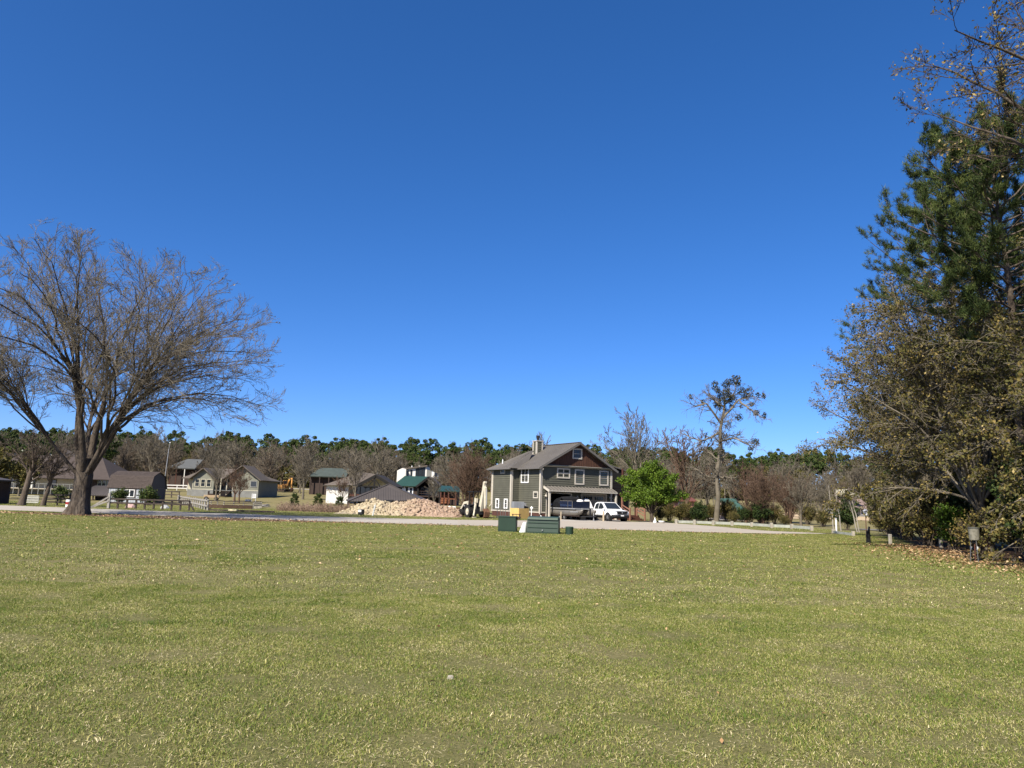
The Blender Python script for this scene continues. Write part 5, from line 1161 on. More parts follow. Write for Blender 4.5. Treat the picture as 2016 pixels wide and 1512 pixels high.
# ================================================================== VEHICLES AND MACHINES
m_rubber = M('tyre_rubber', (.022, .021, .020), .85, .3, 8)
m_alloy = M('alloy_rim', (.35, .35, .36), .35, .1, 5, metal=.7)
m_black = M('black_plastic', (.014, .014, .015), .55, .15, 5)
m_carwhite = M('white_car_paint', (.78, .79, .80), .22, .01, 1, spec=.6)
m_navy = M('navy_panel', (.006, .009, .024), .22, .15, 1.5, spec=.6)
m_alu = M('pontoon_aluminium', (.20, .185, .16), .5, .12, 1.2, metal=.55, spec=.5)
m_canvas = M('dark_canvas', (.010, .0105, .012), .9, .3, 3, bump=.5, spec=.05)
m_vinyl = M('white_vinyl', (.70, .68, .65), .6, .08, 3, bump=.3)
m_galv = M('galvanised', (.36, .36, .35), .5, .12, 4, metal=.5)
def wheel(parent, c, r, w, rim_mat, side, spokes=6, name='wheel', lugs=0):
    """wheel with axle along local y; side = +1/-1 is the outer face"""
    c = Vector(c); n = 28
    prof = [(r * .62, -w / 2), (r * .93, -w / 2), (r, -w * .36), (r, w * .36), (r * .93, w / 2), (r * .62, w / 2)]
    t = MB(); vs = []; fs = []
    for (rr, h) in prof:
        for k in range(n): a = 2 * math.pi * k / n; vs.append((c.x + rr * math.cos(a), c.y + h, c.z + rr * math.sin(a)))
    m = len(prof)
    for i in range(m):
        for k in range(n): fs.append((i * n + k, i * n + (k + 1) % n, ((i + 1) % m) * n + (k + 1) % n, ((i + 1) % m) * n + k))
    t.add(vs, fs)
    for k in range(lugs):
        a = 2 * math.pi * k / lugs
        for s in (-1, 1):
            a2 = a + (.12 if s > 0 else -.02) ; p = c + Vector((r * math.cos(a2) * 1.0, s * w * .02, r * math.sin(a2) * 1.0)); q = c + Vector((r * math.cos(a2 + .22) * 1.0, s * w * .5, r * math.sin(a2 + .22) * 1.0)); t.beam(p, q, r * .12, r * .09)
    wh = t.build(name, m_rubber, parent, smooth=False)
    d = MB(); y = c.y + side * w * .30
    d.tube((c.x, y - .02, c.z), (c.x, y + .02, c.z), r * .62, r * .62, 24); d.build('rim_disc', m_black if spokes else rim_mat, wh)
    if spokes:
        s_ = MB()
        for k in range(spokes):
            a = 2 * math.pi * k / spokes; s_.beam((c.x + r * .08 * math.cos(a), y + side * .035, c.z + r * .08 * math.sin(a)), (c.x + r * .6 * math.cos(a), y + side * .035, c.z + r * .6 * math.sin(a)), .035, r * .17)
        s_.tube((c.x, y + side * .02, c.z), (c.x, y + side * .06, c.z), r * .15, r * .12, 12); s_.build('rim', rim_mat, wh)
    else:
        s_ = MB(); s_.tube((c.x, y, c.z), (c.x, y + side * .07, c.z), r * .22, r * .18, 14); s_.build('hub', rim_mat, wh)
    return wh
def loft(mb, stations):
    """closed rings (lists of points) joined in order"""
    n = len(stations[0]); vs = [p for s in stations for p in s]; fs = []
    for i in range(len(stations) - 1):
        for k in range(n): fs.append((i * n + k, i * n + (k + 1) % n, (i + 1) * n + (k + 1) % n, (i + 1) * n + k))
    fs += [tuple(range(n - 1, -1, -1)), tuple(range((len(stations) - 1) * n, len(stations) * n))]
    mb.add(vs, fs)
def truck():
    near_r, near_f = hl(4.1, -2.7), hl(3.84, -5.5); d = (near_f - near_r).normalized(); left = Vector((-d.y, d.x, 0))
    c = (near_r + near_f) / 2 + left * .78; c.z = 0.02
    o = thing('pickup_truck', 'white crew-cab pickup truck parked in front of the closed garage door', 'pickup truck', c, math.atan2(d.y, d.x)); S = .95; o.scale = (S, S, S)
    def ring(x, w, zb, zt, r=.1): return [(x, -w + .05, zb), (x, -w, zb + .14), (x, -w - .005, (zb + zt) / 2), (x, -w + .02, zt - r), (x, -w + .09, zt - .02), (x, -w * .5, zt + .015), (x, w * .5, zt + .015), (x, w - .09, zt - .02), (x, w - .02, zt - r), (x, w + .005, (zb + zt) / 2), (x, w, zb + .14), (x, w - .05, zb)]
    m = MB(); loft(m, [ring(-2.62, .93, .62, 1.06), ring(-2.5, .965, .5, 1.10), ring(-1.0, .975, .46, 1.10), ring(.95, .975, .46, 1.12), ring(1.5, .97, .48, 1.10), ring(2.15, .955, .5, 1.04), ring(2.45, .9, .55, .96), ring(2.6, .80, .6, .86)])
    body = m.build('body', m_carwhite, o, smooth=True)
    m = MB(); m.box(-2.45, -1.1, -.78, .78, .95, 1.135); m.build('bed_opening', m_black, o)
    def ghr(z, t): return None
    B = [(-1.08, 1.08), (-.98, 1.62), (-.72, 1.76), (.05, 1.79), (.35, 1.75), (1.28, 1.10)]
    def gy(z): return .93 - .20 * ((z - 1.08) / .7) ** 1.2
    m = MB(); vs = [(x, s * gy(z), z) for s in (-1, 1) for x, z in B]; n = len(B)
    m.add(vs, [tuple(range(n)), tuple(range(2 * n - 1, n - 1, -1))] + [(k, n + k, n + (k + 1) % n, (k + 1) % n) for k in range(n)]); cab = m.build('cab', m_carwhite, o, bevel=.025)
    for s, nm in ((-1, 1), (1, 1)):
        for xs in ([(-.86, 1.13), (-.80, 1.55), (-.62, 1.66), (-.22, 1.68), (-.22, 1.13)], [(-.14, 1.13), (-.14, 1.68), (.12, 1.69), (.34, 1.62), (.98, 1.15)]):
            m = MB(); q = [(x, s * (gy(z) + .012), z) for x, z in xs]; q2 = [(x, s * (gy(z) - .01), z) for x, z in xs]; k = len(q)
            m.add(q + q2, [tuple(range(k)), tuple(range(2 * k - 1, k - 1, -1))] + [(i, k + i, k + (i + 1) % k, (i + 1) % k) for i in range(k)]); m.build('side_window', M_glass(), o)
    wq = [(1.20, 1.14, .80), (.40, 1.715, .66)]
    m = MB(); off = Vector((.565, 0, .825)) * .02; q = [Vector((wq[0][0], -wq[0][2], wq[0][1])) + off, Vector((wq[0][0], wq[0][2], wq[0][1])) + off, Vector((wq[1][0], wq[1][2], wq[1][1])) + off, Vector((wq[1][0], -wq[1][2], wq[1][1])) + off]
    m.add(q + [v - off * 1.5 for v in q], [(0, 1, 2, 3), (7, 6, 5, 4), (0, 4, 5, 1), (1, 5, 6, 2), (2, 6, 7, 3), (3, 7, 4, 0)]); m.build('windshield', M_glass(), o)
    m = MB(); m.box(-1.1, -1.05, -.65, .65, 1.2, 1.6); m.build('rear_window', M_glass(), o)
    for s in (-1, 1):
        for x, r in ((1.62, .385), (-1.56, .385)):
            m = MB(); m.tube((x, s * .70, r), (x, s * .985, r), r + .075, r + .075, 26); m.build('wheel_arch', m_black, o)
            wheel(o, (x, s * .875, r), r, .25, m_alloy, s, 7)
        m = MB(); m.box(-1.1, 1.15, s * .93, s * .985, .40, .52); m.build('sill', m_black, o)
        m = MB(); m.lathe([(.02, 0), (.09, .02), (.1, .12), (.06, .2)], (1.0, s * 1.08, 1.14), 10, 'x'); m.tube((1.06, s * .92, 1.16), (1.08, s * 1.05, 1.18), .025); m.build('mirror', m_carwhite if s < 0 else m_black, o)
        for x in (-.28, .72):
            m = MB(); m.box(x - .1, x + .1, s * .978, s * 1.0, .93, .96); m.build('door_handle', m_carwhite, o)
        m = MB(); m.box(-.185, -.175, s * .972, s * .986, .5, 1.1); m.box(-1.03, -1.02, s * .972, s * .986, .5, 1.1); m.build('door_gap', m_black, o)
        m = MB(); loft(m, [[(2.30, s * .93, .80), (2.30, s * .93, .95), (2.36, s * .60, .99), (2.36, s * .60, .86)], [(2.42, s * .905, .80), (2.40, s * .9, .93), (2.60, s * .58, .96), (2.61, s * .58, .86)]]); m.build('headlight', M_glass('headlight_glass', (.25, .26, .28), .1), o)
        m = MB(); m.tube((2.55, s * .66, .53), (2.635, s * .66, .53), .055, .05, 12); m.build('fog_light', m_white, o)
    m = MB(); m.prism([(-.60, .98), (.60, .98), (.52, .66), (-.52, .66)], 2.55, 2.645, 'x'); gr = m.build('grille', m_black, o, bevel=.015)
    m = MB(); m.box(2.64, 2.665, -.62, .62, .90, .945); m.build('grille_bar', M('dark_chrome', (.08, .08, .085), .2, .02, metal=.8), gr)
    m = MB(); m.lathe([(.001, 0), (.07, .0), (.07, .012), (.001, .016)], (2.655, 0, .83), 16, 'x'); m.build('badge', m_alloy, gr)
    m = MB(); loft(m, [[(2.3, -.95, .42), (2.3, -.95, .62), (2.3, .95, .62), (2.3, .95, .42)], [(2.66, -.78, .40), (2.67, -.78, .60), (2.67, .78, .60), (2.66, .78, .40)]]); m.build('front_bumper', m_black, o, bevel=.03)
    m = MB(); m.box(2.67, 2.685, -.17, .17, .50, .61); m.build('licence_plate', m_vinyl, o)
    m = MB(); m.box(-2.72, -2.58, -.9, .9, .46, .66); m.build('rear_bumper', m_black, o)
    m = MB(); m.box(-2.2, 2.3, -.8, .8, .28, .5); m.build('underbody', m_black, o)
truck()
def boat():
    c = hl(1.95, -2.65); o = thing('pontoon_boat', 'navy pontoon boat with rumpled grey cover on a trailer before the open garage', 'boat', (c.x, c.y, 0), HA - math.pi / 2)
    for s in (-1, 1):
        m = MB(); y = s * .72; r = .29; zc = .68; st = []
        for x, rr, dz in ((-2.5, .20, 0), (-2.44, .27, 0), (-2.3, r, 0), (1.3, r, 0), (1.8, r * .96, .01), (2.15, r * .8, .07), (2.42, r * .5, .16), (2.58, r * .12, .26)):
            st.append([(x, y + rr * math.cos(a), zc + dz + rr * math.sin(a)) for a in [2 * math.pi * k / 18 for k in range(18)]])
        loft(m, st); tb = m.build('pontoon_tube', m_alu, o, smooth=True)
        m = MB(); m.box(1.0, 2.2, y - s * 0 - .02 + s * .27, y + .02 + s * .27, .72, .80); m.build('strake', m_galv, tb)
        m = MB()
        for x in (-2.0, -1.0, 0, 1.0): m.box(x - .3, x + .3, y - .06, y + .06, .93, 1.0)
        m.build('riser', m_galv, tb)
    m = MB(); m.box(-2.5, 1.75, -1.02, 1.02, .98, 1.08); dk = m.build('deck', m_galv, o)
    for x0, x1, z1 in ((-.75, .55, 1.70), (.6, 1.25, 1.70), (-2.3, -.85, 1.45)):
        for s in (-1, 1):
            m = MB(); m.box(x0, x1, s * .98 - .03, s * .98 + .03, 1.10, z1); f = m.build('fence_panel', m_navy, o)
            m = MB(); m.tube((x0, s * .98, z1 + .02), (x1, s * .98, z1 + .02), .03); m.tube((x0, s * .98, 1.1), (x0, s * .98, z1), .025); m.tube((x1, s * .98, 1.1), (x1, s * .98, z1), .025); m.build('fence_rail', m_alu if z1 > 1.5 else m_black, f)
            m = MB(); m.box(x0 + .05, x1 - .05, s * 1.015 - .004, s * 1.015 + .004, 1.30, 1.36); m.build('stripe', M('pale_blue_stripe', (.03, .05, .11), .4, .1), f)
    m = MB(); m.box(1.22, 1.28, -.92, .92, 1.1, 1.68); m.build('bow_gate', m_navy, o)
    # rumpled stern cover drawn over a frame
    rr = random.Random(5); m = MB(); st = []
    for x, w_, zt in ((-2.45, .9, 1.30), (-2.2, 1.0, 1.62), (-1.7, 1.03, 1.98), (-1.15, 1.03, 2.02), (-.8, 1.02, 1.85), (-.7, 1.0, 1.60)):
        j = lambda: rr.uniform(-.045, .045)
        st.append([(x + j(), -w_ - .02, 1.15), (x + j(), -w_ + .02 + j(), (1.15 + zt) / 2 + j()), (x + j(), -w_ * .72, zt - .1 + j()), (x + j(), -w_ * .3, zt + .02 + j()), (x + j(), w_ * .3, zt + .02 + j()), (x + j(), w_ * .72, zt - .1 + j()), (x + j(), w_ - .02 + j(), (1.15 + zt) / 2 + j()), (x + j(), w_ + .02, 1.15)])
    loft(m, st); m.build('stern_cover', m_canvas, o)
    m = MB(); st = []
    for k in range(7):
        a = math.pi * k / 6; x = -.5 - .26 * math.cos(a); z = 1.62 + .44 * math.sin(a)
        st.append([(x + rr.uniform(-.04, .04), -1.0, z - .1), (x, -1.02, z + .03), (x, 0, z + .09), (x, .9, z + .04), (x, .9, z - .1)])
    loft(m, st); m.build('folded_canopy', M('pale_grey_canvas', (.02, .02, .021), .85, .25, 4, bump=.4, spec=.05), o)
    m = MB(); m.lathe([(.30, 1.6), (.33, 1.72), (.26, 1.84), (.1, 1.89)], (.95, .1, 0), 18); m.build('seat_cover', m_vinyl, o)
    m = MB(); m.box(-2.75, -2.5, -.25, .25, .9, 1.55); m.box(-2.78, -2.62, -.1, .1, .35, .95); m.build('outboard_motor', m_black, o, bevel=.04)
    # trailer
    t = thing('boat_trailer', 'low black trailer carrying the pontoon boat', 'trailer', (c.x, c.y, 0), HA - math.pi / 2)
    m = MB()
    for s in (-1, 1): m.box(-2.2, 2.0, s * .62 - .05, s * .62 + .05, .32, .40)
    for x in (-2.0, -.9, .3, 1.5): m.box(x - .05, x + .05, -.9, .9, .335, .395)
    m.beam((2.0, -.6, .36), (3.5, 0, .42), .09); m.beam((2.0, .6, .36), (3.5, 0, .42), .09); m.build('frame', m_black, t)
    m = MB()
    for s in (-1, 1): m.beam((-2.2, s * .85, .40), (2.2, s * .85, .40), .1, .06)
    m.build('bunk', m_darkwall, t)
    for s in (-1, 1):
        for x in (-.9, -.2): wheel(t, (x, s * .78, .24), .24, .17, m_galv, s, 5)
        m = MB(); m.box(-1.25, .15, s * .78 - .1, s * .78 + .1, .49, .515); m.build('mudguard', m_galv, t)
    m = MB(); m.tube((3.2, 0, 0.02), (3.2, 0, .75), .04); m.tube((3.2, -.05, .06), (3.2, .05, .06), .07); m.build('jack', m_galv, t)
    m = MB(); m.box(2.6, 2.72, -.05, .05, .4, 1.1); m.build('winch_post', m_black, t)
    # white and navy covered craft beside it
    q = hl(4.9, -.9); j = thing('covered_watercraft', 'white-hooded watercraft with navy side between boat and truck', 'watercraft', (q.x, q.y, 0), HA - math.pi / 2)
    m = MB(); loft(m, [[(-1.3, -.5, .6), (-1.3, .5, .6), (-1.25, .42, .95), (-1.25, -.42, .95)], [(.5, -.55, .5), (.5, .55, .5), (.5, .5, 1.1), (.5, -.5, 1.1)], [(1.4, -.1, .7), (1.4, .1, .7), (1.35, .15, 1.05), (1.35, -.15, 1.05)]]); m.build('hull', m_navy, j, bevel=.05)
    m = MB(); loft(m, [[(-.9, -.4, .95), (-.9, .4, .95), (-.85, .2, 1.75), (-.85, -.2, 1.75)], [(-.3, -.46, 1.05), (-.3, .46, 1.05), (-.3, .25, 2.0), (-.3, -.25, 2.0)], [(.25, -.46, 1.08), (.25, .46, 1.08), (.2, .2, 1.7), (.2, -.2, 1.7)], [(.7, -.3, 1.05), (.7, .3, 1.05), (.6, .1, 1.2), (.6, -.1, 1.2)]]); m.build('white_hood', m_vinyl, j, bevel=.04)
    m = MB(); m.box(-.9, .9, -.4, .4, .02, .5); m.build('stand', m_black, j)
boat()
def backhoe():
    m_cr = M('faded_cream_paint', (.50, .455, .35), .7, .14, 2.5); m_rust = M('rusty_steel', (.13, .065, .035), .85, .4, 5, bump=.3)
    c = Vector((-2.9, 67.5, -.0)); o = thing('backhoe_loader', 'old cream and black backhoe loader with raised boom beside the dirt heap', 'backhoe', c, R_(120)); o.scale = (.98, .98, .98)
    for s in (-1, 1):
        wheel(o, (0, s * .74, .56), .56, .42, m_cr, s, 0, lugs=18); wheel(o, (1.75, s * .66, .36), .36, .30, m_cr, s, 0, lugs=14)
        m = MB(); m.prism([(-.55, 1.12), (.35, 1.12), (.55, .95), (.5, .85), (.35, 1.04), (-.5, 1.04)], s * .74 - .2, s * .74 + .2, 'y'); m.build('mudguard', m_black, o)
        m = MB(); m.beam((.75, s * .46, 1.38), (1.45, s * .5, 1.28), .12, .22); m.beam((1.4, s * .5, 1.32), (2.35, s * .5, .42), .12, .20); m.beam((.7, s * .46, .6), (.8, s * .46, 1.45), .14, .16); la = m.build('loader_arm', m_cr, o)
        m = MB(); m.tube((.85, s * .46, .75), (1.6, s * .5, 1.1), .05); m.tube((1.5, s * .42, 1.3), (2.3, s * .42, .75), .045); m.build('ram', m_galv, la)
        m = MB(); m.beam((-.78, s * .52, .62), (-.86, s * .66, .18), .13, .16); m.beam((-.74, s * .42, 1.42), (-.8, s * .60, .32), .15, .13); m.box(-.98, -.7, s * .60 - .17, s * .60 + .17, .02, .08); m.box(-.9, -.66, s * .42 - .12, s * .42 + .12, 1.35, 1.75); m.build('stabiliser', m_cr, o)
        for x in (-.35, .55): m = MB(); m.beam((x, s * .48, 1.05), (x + (.06 if x < 0 else -.06), s * .46, 2.30), .06); m.build('cab_post', m_black, o)
    m = MB(); m.box(.45, 2.05, -.36, .36, .62, 1.18); m.build('hood', m_black, o, bevel=.05)
    m = MB(); m.box(-.6, 2.0, -.3, .3, .42, .72); m.build('chassis', m_black, o)
    m = MB(); m.box(-.5, .75, -.56, .56, 2.28, 2.36); m.build('cab_roof', m_black, o, bevel=.02)
    m = MB(); m.box(-.45, .55, -.44, .44, .72, .95); m.box(-.2, .2, -.25, .25, .95, 1.15); m.box(-.28, -.18, -.25, .25, 1.1, 1.65); m.build('seat', m_black, o)
    m = MB(); m.tube((1.2, -.2, 1.15), (1.2, -.2, 1.8), .04); m.build('exhaust', m_rust, o)
    m = MB(); m.prism([(2.3, .12), (2.95, .10), (3.0, .18), (2.45, .24), (2.4, .85), (2.28, .85)], -.85, .85, 'y'); m.build('loader_bucket', m_rust, o)
    m = MB(); m.box(-.95, -.6, -.55, .55, .35, .75); m.box(-1.05, -.8, -.14, .14, .3, 1.0); m.build('swing_frame', m_black, o)
    m = MB(); m.prism([(-.95, .55), (-.72, 1.15), (-1.25, 2.45), (-1.42, 3.2), (-1.62, 3.2), (-1.58, 2.5), (-1.1, .6)], -.13, .13, 'y'); m.box(-1.75, -1.45, -.1, .1, 3.1, 3.28); bm = m.build('boom', m_cr, o, bevel=.02)
    m = MB(); m.tube((-.9, 0, 1.5), (-1.3, 0, 2.5), .06); m.build('ram', m_galv, bm)
    m = MB(); m.prism([(-1.48, 2.9), (-1.8, 2.7), (-1.95, 1.1), (-1.85, .75), (-1.7, .8), (-1.58, 2.4)], -.1, .1, 'y'); m.build('dipper_arm', m_cr, o, bevel=.015)
    m = MB(); m.tube((-1.95, 0, 2.5), (-1.98, 0, 1.2), .05); m.build('ram', m_galv, o)
    m = MB(); m.prism([(-1.75, .82), (-1.98, .86), (-2.22, .55), (-2.15, .12), (-1.85, .02), (-1.98, .2), (-2.05, .5), (-1.85, .68)], -.26, .26, 'y'); bk = m.build('digging_bucket', m_rust, o)
    for k in range(4): m = MB(); m.beam((-1.9, -.2 + k * .133, .06), (-1.72, -.2 + k * .133, .0), .04); m.build('tooth', m_rust, bk)
backhoe()
def excavator():
    m_y = M('orange_yellow_paint', (.50, .25, .07), .6, .15, 2); Y = 172; q = ground(558, Y); o = thing('excavator', 'small orange-yellow excavator parked by the log pile', 'excavator', q, R_(-25))
    for s in (-1, 1):
        m = MB(); st = [[(x, s * .8 - .2, z), (x, s * .8 + .2, z)] for x, z in ()]
        m.prism([(-1.3, .15), (-1.15, 0), (1.15, 0), (1.3, .15), (1.3, .45), (1.15, .6), (-1.15, .6), (-1.3, .45)], s * .8 - .22, s * .8 + .22, 'y'); m.build('track', M('muddy_track', (.16, .11, .07), .9, .3, 4), o)
    m = MB(); m.box(-1.4, .9, -.85, .85, .65, 1.5); m.build('engine_house', m_y, o, bevel=.06)
    m = MB(); m.box(-.4, .9, .05, .85, 1.5, 2.6); cb = m.build('cab', m_y, o, bevel=.05); m = MB(); m.box(-.25, .93, .02, .88, 1.7, 2.45); m.build('cab_window', M_glass(), cb)
    m = MB(); m.prism([(.7, 1.0), (.9, 1.4), (1.8, 3.2), (2.6, 3.0), (2.5, 2.7), (1.95, 2.8), (1.1, 1.0)], -.35, -.05, 'y'); m.build('boom', m_y, o)
    m = MB(); m.prism([(2.3, 3.2), (2.65, 3.1), (2.6, 1.0), (2.35, .8)], -.32, -.08, 'y'); m.build('dipper_arm', m_y, o)
    m = MB(); m.prism([(2.3, .9), (2.65, .9), (2.9, .4), (2.6, 0), (2.2, .1), (2.5, .4)], -.5, .1, 'y'); m.build('bucket', M('rusty_steel', (.13, .065, .035)), o)
excavator()
r_ = random.Random(4)
lp = ground(523, 160)
for k in range(9):
    row = 0 if k < 4 else (1 if k < 7 else 2); i = k if k < 4 else (k - 4 if k < 7 else k - 7)
    o = thing('cut_log', 'fresh cut tan log in the pile beside the excavator', 'log', lp + Vector((r_.uniform(-.3, .3), -.6 + i * .42 + row * .21, .2 + row * .34)), R_(r_.uniform(-6, 6)), 'log pile beside the excavator')
    m = MB(); m.tube((-1.3, 0, 0), (1.3, 0, 0), .2, .19, 12); m.build('bark_stem', M('tan_log', (.42, .28, .16), .85, .25, 3), o)
    m = MB(); m.tube((-1.31, 0, 0), (-1.29, 0, 0), .17, .17, 12); m.tube((1.29, 0, 0), (1.31, 0, 0), .16, .16, 12); m.build('cut_end', M('pale_cut_wood', (.6, .45, .28), .8, .1, 5), o)

# ================================================================== DIRT HEAP
def dirt():
    from mathutils import noise as mn
    xs = [G(p, 1016)[0] * 68 / G(p, 1016)[1] for p in (655, 672, 692, 715, 732, 748, 766, 784, 806, 822, 838, 852, 868, 886, 904, 912)]
    hs_ = [0, .2, .52, 1.1, 1.42, 1.34, 1.02, 1.15, 1.38, 1.40, 1.44, 1.25, .98, .78, .5, 0]
    x0, x1 = xs[0] - .3, xs[-1] + .3; nx, ny = 200, 84
    X = np.linspace(x0, x1, nx); Yy = np.linspace(65.6, 71.6, ny); V = np.zeros((ny, nx, 3))
    for j, y in enumerate(Yy):
        for i, x in enumerate(X):
            h = float(np.interp(x, xs, hs_)); d = (y - 68.7) / 3.0; f = max(0, 1 - abs(d) ** 1.35)
            n = mn.fractal(Vector((x * .9, y * .9, 3)), .9, 2.1, 6); n2 = abs(mn.noise(Vector((x * 2.6, y * 2.6, 9)))); n3 = mn.noise(Vector((x * 6.5, y * 6.5, 2)))
            z = h * f * (1 + .20 * n) + (.26 * n2 + .10 * n3) * min(1, h * f * 2.2)
            V[j, i] = (x, y, max(-.05, z - .03))
    i = np.arange(ny * nx).reshape(ny, nx)[:-1, :-1].ravel(); Q = np.stack([i, i + 1, i + nx + 1, i + nx], -1)
    m_ = bpy.data.materials.new('heaped_earth'); t, b = nodes_of(m_); N = t.nodes; L = t.links; b.inputs['Roughness'].default_value = .97; b.inputs['Specular IOR Level'].default_value = .05
    g = N.new('ShaderNodeNewGeometry').outputs['Position']; nz = N.new('ShaderNodeTexNoise'); nz.inputs['Scale'].default_value = 1.3; nz.inputs['Detail'].default_value = 8; L.new(g, nz.inputs[0])
    nf = N.new('ShaderNodeTexNoise'); nf.inputs['Scale'].default_value = 7; nf.inputs['Detail'].default_value = 6; L.new(g, nf.inputs[0])
    def rp(v, st):
        r = N.new('ShaderNodeValToRGB'); e = r.color_ramp.elements
        while len(e) < len(st): e.new(.5)
        for k, (p, c) in enumerate(st): e[k].position = p; e[k].color = (*c, 1)
        L.new(v, r.inputs[0]); return r.outputs[0]
    a = rp(nf.outputs[0], [(.3, (.20, .16, .095)), (.5, (.38, .315, .205)), (.7, (.53, .45, .32))]); c = rp(nf.outputs[0], [(.3, (.19, .125, .085)), (.5, (.32, .225, .16)), (.7, (.44, .325, .24))])
    sx = N.new('ShaderNodeSeparateXYZ'); L.new(g, sx.inputs[0]); mr = N.new('ShaderNodeMapRange'); mr.inputs[1].default_value = xs[7] - 1.5; mr.inputs[2].default_value = xs[10]; L.new(sx.outputs[0], mr.inputs[0])
    ad = N.new('ShaderNodeMath'); ad.operation = 'ADD'; ad.use_clamp = True; L.new(mr.outputs[0], ad.inputs[0]); mu = N.new('ShaderNodeMath'); mu.operation = 'MULTIPLY_ADD'; L.new(nz.outputs[0], mu.inputs[0]); mu.inputs[1].default_value = 1.2; mu.inputs[2].default_value = -.6; L.new(mu.outputs[0], ad.inputs[1])
    mx = N.new('ShaderNodeMixRGB'); L.new(ad.outputs[0], mx.inputs[0]); L.new(a, mx.inputs[1]); L.new(c, mx.inputs[2]); L.new(mx.outputs[0], b.inputs['Base Color'])
    bp = N.new('ShaderNodeBump'); bp.inputs['Strength'].default_value = 1; bp.inputs['Distance'].default_value = .12; L.new(nf.outputs[0], bp.inputs['Height']); L.new(bp.outputs[0], b.inputs['Normal'])
    o = mobj('dirt_heap', npmesh('dirt_heap', V.reshape(-1, 3), Q, None, m_)); tag(o, 'long lumpy heap of tan and pinkish dirt beyond the road', 'dirt heap')
    r = np.random.default_rng(3); n = 520; ii = r.integers(0, nx, n); jj = r.integers(0, ny // 2, n); p = V[jj, ii]; keep = p[:, 2] > .08; p = p[keep]; s = r.uniform(.05, .17, len(p)) * r.uniform(.6, 1.2, len(p))
    dirs = nrm(r.normal(0, 1, (len(p), 8, 3))); cube = np.array([[-1, -1, -1], [1, -1, -1], [1, 1, -1], [-1, 1, -1], [-1, -1, 1], [1, -1, 1], [1, 1, 1], [-1, 1, 1]]) * .6
    v = p[:, None] + (cube[None] + r.normal(0, .22, (len(p), 8, 3))) * s[:, None, None]
    fq = np.array([(3, 2, 1, 0), (4, 5, 6, 7), (0, 1, 5, 4), (1, 2, 6, 5), (2, 3, 7, 6), (3, 0, 4, 7)]); q = (np.arange(len(p)) * 8)[:, None, None] + fq[None]
    cl = mobj('clods', npmesh('clods', v.reshape(-1, 3), q.reshape(-1, 4), None, m_), o); cl['kind'] = 'stuff'
dirt()

# ================================================================== UTILITY BOXES ON THE LAWN
m_ugreen = M('dark_green_box_paint', (.016, .036, .020), .5, .12, 2.0, spec=.4); m_ulid = M('paler_green_lid', (.034, .06, .04), .55, .12, 2)  # lids and ribs in a paler green than the cabinets
m_pipe = M('pale_pvc', (.62, .66, .60), .5, .06, 2)
def transformer():
    q = (G(1041, 1047.2) + G(1101, 1050.2)) / 2; o = thing('transformer_cabinet', 'wide dark green transformer cabinet with sloping ribbed front on the lawn', 'utility box', (q[0], q[1] + .45, 0), R_(-9))
    m = MB(); m.prism([(-.55, -.05), (-.42, .70), (.50, .70), (.52, -.05)], -.83, .83, 'x'); m.build('cabinet', m_ugreen, o, bevel=.012)
    for z, y in ((.26, -.515), (.5, -.475)): m = MB(); m.box(-.78, .78, y - .02, y + .03, z - .014, z + .014); m.build('rib', m_ulid, o)
    m = MB(); m.prism([(-.50, .66), (-.44, .78), (.50, .82), (.56, .66)], -.80, .80, 'x'); m.build('lid', m_ulid, o, bevel=.012)
    m = MB(); m.box(-.86, .86, -.58, .56, -.06, .035); m.build('base_frame', m_ugreen, o)
    m = MB(); m.box(-.02, .02, -.60, -.54, .10, .16); m.build('padlock', m_galv, o)
transformer()
def junction():
    q = (G(981, 1044.6) + G(1018, 1046.4)) / 2; o = thing('junction_cabinet', 'square dark green junction cabinet left of the sloping one', 'utility box', (q[0], q[1] + .4, 0), R_(-7))
    m = MB(); m.box(-.48, .48, -.36, .36, -.05, .74); m.build('cabinet', m_ugreen, o, bevel=.012)
    m = MB(); m.box(-.50, .50, -.39, .38, .74, .78); m.build('lid', m_ulid, o, bevel=.008)
    m = MB(); m.prism([(.5, .6), (.5, .76), (.68, .76), (.64, .62)], -.2, .2, 'y'); m.build('side_bracket', m_darkwall, o)
    m = MB(); m.box(-.44, .44, -.375, -.36, .05, .70); m.build('door_panel', m_ugreen, o)
junction()
q = G(1029, 1047); o = thing('pipe_guard', 'pale tapered plastic pipe guard leaning between the green cabinets', 'pipe', (q[0], q[1] + .12, 0), 0)
m = MB(); m.add([(x + dx, y, z) for z, r, dx in ((-.03, .19, 0), (.5, .105, .12)) for x, y in [(r * math.cos(2 * math.pi * k / 16), r * .8 * math.sin(2 * math.pi * k / 16)) for k in range(16)]], [(k, (k + 1) % 16, 16 + (k + 1) % 16, 16 + k) for k in range(16)] + [tuple(range(16, 32))]); m.build('pipe_shell', m_pipe, o, smooth=False)
m = MB(); m.beam((.16, .05, -.03), (.30, .05, .48), .10, .03); m.build('side_strip', m_darkwall, o)
q = G(1036, 1047); o = thing('wooden_stake', 'pale leaning wooden stake beside the sloping green cabinet', 'stake', (q[0], q[1], 0), 0); m = MB(); m.beam((0, 0, -.05), (.11, 0, .52), .035, .035); m.build('stake_shaft', M('pale_stake', (.5, .42, .3), .8, .15, 5), o); m = MB(); m.beam((.11, 0, .52), (.125, 0, .57), .02, .02); m.build('stake_tip', M('pale_stake', (0, 0, 0)), o)
q = G(1121.5, 1051); o = thing('cable_pedestal', 'short round green cable pedestal beside the sloping cabinet', 'utility box', (q[0], q[1] + .2, 0), 0)
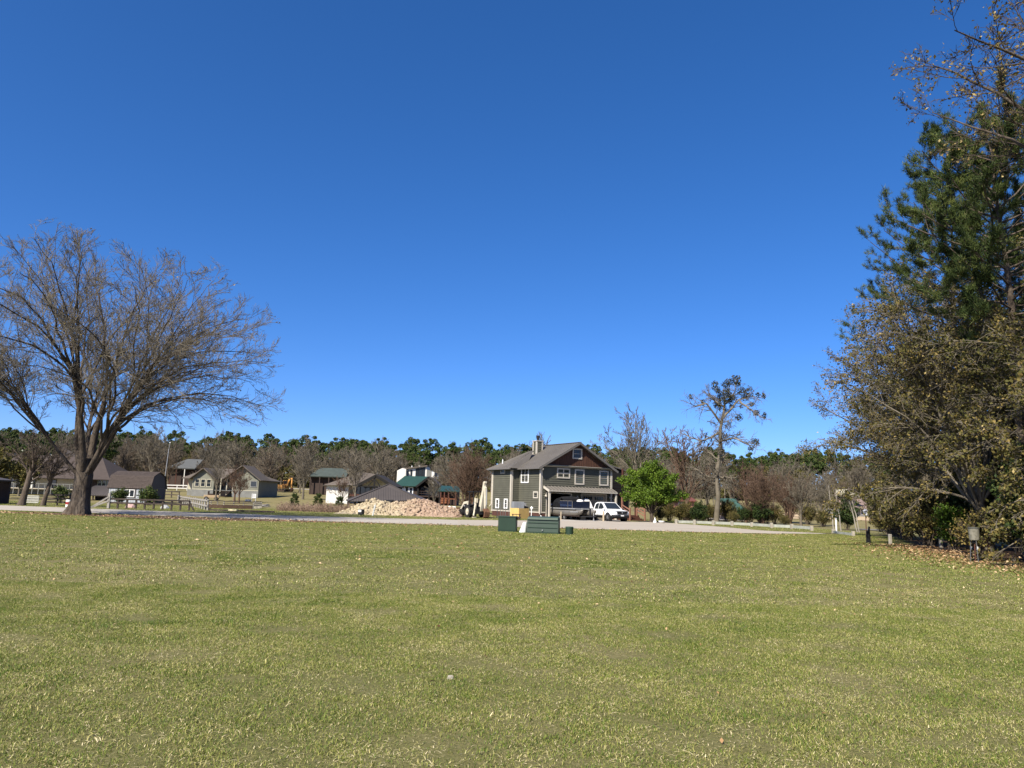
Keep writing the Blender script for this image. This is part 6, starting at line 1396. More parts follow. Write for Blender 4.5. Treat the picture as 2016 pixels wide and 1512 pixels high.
m = MB(); m.lathe([(.205, -.05), (.205, .31)], (0, 0, 0), 24); m.build('drum', m_ugreen, o); m = MB(); m.lathe([(.215, .30), (.215, .34), (.19, .36), (.02, .365)], (0, 0, 0), 24); m.build('lid', m_ulid, o)

# ================================================================== SMALL THINGS BY THE HOUSE
m_yel = M('new_yellow_pine', (.62, .42, .15), .75, .14, 3, stretch=(4, 4, .5))
def wood_screen():
    a = Vector(P(1004, 1020, 69.4)); b = Vector(P(1021, 1021, 68.3)); c_ = Vector(P(1041, 1021, 69.3)); o = thing('board_screen', 'low screen of new yellow pine boards around the grey cabinet', 'screen', (a.x, a.y, 0), 0); a.z = b.z = c_.z = 0
    for p, q in ((a, b), (b, c_)):
        n = 7; d = (q - p)
        for k in range(n):
            s = p + d * ((k + .04) / n) - a; e = p + d * ((k + .96) / n) - a; m = MB(); nn = Vector((-d.y, d.x, 0)).normalized() * .015; h_ = .93 + r_.uniform(-.012, .012)
            m.add([s - nn, e - nn, e + nn, s + nn] + [v + EZ * h_ for v in (s - nn, e - nn, e + nn, s + nn)], [(3, 2, 1, 0), (4, 5, 6, 7), (0, 1, 5, 4), (1, 2, 6, 5), (2, 3, 7, 6), (3, 0, 4, 7)]); m.build('board', m_yel, o)
    b2 = thing('small_bench', 'small dark bench in front of the yellow board screen', 'bench', Vector(P(1016, 1024, 66.6)) * Vector((1, 1, 0)) if False else (P(1016, 1024, 66.6)[0], 66.6, 0), .1)
    m = MB(); m.box(-.4, .4, -.15, .15, .38, .44); m.build('seat', m_darkwall, b2)
    for s in (-1, 1): m = MB(); m.box(s * .3 - .03, s * .3 + .03, -.12, .12, 0, .38); m.build('leg', m_darkwall, b2)
wood_screen()
q = P(1019, 1004, 70.6); o = thing('grey_service_cabinet', 'tall grey service cabinet standing behind the yellow board screen', 'cabinet', (q[0], 70.4, 0), R_(20))
m = MB(); m.box(-.52, .52, -.35, .35, 0, 1.52); m.build('cabinet', M('cool_grey_panel', (.22, .23, .24), .6, .06, 1), o, bevel=.015)
for k in range(3): m = MB(); m.box(-.5 + k * .34, -.18 + k * .34, -.366, -.35, .1, 1.46); m.build('door_panel', M('cool_grey_panel', (0, 0, 0)), o)
q = P(1033, 1004, 71.0); o = thing('air_conditioner', 'small dark outdoor unit beside the tall grey cabinet', 'air conditioner', (q[0], 71.1, 0), R_(30)); m = MB(); m.box(-.22, .22, -.3, .3, .1, 1.1); m.build('casing', m_black, o, bevel=.02); m = MB(); m.box(-.2, .2, -.28, .28, 1.1, 1.14); m.build('top_grille', m_galv, o); m = MB(); m.box(-.1, .1, -.1, .1, 1.14, 1.42); m.build('meter_box', m_galv, o)
for k, px in enumerate((978.5, 985, 990, 994.5, 1002)):
    q = P(px, 1020, 67.2 + .1 * k); o = thing('steel_post', 'thin dark steel fence post beside the backhoe bucket', 'post', (q[0], q[1], 0), 0, 'steel posts beside the backhoe'); m = MB(); hh = 1.35 + .1 * (k % 3); m.box(-.025, .025, -.03, .0, -.1, hh); m.box(-.006, .006, 0, .03, -.1, hh); m.build('shaft', M('dull_steel', (.10, .10, .10), .7, .15, 4), o); m = MB(); m.box(-.05, .05, -.035, -.03, -.05, .2); m.build('anchor_plate', M('dull_steel', (0, 0, 0)), o)
q = P(1046, 1020, 68.6); o = thing('valve_marker', 'white post with round cross-shaped head before the house wall', 'marker post', (q[0], 68.6, 0), 0); m = MB(); m.tube((0, 0, -.05), (0, 0, .85), .035); m.build('shaft', m_white, o)
m = MB(); m.tube((-.13, 0, .98), (.13, 0, .98), .06, .06); m.tube((0, 0, .82), (0, 0, 1.14), .06, .06); m.lathe([(.11, -.03), (.11, .03)], (0, 0, .98), 14, 'y'); m.build('head', m_white, o)
q = P(1070, 1020, 68.8); o = thing('white_tarp', 'crumpled white tarp by the awning post', 'tarp', (q[0], 68.8, 0), 0); rr2 = random.Random(9); m = MB(); loft(m, [[(x, -.12 + rr2.uniform(-.04, .04), 0), (x, -.1, h_ * .7), (x, .02, h_), (x, .12, h_ * .6), (x, .14, 0)] for x, h_ in ((-.3, .38), (-.18, .30), (-.05, .16), (.1, .2), (.3, .1))]); m.build('tarp_folds', m_vinyl, o); m = MB(); m.tube((-.3, 0, .3), (.3, 0, .06), .015); m.build('tie_rope', m_white, o)
q = G(1188, 1026.5); o = thing('wooden_bollard', 'tan round wooden bollard in front of the white truck', 'bollard', (q[0], q[1], 0), 0); m = MB(); m.lathe([(.085, -.1), (.08, .84), (.06, .88)], (0, 0, 0), 14); m.build('post', M('tan_post', (.42, .34, .23), .8, .15, 4, stretch=(3, 3, .4)), o); m = MB(); m.lathe([(.06, .88), (.02, .9)], (0, 0, 0), 14); m.build('cap', M('tan_post', (0, 0, 0)), o)
q = G(1097, 1022); o = thing('marker_stake', 'short tan marker stake beside the boat trailer wheel', 'stake', (q[0], 66.0, 0), 0); m = MB(); m.box(-.04, .04, -.03, .03, -.05, .75); m.build('shaft', M('tan_post', (0, 0, 0)), o); m = MB(); m.prism([(-.04, .75), (.04, .75), (0, .8)], -.03, .03); m.build('tip', M('tan_post', (0, 0, 0)), o)
q = G(1283, 1029); o = thing('garden_goose', 'white upright garden ornament at the gravel edge', 'ornament', (q[0], 66.4, 0), 0); m = MB(); m.lathe([(.14, 0), (.16, .12), (.09, .26), (.045, .40), (.05, .46), (.01, .5)], (0, 0, 0), 14); m.build('body', m_white, o, smooth=True); m = MB(); m.tube((0, -.03, .44), (.0, -.13, .42), .02, .008); m.build('beak', M('orange_beak', (.5, .22, .05)), o)
q = G(1293, 1029); o = thing('white_planter', 'low white bowl planter beside the upright garden ornament', 'planter', (q[0], 66.4, 0), 0); m = MB(); m.lathe([(.14, 0), (.26, .16), (.28, .22), (.24, .22), (.2, .14)], (0, 0, 0), 18); m.build('bowl', m_white, o, smooth=True); m = MB(); m.lathe([(.12, -.0), (.14, .03)], (0, 0, 0), 14); m.build('foot', m_white, o)

# mailbox-like meter and leaning board before the dirt heap
q = G(697, 1016.5); o = thing('meter_box', 'small black box with white front at the dirt heap foot', 'meter box', (q[0], 62.6, 0), R_(-20)); m = MB(); m.box(-.2, .2, -.18, .18, .08, .52); m.build('box', m_black, o, bevel=.015); m = MB(); m.box(-.18, .10, -.195, -.18, .3, .48); m.build('front_plate', m_white, o); m = MB(); m.box(-.06, .06, -.06, .06, -.1, .08); m.build('foot', m_black, o)
q = G(731, 1015.5); o = thing('leaning_plank', 'grey weathered plank leaning in front of the dirt heap', 'plank', (q[0], 63.4, 0), 0); m = MB(); m.beam((0, 0, -.05), (.17, .1, .92), .24, .06); m.build('plank', M('pale_grey_plank', (.46, .46, .42), .85, .15, 4, stretch=(4, 4, .6)), o); m = MB(); m.beam((.09, .03, .45), (.10, .03, .5), .26, .075); m.build('cleat', m_galv, o)

# ================================================================== FENCES
m_fdark = M('dark_fence_wood', (.055, .042, .034), .85, .3, 4); m_fgrey = M('silver_grey_rail', (.27, .25, .22), .85, .2, 3, stretch=(3, 3, 1)); m_fpale = M('pale_post_wood', (.33, .30, .24), .85, .2, 4)
def fence(name, label, pts, spacing, ph, rails, pm, rm, pw=.1, rw=.13, rt=.04, name_rail='rail', over=.04):
    """posts and rails between ground points; every post and every rail bay its own part"""
    a0 = Vector(pts[0]); o = thing(name, label, 'fence', a0, 0); first = True
    for a, b in zip(pts[:-1], pts[1:]):
        a, b = Vector(a), Vector(b); L = (b - a).length; n = max(1, round(L / spacing))
        P_ = [a.lerp(b, k / n) for k in range(n + 1)]
        for p in P_: p.z = float(gz(p.x, p.y))
        for k, p in enumerate(P_):
            if k == 0 and not first: continue
            m = MB(); q = p - a0; m.box(q.x - pw / 2, q.x + pw / 2, q.y - pw / 2, q.y + pw / 2, q.z - .1, q.z + ph + r_.uniform(-.03, .03)); m.build('post', pm, o)
        first = False
        for p, q in zip(P_[:-1], P_[1:]):
            for z in rails:
                m = MB(); off = Vector((0, -pw / 2 - rt / 2, 0)); m.beam(p - a0 + off + EZ * (z + r_.uniform(-.01, .01)), q - a0 + off + EZ * (z + r_.uniform(-.01, .01)), rt, rw); m.build(name_rail, rm, o)
    return o
gp = lambda px, Y: ground(px, Y)
fence('plank_fence', 'dark three-rail fence beyond the road left of the trunk', [gp(88, 66), gp(136, 66)], 1.1, 1.0, (.3, .62, .92), m_fdark, m_fdark)
f2 = fence('dock_rail', 'low dark two-rail barrier with close posts in front of the grey shed', [gp(213, 61.5), gp(372, 62.5)], .68, .82, (.48, .78), m_fdark, m_fdark, .12)
q0 = gp(213, 61.4) - f2.location
m = MB(); m.box(q0.x - .09, q0.x + .09, q0.y - .09, q0.y + .09, -.1, 1.25); m.build('end_post', m_fgrey, f2)
for z in (.95, .62): m = MB(); m.beam(q0 + Vector((0, -.1, z)), q0 + Vector((-1.28, -.35, .02)), .06, .12); m.build('brace', m_fgrey, f2)
q1 = gp(372, 62.5) - f2.location
m = MB(); m.beam(q1 + Vector((0, 0, .6)), q1 + Vector((.45, -.1, 0)), .08, .12); m.build('brace', m_fdark, f2)
fence('split_rail_fence', 'silver-grey split rail fence running downhill towards the road', [gp(408, 64.5), gp(380, 79), gp(350, 97)], 2.6, .95, (.38, .82), m_fgrey, m_fgrey, .12, .13, .09)
f4 = fence('board_fence', 'dark three-rail fence curving below the cream house', [gp(402, 75), gp(440, 74.2), gp(498, 75), gp(514, 80)], .9, .72, (.34, .52, .70), m_fpale, m_fdark, .09, .07, .035)
fb = fence('retaining_boards', 'brown retaining boards between pale posts under the dark rail fence', [gp(404, 73.6), gp(440, 73.0), gp(497, 73.6)], .72, .36, (.12, .27), m_fpale, M('brown_board', (.06, .035, .022), .85, .2, 3), .09, .15, .04, 'board')
fence('white_lane_fence', 'white rail fence beside the pale far lane', [gp(308, 150), gp(368, 150)], 2.2, 1.1, (.45, 1.0), m_offwhite, m_offwhite, .12, .18)
fence('dark_yard_fence', 'dark two-rail fence between the grey shed and cream house', [gp(308, 112), gp(352, 110)], 1.6, 1.0, (.45, .9), m_fdark, m_fdark, .12, .14)
fence('white_yard_fence', 'short white rail fence behind the dirt heap and log cabin', [gp(848, 92), gp(896, 91)], .9, .72, (.3, .62), m_white, m_white, .08, .1)
fence('far_field_fence', 'thin dark rail fence across the dry tan field', [gp(1480, 104), gp(1580, 104), gp(1665, 106)], 2.4, .9, (.4, .8), m_fdark, m_fdark, .1, .09)
m_rpost = M('grey_green_rail', (.30, .31, .26), .85, .18, 3)
gpts = [tuple(G(px, py)) for px, py in ((1331, 1031.5), (1367, 1032.6), (1404, 1033.9), (1441, 1035.2), (1480, 1037.2), (1519, 1039.8), (1559, 1041.8), (1598, 1044.8))]
o = thing('low_guard_rail', 'low weathered wooden rail on short posts behind the gravel', 'fence', (gpts[0][0], gpts[0][1], 0), 0)
for k, p in enumerate(gpts):
    v = Vector(p) - o.location; m = MB(); m.box(v.x - .1, v.x + .1, v.y - .1, v.y + .1, -.1, .40 + r_.uniform(-.03, .04)); m.build('post', m_fpale, o)
    if k: u = Vector(gpts[k - 1]) - o.location; m = MB(); m.beam(u + EZ * .2 + Vector((0, .13, 0)), v + EZ * .2 + Vector((0, .13, 0)), .06, .22); m.build('rail', m_rpost, o)
g2 = [tuple(G(px, py)) for px, py in ((1640.6, 1050), (1680, 1055.2))]
o = thing('short_guard_rail', 'short separate piece of low rail beside the white pipe post', 'fence', (g2[0][0], g2[0][1], 0), 0)
for k, p in enumerate(g2): v = Vector(p) - o.location; m = MB(); m.box(v.x - .08, v.x + .08, v.y - .08, v.y + .08, -.1, .3); m.build('post', m_fpale, o)
m = MB(); m.beam(Vector((0, .1, .1)), Vector(g2[1]) - o.location + Vector((0, .1, .1)), .06, .16); m.build('rail', m_rpost, o)
# timber edging by the road
a, b = gp(412, 64), gp(540, 63.6); o = thing('timber_edging', 'long low dark timber lying along the roadside grass', 'timber', a, 0); m = MB(); m.beam(Vector((0, 0, .06)), b - a + EZ * .06, .16, .16); m.build('timber', m_fdark, o); m = MB(); m.box(-.05, .05, -.1, .1, 0, .2); m.build('end_block', m_fdark, o)
a = gp(450, 63.2); b = gp(466, 63.1); o = thing('new_beam', 'short pale yellow new beam lying by the dark roadside timber', 'timber', a, 0); m = MB(); m.beam(Vector((0, -.02, .14)), b - a + EZ * .14, .14, .14); m.build('beam', M('pale_new_wood', (.66, .58, .34), .7, .08, 3), o); m = MB(); m.beam(Vector((-.01, -.02, .04)), b - a + Vector((0, 0, .04)), .2, .08); m.build('bearer', m_fdark, o)
# pale lattice and drum on the left
a, b = gp(44, 72), gp(75, 72); o = thing('lattice_panel', 'pale grey lattice panel beside the leaning trees', 'fence', a, 0); L = (b - a).length
for k in range(14): m = MB(); x = L * k / 13; m.box(x - .02, x + .02, -.02, .02, 0, .72); m.build('slat', M('pale_grey_plank', (0, 0, 0)), o)
for z in (.08, .3, .52, .7): m = MB(); m.box(0, L, -.035, -.02, z - .03, z + .03); m.build('rail', M('pale_grey_plank', (0, 0, 0)), o)
q = gp(134, 62); o = thing('marked_drum', 'white drum with red band half hidden by the great trunk', 'drum', q, 0); m = MB(); m.lathe([(.2, 0), (.21, .56), (.19, .6)], (0, 0, 0), 18); m.build('shell', m_white, o); m = MB(); m.lathe([(.215, .22), (.215, .42)], (0, 0, 0), 18); m.build('red_band', M('red_paint', (.28, .03, .03), .5, .1), o)
for k, (px, Y, s, lab) in enumerate([(257, 66, .42, 'pink folded tarp bundle behind the dark barrier'), (325, 67, .36, 'grey tarp bundle behind the dark barrier')]):
    q = gp(px, Y); o = thing('tarp_bundle', lab, 'tarp', q, 0); rb = random.Random(k); m = MB(); loft(m, [[(x, -w_, 0), (x, -w_ * .9, h_ * .6), (x, 0, h_ + rb.uniform(-.05, .05)), (x, w_ * .9, h_ * .6), (x, w_, 0)] for x, w_, h_ in ((-s * 1.1, .1, .1), (-s * .7, .3, s * .8), (0, .36, s), (s * .6, .3, s * .7), (s, .1, .1))]); m.build('tarp_folds', M('pink_tarp', (.5, .33, .29), .7, .15, 4) if k == 0 else M('grey_tarp', (.4, .4, .38), .7, .15, 4), o); m = MB(); m.tube((-s * .2, -.38, .05), (-s * .2, 0, s + .04), .015); m.tube((-s * .2, 0, s + .04), (-s * .2, .38, .05), .015); m.build('tie_rope', m_white, o)
# things in the cream house yard
q = gp(416, 106); o = thing('utility_cart', 'tan utility cart parked before the cream house', 'cart', q, R_(15)); m = MB(); m.box(-1.0, 1.0, -.5, .5, .35, .75); m.build('body', M('tan_cart', (.38, .28, .17), .6, .1), o, bevel=.05); m = MB(); m.box(-.4, .3, -.5, .5, .75, .95); m.box(-.5, -.38, -.5, .5, .75, 1.3); m.build('seat', m_darkwall, o)
for s in (-1, 1):
    for x in (-.65, .65): wheel(o, (x, s * .48, .27), .27, .18, m_galv, s, 5)
m = MB(); m.tube((.5, 0, .75), (.35, 0, 1.15), .03); m.lathe([(.16, 0), (.18, .02)], (.35, 0, 1.15), 12); m.build('steering_wheel', m_black, o)
q = gp(499, 106); o = thing('white_garden_chair', 'white slatted garden chair beside the cream house', 'chair', q, R_(20)); m = MB(); m.box(-.28, .28, -.28, .28, .42, .47); m.build('seat', m_white, o)
m = MB()
for k in range(3): m.box(-.28, .28, .26, .3, .55 + k * .2, .68 + k * .2)
m.build('backrest', m_white, o)
for x, y in ((-.25, -.25), (.25, -.25), (-.25, .25), (.25, .25)): m = MB(); m.box(x - .03, x + .03, y - .03, y + .03, 0, .42 if y < 0 else 1.1); m.build('leg', m_white, o)
q = gp(488, 104); o = thing('wash_tub', 'silver-grey upturned tub on the yard grass', 'tub', q, 0); m = MB(); m.lathe([(.42, 0), (.38, .3), (.34, .36), (.05, .38)], (0, 0, 0), 18); m.build('shell', m_galv, o, smooth=True); m = MB(); m.lathe([(.44, 0), (.44, .04)], (0, 0, 0), 18); m.build('rim', m_galv, o)
for k in range(4):
    q = gp(505 + k * 5, 86 + k * .7); o = thing('scrap_timber', 'grey scrap timber bundle at the end of the curving fence', 'timber', q, R_(25 * k), 'scrap timber by the curving fence'); m = MB()
    for i in range(5): m.beam((-.9, -.25 + i * .12, .06 + .11 * (i % 2)), (.8 + r_.uniform(-.2, .2), -.2 + i * .1, .1 + .11 * (i % 3)), .09, .07)
    m.build('planks', m_fgrey, o); m = MB(); m.beam((-.5, -.35, .03), (-.5, .35, .03), .08, .06); m.build('bearer', m_fdark, o)
# metal pole with white lamp left of the cream house
a = Vector(P(320, 962, 118)); b = Vector(P(331, 884, 118)); g0 = gp(320, 118); o = thing('metal_pole', 'thin slightly leaning metal pole with white lamp on top', 'pole', g0, 0); d = b - Vector((a.x, a.y, g0.z)); m = MB(); m.tube((0, 0, -.2), d, .07, .05); m.build('shaft', m_galv, o); m = MB(); m.tube(d, d + Vector((.1, 0, .9)), .03); m.build('arm', m_galv, o); m = MB(); m.lathe([(.03, .1), (.09, .05), (.1, 0), (.05, -.05)], tuple(d + Vector((.1, 0, 1.0))), 12); m.build('lamp', m_white, o)

# ================================================================== POSTS AND FEEDER AT THE RIGHT
q = G(1647, 1050.5); o = thing('white_pipe_post', 'white pipe standing upright at the lawn corner by the gravel', 'post', (q[0], q[1], 0), 0); m = MB(); m.tube((0, 0, -.1), (0, 0, 1.05), .055, .055, 14); m.build('pipe', m_white, o); m = MB(); m.tube((0, 0, 1.0), (0, 0, 1.08), .068, .066, 14); m.build('cap', m_white, o)
q = G(1706, 1056); o = thing('bird_box_pole', 'dark pole carrying a small white bird box', 'bird box', (q[0], q[1], 0), 0); zt = float(P(1704, 1004, q[1])[2]); m = MB(); m.tube((0, 0, -.1), (0, 0, zt - .3), .03, .025, 10); m.build('pole', m_dkwood, o); m = MB(); m.box(-.09, .09, -.09, .09, zt - .35, zt - .08); bx_ = m.build('box', m_white, o); m = MB(); m.prism([(-.13, zt - .08), (.13, zt - .08), (0, zt + .05)], -.13, .13); m.build('box_roof', m_white, bx_); m = MB(); m.tube((0, -.095, zt - .2), (0, -.085, zt - .2), .025); m.build('entry_hole', m_black, bx_)
q = G(1710, 1068.5); o = thing('corrugated_pipe', 'black corrugated pipe standing upright on the mown slope', 'pipe', (q[0], q[1], 0), 0); m = MB(); prof = []
for k in range(14): prof += [(.085 + .012 * (k < 9), k * .045), (.105 + .012 * (k < 9), k * .045 + .022)]
m.lathe(prof, (0, 0, 0), 16); m.build('lower_pipe', m_black, o); m = MB(); m.tube((.03, 0, .58), (.07, 0, .82), .055, .05, 12); m.build('upper_pipe', m_black, o); m = MB(); m.lathe([(.12, 0), (.11, .03)], (0, 0, 0), 14); m.build('foot', m_black, o)
q = G(1680, 1041); o = thing('service_pedestal', 'pale green service pedestal near the pale leaning trunks', 'utility box', (q[0], 58, float(gz(q[0], 58))), 0); m = MB(); m.box(-.15, .15, -.08, .08, .42, .7); m.build('box', M('pale_green_paint', (.42, .48, .42), .6, .08), o, bevel=.01); m = MB(); m.box(-.04, .04, -.03, .03, -.1, .42); m.build('post', m_darkwall, o)
for px, py, h_, lab in ((1753, 1071.5, .52, 'short square wooden post on the mown slope'), (1853, 1078, .42, 'grey weathered post stub at the wood edge')):
    q = G(px, py); o = thing('post_stub', lab, 'post', (q[0], q[1], float(gz(q[0], q[1]))), .2); m = MB(); m.box(-.06, .06, -.06, .06, -.1, h_); m.build('post', m_fpale, o, bevel=.01); m = MB(); m.box(-.065, .065, -.065, .065, h_ - .06, h_ - .03); m.build('wire_band', m_galv, o)
def feeder():
    q = G(1921, 1107); s = q[1] / 1456; o = thing('game_feeder', 'grey barrel game feeder on a thin pole before the dark undergrowth', 'feeder', (q[0], q[1], -.0), 0); H_ = 66 * s
    zb = H_ - 24 * s; r = 9.6 * s
    m = MB(); m.lathe([(r * .86, zb), (r * .9, zb + .05), (r, H_ - .05), (r, H_ - .03)], (0, 0, 0), 20); m.build('barrel', M('camouflage_grey', (.09, .085, .062), .8, .0, 6, c2=(.22, .205, .16)), o); m = MB(); m.lathe([(r * 1.07, H_ - .04), (r * 1.05, H_ + .0), (.03, H_ + .02)], (0, 0, 0), 20); m.build('lid', M('dark_grey_lid', (.06, .06, .05), .7, .2), o)
    m = MB(); m.tube((0, 0, -.1), (.0, 0, zb), .02); m.build('pole', m_dkwood, o)
    for k in range(3): a = k * 2.1 + .5; m = MB(); m.tube((.16 * math.cos(a), .16 * math.sin(a), -.05), (.1 * math.cos(a), .1 * math.sin(a), zb + .02), .012); m.build('leg', M('dull_steel', (0, 0, 0)), o)
    m = MB(); m.box(-.05, .05, -.05, .05, zb - .1, zb); m.build('spinner', m_black, o)
    for px, py0, py1 in ((1913, 1098, 1077), (1925.5, 1100, 1077)):
        g = G(px, py0); h_ = (py0 - py1) * g[1] / 1456; t = thing('white_tipped_post', 'thin dark post with white tip beside the game feeder', 'post', (g[0], g[1], 0), 0, 'white tipped posts by the feeder'); m = MB(); m.box(-.015, .015, -.015, .015, -.1, h_ - .12); m.build('shaft', m_black, t); m = MB(); m.box(-.022, .022, -.022, .022, h_ - .12, h_); m.build('tip', m_white, t)
    g = G(1952, 1100); t = thing('leaning_stick', 'brown leaning stake right of the game feeder', 'stake', (g[0], g[1], 0), 0); m = MB(); m.beam((0, 0, -.1), (-.11, 0, .66), .035); m.build('shaft', m_dkwood, t); m = MB(); m.beam((-.11, 0, .66), (-.115, 0, .7), .02); m.build('tip', m_dkwood, t)
feeder()
# ================================================================== GRASS AND FALLEN LEAVES
m_grass = M_tint('grass_blade', [(0, (.062, .115, .011)), (.25, (.135, .18, .022)), (.46, (.245, .25, .052)), (.66, (.41, .355, .135)), (1, (.76, .65, .39))], .6, .25, trans=.18, wscale=.8, wamt=.8)
def grass():
    rng = np.random.default_rng(77)
    def clump(n, rad, h, wd, seed, dm=.38, flat=False):
        r = np.random.default_rng(seed); a = r.uniform(0, 6.283, n); d = rad * np.sqrt(r.uniform(0, 1, n)); p = np.stack([d * np.cos(a), d * np.sin(a), np.zeros(n) - .004], -1)
        dry = np.clip(r.normal(dm, .27, n), 0, 1); lay = np.where(dry > .55, r.uniform(.5, 1.8, n), r.uniform(.1, .8, n)) + (r.uniform(1.5, 6, n) if flat else 0)
        b = r.uniform(0, 6.283, n); dr = np.stack([np.cos(b) * lay, np.sin(b) * lay, np.ones(n)], -1); dr = nrm(dr); L = h * r.uniform(.5, 1.25, n)
        sd_ = np.stack([-np.sin(b + r.normal(0, .5, n)), np.cos(b + r.normal(0, .5, n)), np.zeros(n)], -1); w_ = wd * r.uniform(.7, 1.3, n)
        m1 = p + dr * (L * .55)[:, None]; t = p + dr * L[:, None] + np.stack([np.cos(b), np.sin(b), -np.ones(n) * .9], -1) * (L * .22)[:, None]
        v = np.stack([p - sd_ * w_[:, None] / 2, p + sd_ * w_[:, None] / 2, m1 + sd_ * w_[:, None] * .4, m1 - sd_ * w_[:, None] * .4, t], 1)
        i = np.arange(n) * 5; Q = np.stack([i, i + 1, i + 2, i + 3], -1); T = np.stack([i + 3, i + 2, i + 4], -1)
        return npmesh('grass_clump', v.reshape(-1, 3), Q, T, m_grass, {'tint': np.repeat(dry, 5)})
    near_c = bpy.data.collections.new('grass_near'); far_c = bpy.data.collections.new('grass_far')
    for s in range(5): near_c.objects.link(bpy.data.objects.new('clump_near', clump(76, .13, .029, .0034, 200 + s)))
    for s in range(4): far_c.objects.link(bpy.data.objects.new('clump_far', clump(40, .24, .036, .0085, 300 + s)))
    that_c = bpy.data.collections.new('grass_thatch')
    for s in range(4): that_c.objects.link(bpy.data.objects.new('clump_thatch', clump(50, .16, .034, .0036, 400 + s, .66, True)))
    road_n = np.array([G(*q)[:2] for q in nearE + nearG[1:]]); 
    def field(name, y0, y1, dens, coll, s0, s1, label, lim=None, patchy=True):
        area = .5 * (1.55 * y0 + 8 + 1.55 * y1 + 8) * (y1 - y0); n = int(area * dens)
        u = rng.uniform(0, 1, n); y = np.sqrt(y0 * y0 + u * (y1 * y1 - y0 * y0)); x = rng.uniform(-1, 1, n) * (.775 * y + 4)
        k = np.ones(n, bool)
        if lim is not None: k &= lim(x, y)
        lit = ((x - TREE[0] - 5) / 17) ** 2 + ((y - TREE[1] + .3) / 2.0) ** 2 < rng.uniform(.5, 1.1, n); k &= ~lit
        bare = np.sin(x * 1.9 + 2 * np.sin(y * .7)) * np.sin(y * 2.3 + 1.5 * np.sin(x * .9)); k &= (rng.uniform(-.3, 1, n) > (bare - .55) * 2.2) | (not patchy)
        wood = x > 15.2 + .0 * y + np.interp(y, [10, 22, 26, 34, 46, 60], [-1.0, .2, 1.2, 3.0, 9.0, 12.5]) + rng.normal(0, .4, n); k &= ~wood
        x, y = x[k], y[k]; n = len(x); z = gz(x, y)
        me = bpy.data.meshes.new(name); me.vertices.add(n); me.vertices.foreach_set('co', np.stack([x, y, z], -1).astype(np.float32).ravel())
        a = me.attributes.new('sc', 'FLOAT', 'POINT'); tall = np.where(rng.uniform(0, 1, n) < .02, 1.5, 1.0); a.data.foreach_set('value', (rng.uniform(s0, s1, n) * tall).astype(np.float32))
        a = me.attributes.new('rz', 'FLOAT_VECTOR', 'POINT'); a.data.foreach_set('vector', np.stack([rng.normal(0, .06, n), rng.normal(0, .06, n), rng.uniform(0, 6.28, n)], -1).astype(np.float32).ravel())
        me.materials.append(m_grass); o = mobj(name, me); tag(o, label, 'grass', kind='stuff')
        ng = bpy.data.node_groups.new(name + '_nodes', 'GeometryNodeTree'); ng.interface.new_socket('Geometry', in_out='INPUT', socket_type='NodeSocketGeometry'); ng.interface.new_socket('Geometry', in_out='OUTPUT', socket_type='NodeSocketGeometry')
        N, L = ng.nodes, ng.links; gi = N.new('NodeGroupInput'); go = N.new('NodeGroupOutput'); ci = N.new('GeometryNodeCollectionInfo'); ci.inputs[0].default_value = coll; ci.inputs['Separate Children'].default_value = True; ci.inputs['Reset Children'].default_value = True
        ip = N.new('GeometryNodeInstanceOnPoints'); ip.inputs['Pick Instance'].default_value = True
        a1 = N.new('GeometryNodeInputNamedAttribute'); a1.data_type = 'FLOAT'; a1.inputs[0].default_value = 'sc'; a2 = N.new('GeometryNodeInputNamedAttribute'); a2.data_type = 'FLOAT_VECTOR'; a2.inputs[0].default_value = 'rz'
        L.new(gi.outputs[0], ip.inputs['Points']); L.new(ci.outputs[0], ip.inputs['Instance']); L.new(a2.outputs[0], ip.inputs['Rotation']); L.new(a1.outputs[0], ip.inputs['Scale']); L.new(ip.outputs[0], go.inputs[0])
        md = o.modifiers.new('grass', 'NODES'); md.node_group = ng
    side = lambda x, y: y < np.interp(x, road_n[:, 0], road_n[:, 1]) - .05
    field('lawn_thatch', 2.5, 16, 52, that_c, .8, 1.3, 'dry straw thatch lying between the lawn grass blades', None, False)
    q = G(1850, 1200); straw = lambda x, y: ((x - q[0]) / 3.4) ** 2 + ((y - q[1] - 1) / 4.5) ** 2 < rng.uniform(.0, 1.1, len(x))
    field('straw_patch', 8, 22, 75, that_c, 1.0, 1.7, 'dry yellowed straw patch in the lawn near the wood', straw, False)
    gre_c = bpy.data.collections.new('grass_green')
    for s in range(3): gre_c.objects.link(bpy.data.objects.new('clump_green', clump(60, .17, .045, .0045, 500 + s, .02)))
    spots = [(G(a, b), rr) for a, b, rr in ((1060, 1222, .5), (300, 1240, 1.1), (450, 1102, 1.3), (385, 1078, 1.0), (770, 1093, 1.6), (1840, 1388, .35), (1640, 1430, .5), (905, 1345, .22), (1480, 1240, .6), (640, 1180, .9), (1200, 1110, 1.4), (120, 1330, .5), (1330, 1170, .8))]
    tuft = lambda x, y: np.any([((x - c_[0]) / (rr * 1.5)) ** 2 + ((y - c_[1]) / rr) ** 2 < rng.uniform(0, 1, len(x)) for c_, rr in spots], 0)
    field('green_tufts', 4, 32, 16, gre_c, .8, 1.3, 'darker lush green tufts scattered through the lawn', tuft, False)
    field('lawn_grass', 2.5, 13, 120, near_c, .8, 1.25, 'short mixed green and straw lawn grass in the foreground')
    field('lawn_grass_beyond', 13, 52, 30, far_c, .8, 1.2, 'short mixed green and straw lawn grass up to the road', side)
    road_f = np.array([G(*q)[:2] for q in farE + farG[1:]])
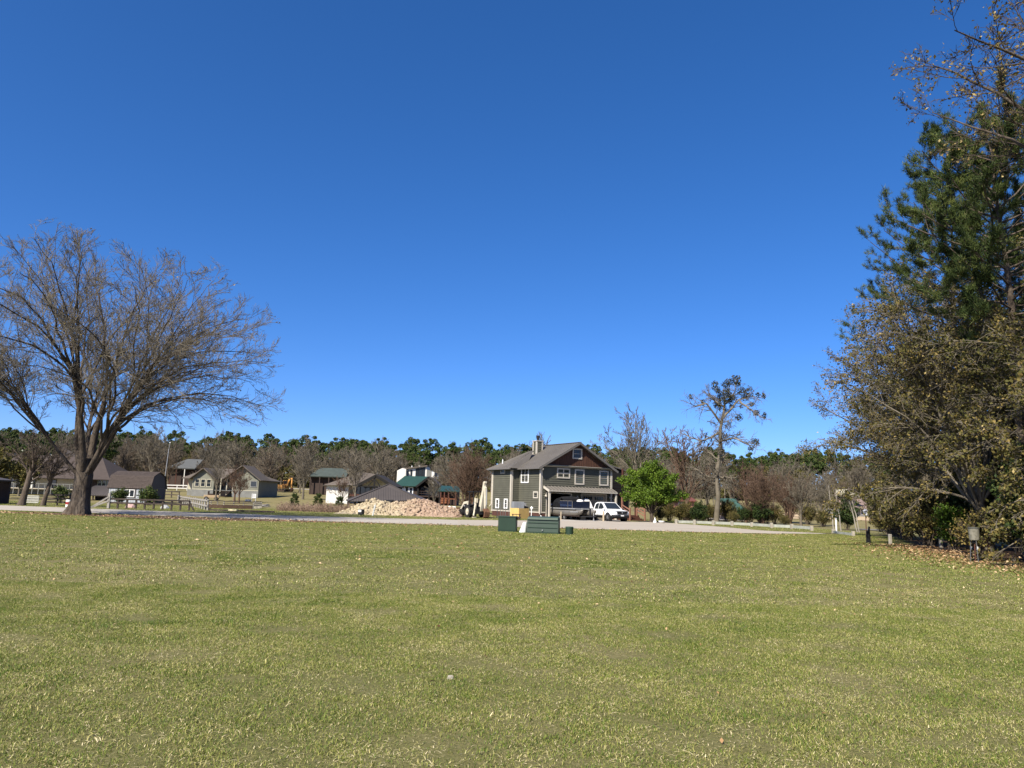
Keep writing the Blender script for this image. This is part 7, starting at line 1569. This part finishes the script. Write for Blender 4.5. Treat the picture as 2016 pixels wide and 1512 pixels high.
    beyond = lambda x, y: (y > np.interp(x, road_f[:, 0], road_f[:, 1]) + .1) & ~((x > 2.5) & (x < 14) & (y > 62)) & (x < 32)
    field('verge_grass', 50, 80, 7, far_c, 1.0, 1.7, 'rough roadside grass beyond the road', beyond)
grass()
def leaves():
    r = np.random.default_rng(9); P_ = []
    n = 1500; y = np.sqrt(r.uniform(4.2 ** 2, 46 ** 2, n)); x = r.uniform(-1, 1, n) * .75 * y; k = x < 15; P_.append(np.stack([x[k], y[k]], -1))
    n = 2600; P_.append(np.stack([TREE[0] + 6 + r.normal(0, 10, n), TREE[1] - .6 + r.normal(0, 1.3, n)], -1))
    n = 700; P_.append(np.stack([r.uniform(-6, 18, n), 46.2 + r.normal(0, .7, n)], -1))
    n = 5200; yy = r.uniform(14, 38, n); P_.append(np.stack([14.8 + np.interp(yy, [14, 18, 26, 36], [-1.5, .2, 1.0, 4.0]) + r.normal(.4, 1.3, n), yy], -1))
    p = np.concatenate(P_); p = p[p[:, 1] > 4]; z = gz(p[:, 0], p[:, 1]) + r.uniform(.015, .05, len(p)); pos = np.concatenate([p, z[:, None]], 1)
    m = M_tint('fallen_leaf', [(0, (.10, .055, .03)), (.5, (.26, .15, .07)), (1, (.52, .38, .22))], .8, .1)
    o = mobj('fallen_leaves', leaf_mesh('fallen_leaves', pos, .062 * np.clip(pos[:, 1] / 26, .42, 1), m, r, r.uniform(0, 1, len(pos)), flat=1.2, aspect=1.5)); tag(o, 'scattered dry brown leaves lying on the lawn', 'leaves', kind='stuff')
leaves()
q = G(886, 1337); o = thing('pale_stone', 'small pale stone lying in the near lawn grass', 'stone', (q[0], q[1], .0), .4); m = MB(); m.add([(-.05, -.03, 0), (.05, -.035, 0), (.055, .03, 0), (-.04, .04, 0), (-.03, -.02, .05), (.03, -.02, .06), (.035, .02, .05), (-.02, .025, .055)], [(3, 2, 1, 0), (4, 5, 6, 7), (0, 1, 5, 4), (1, 2, 6, 5), (2, 3, 7, 6), (3, 0, 4, 7)]); m.build('stone_body', M('pale_stone', (.36, .32, .26), .9, .1, 20), o, bevel=.008); o.scale = (.65, .65, .6)
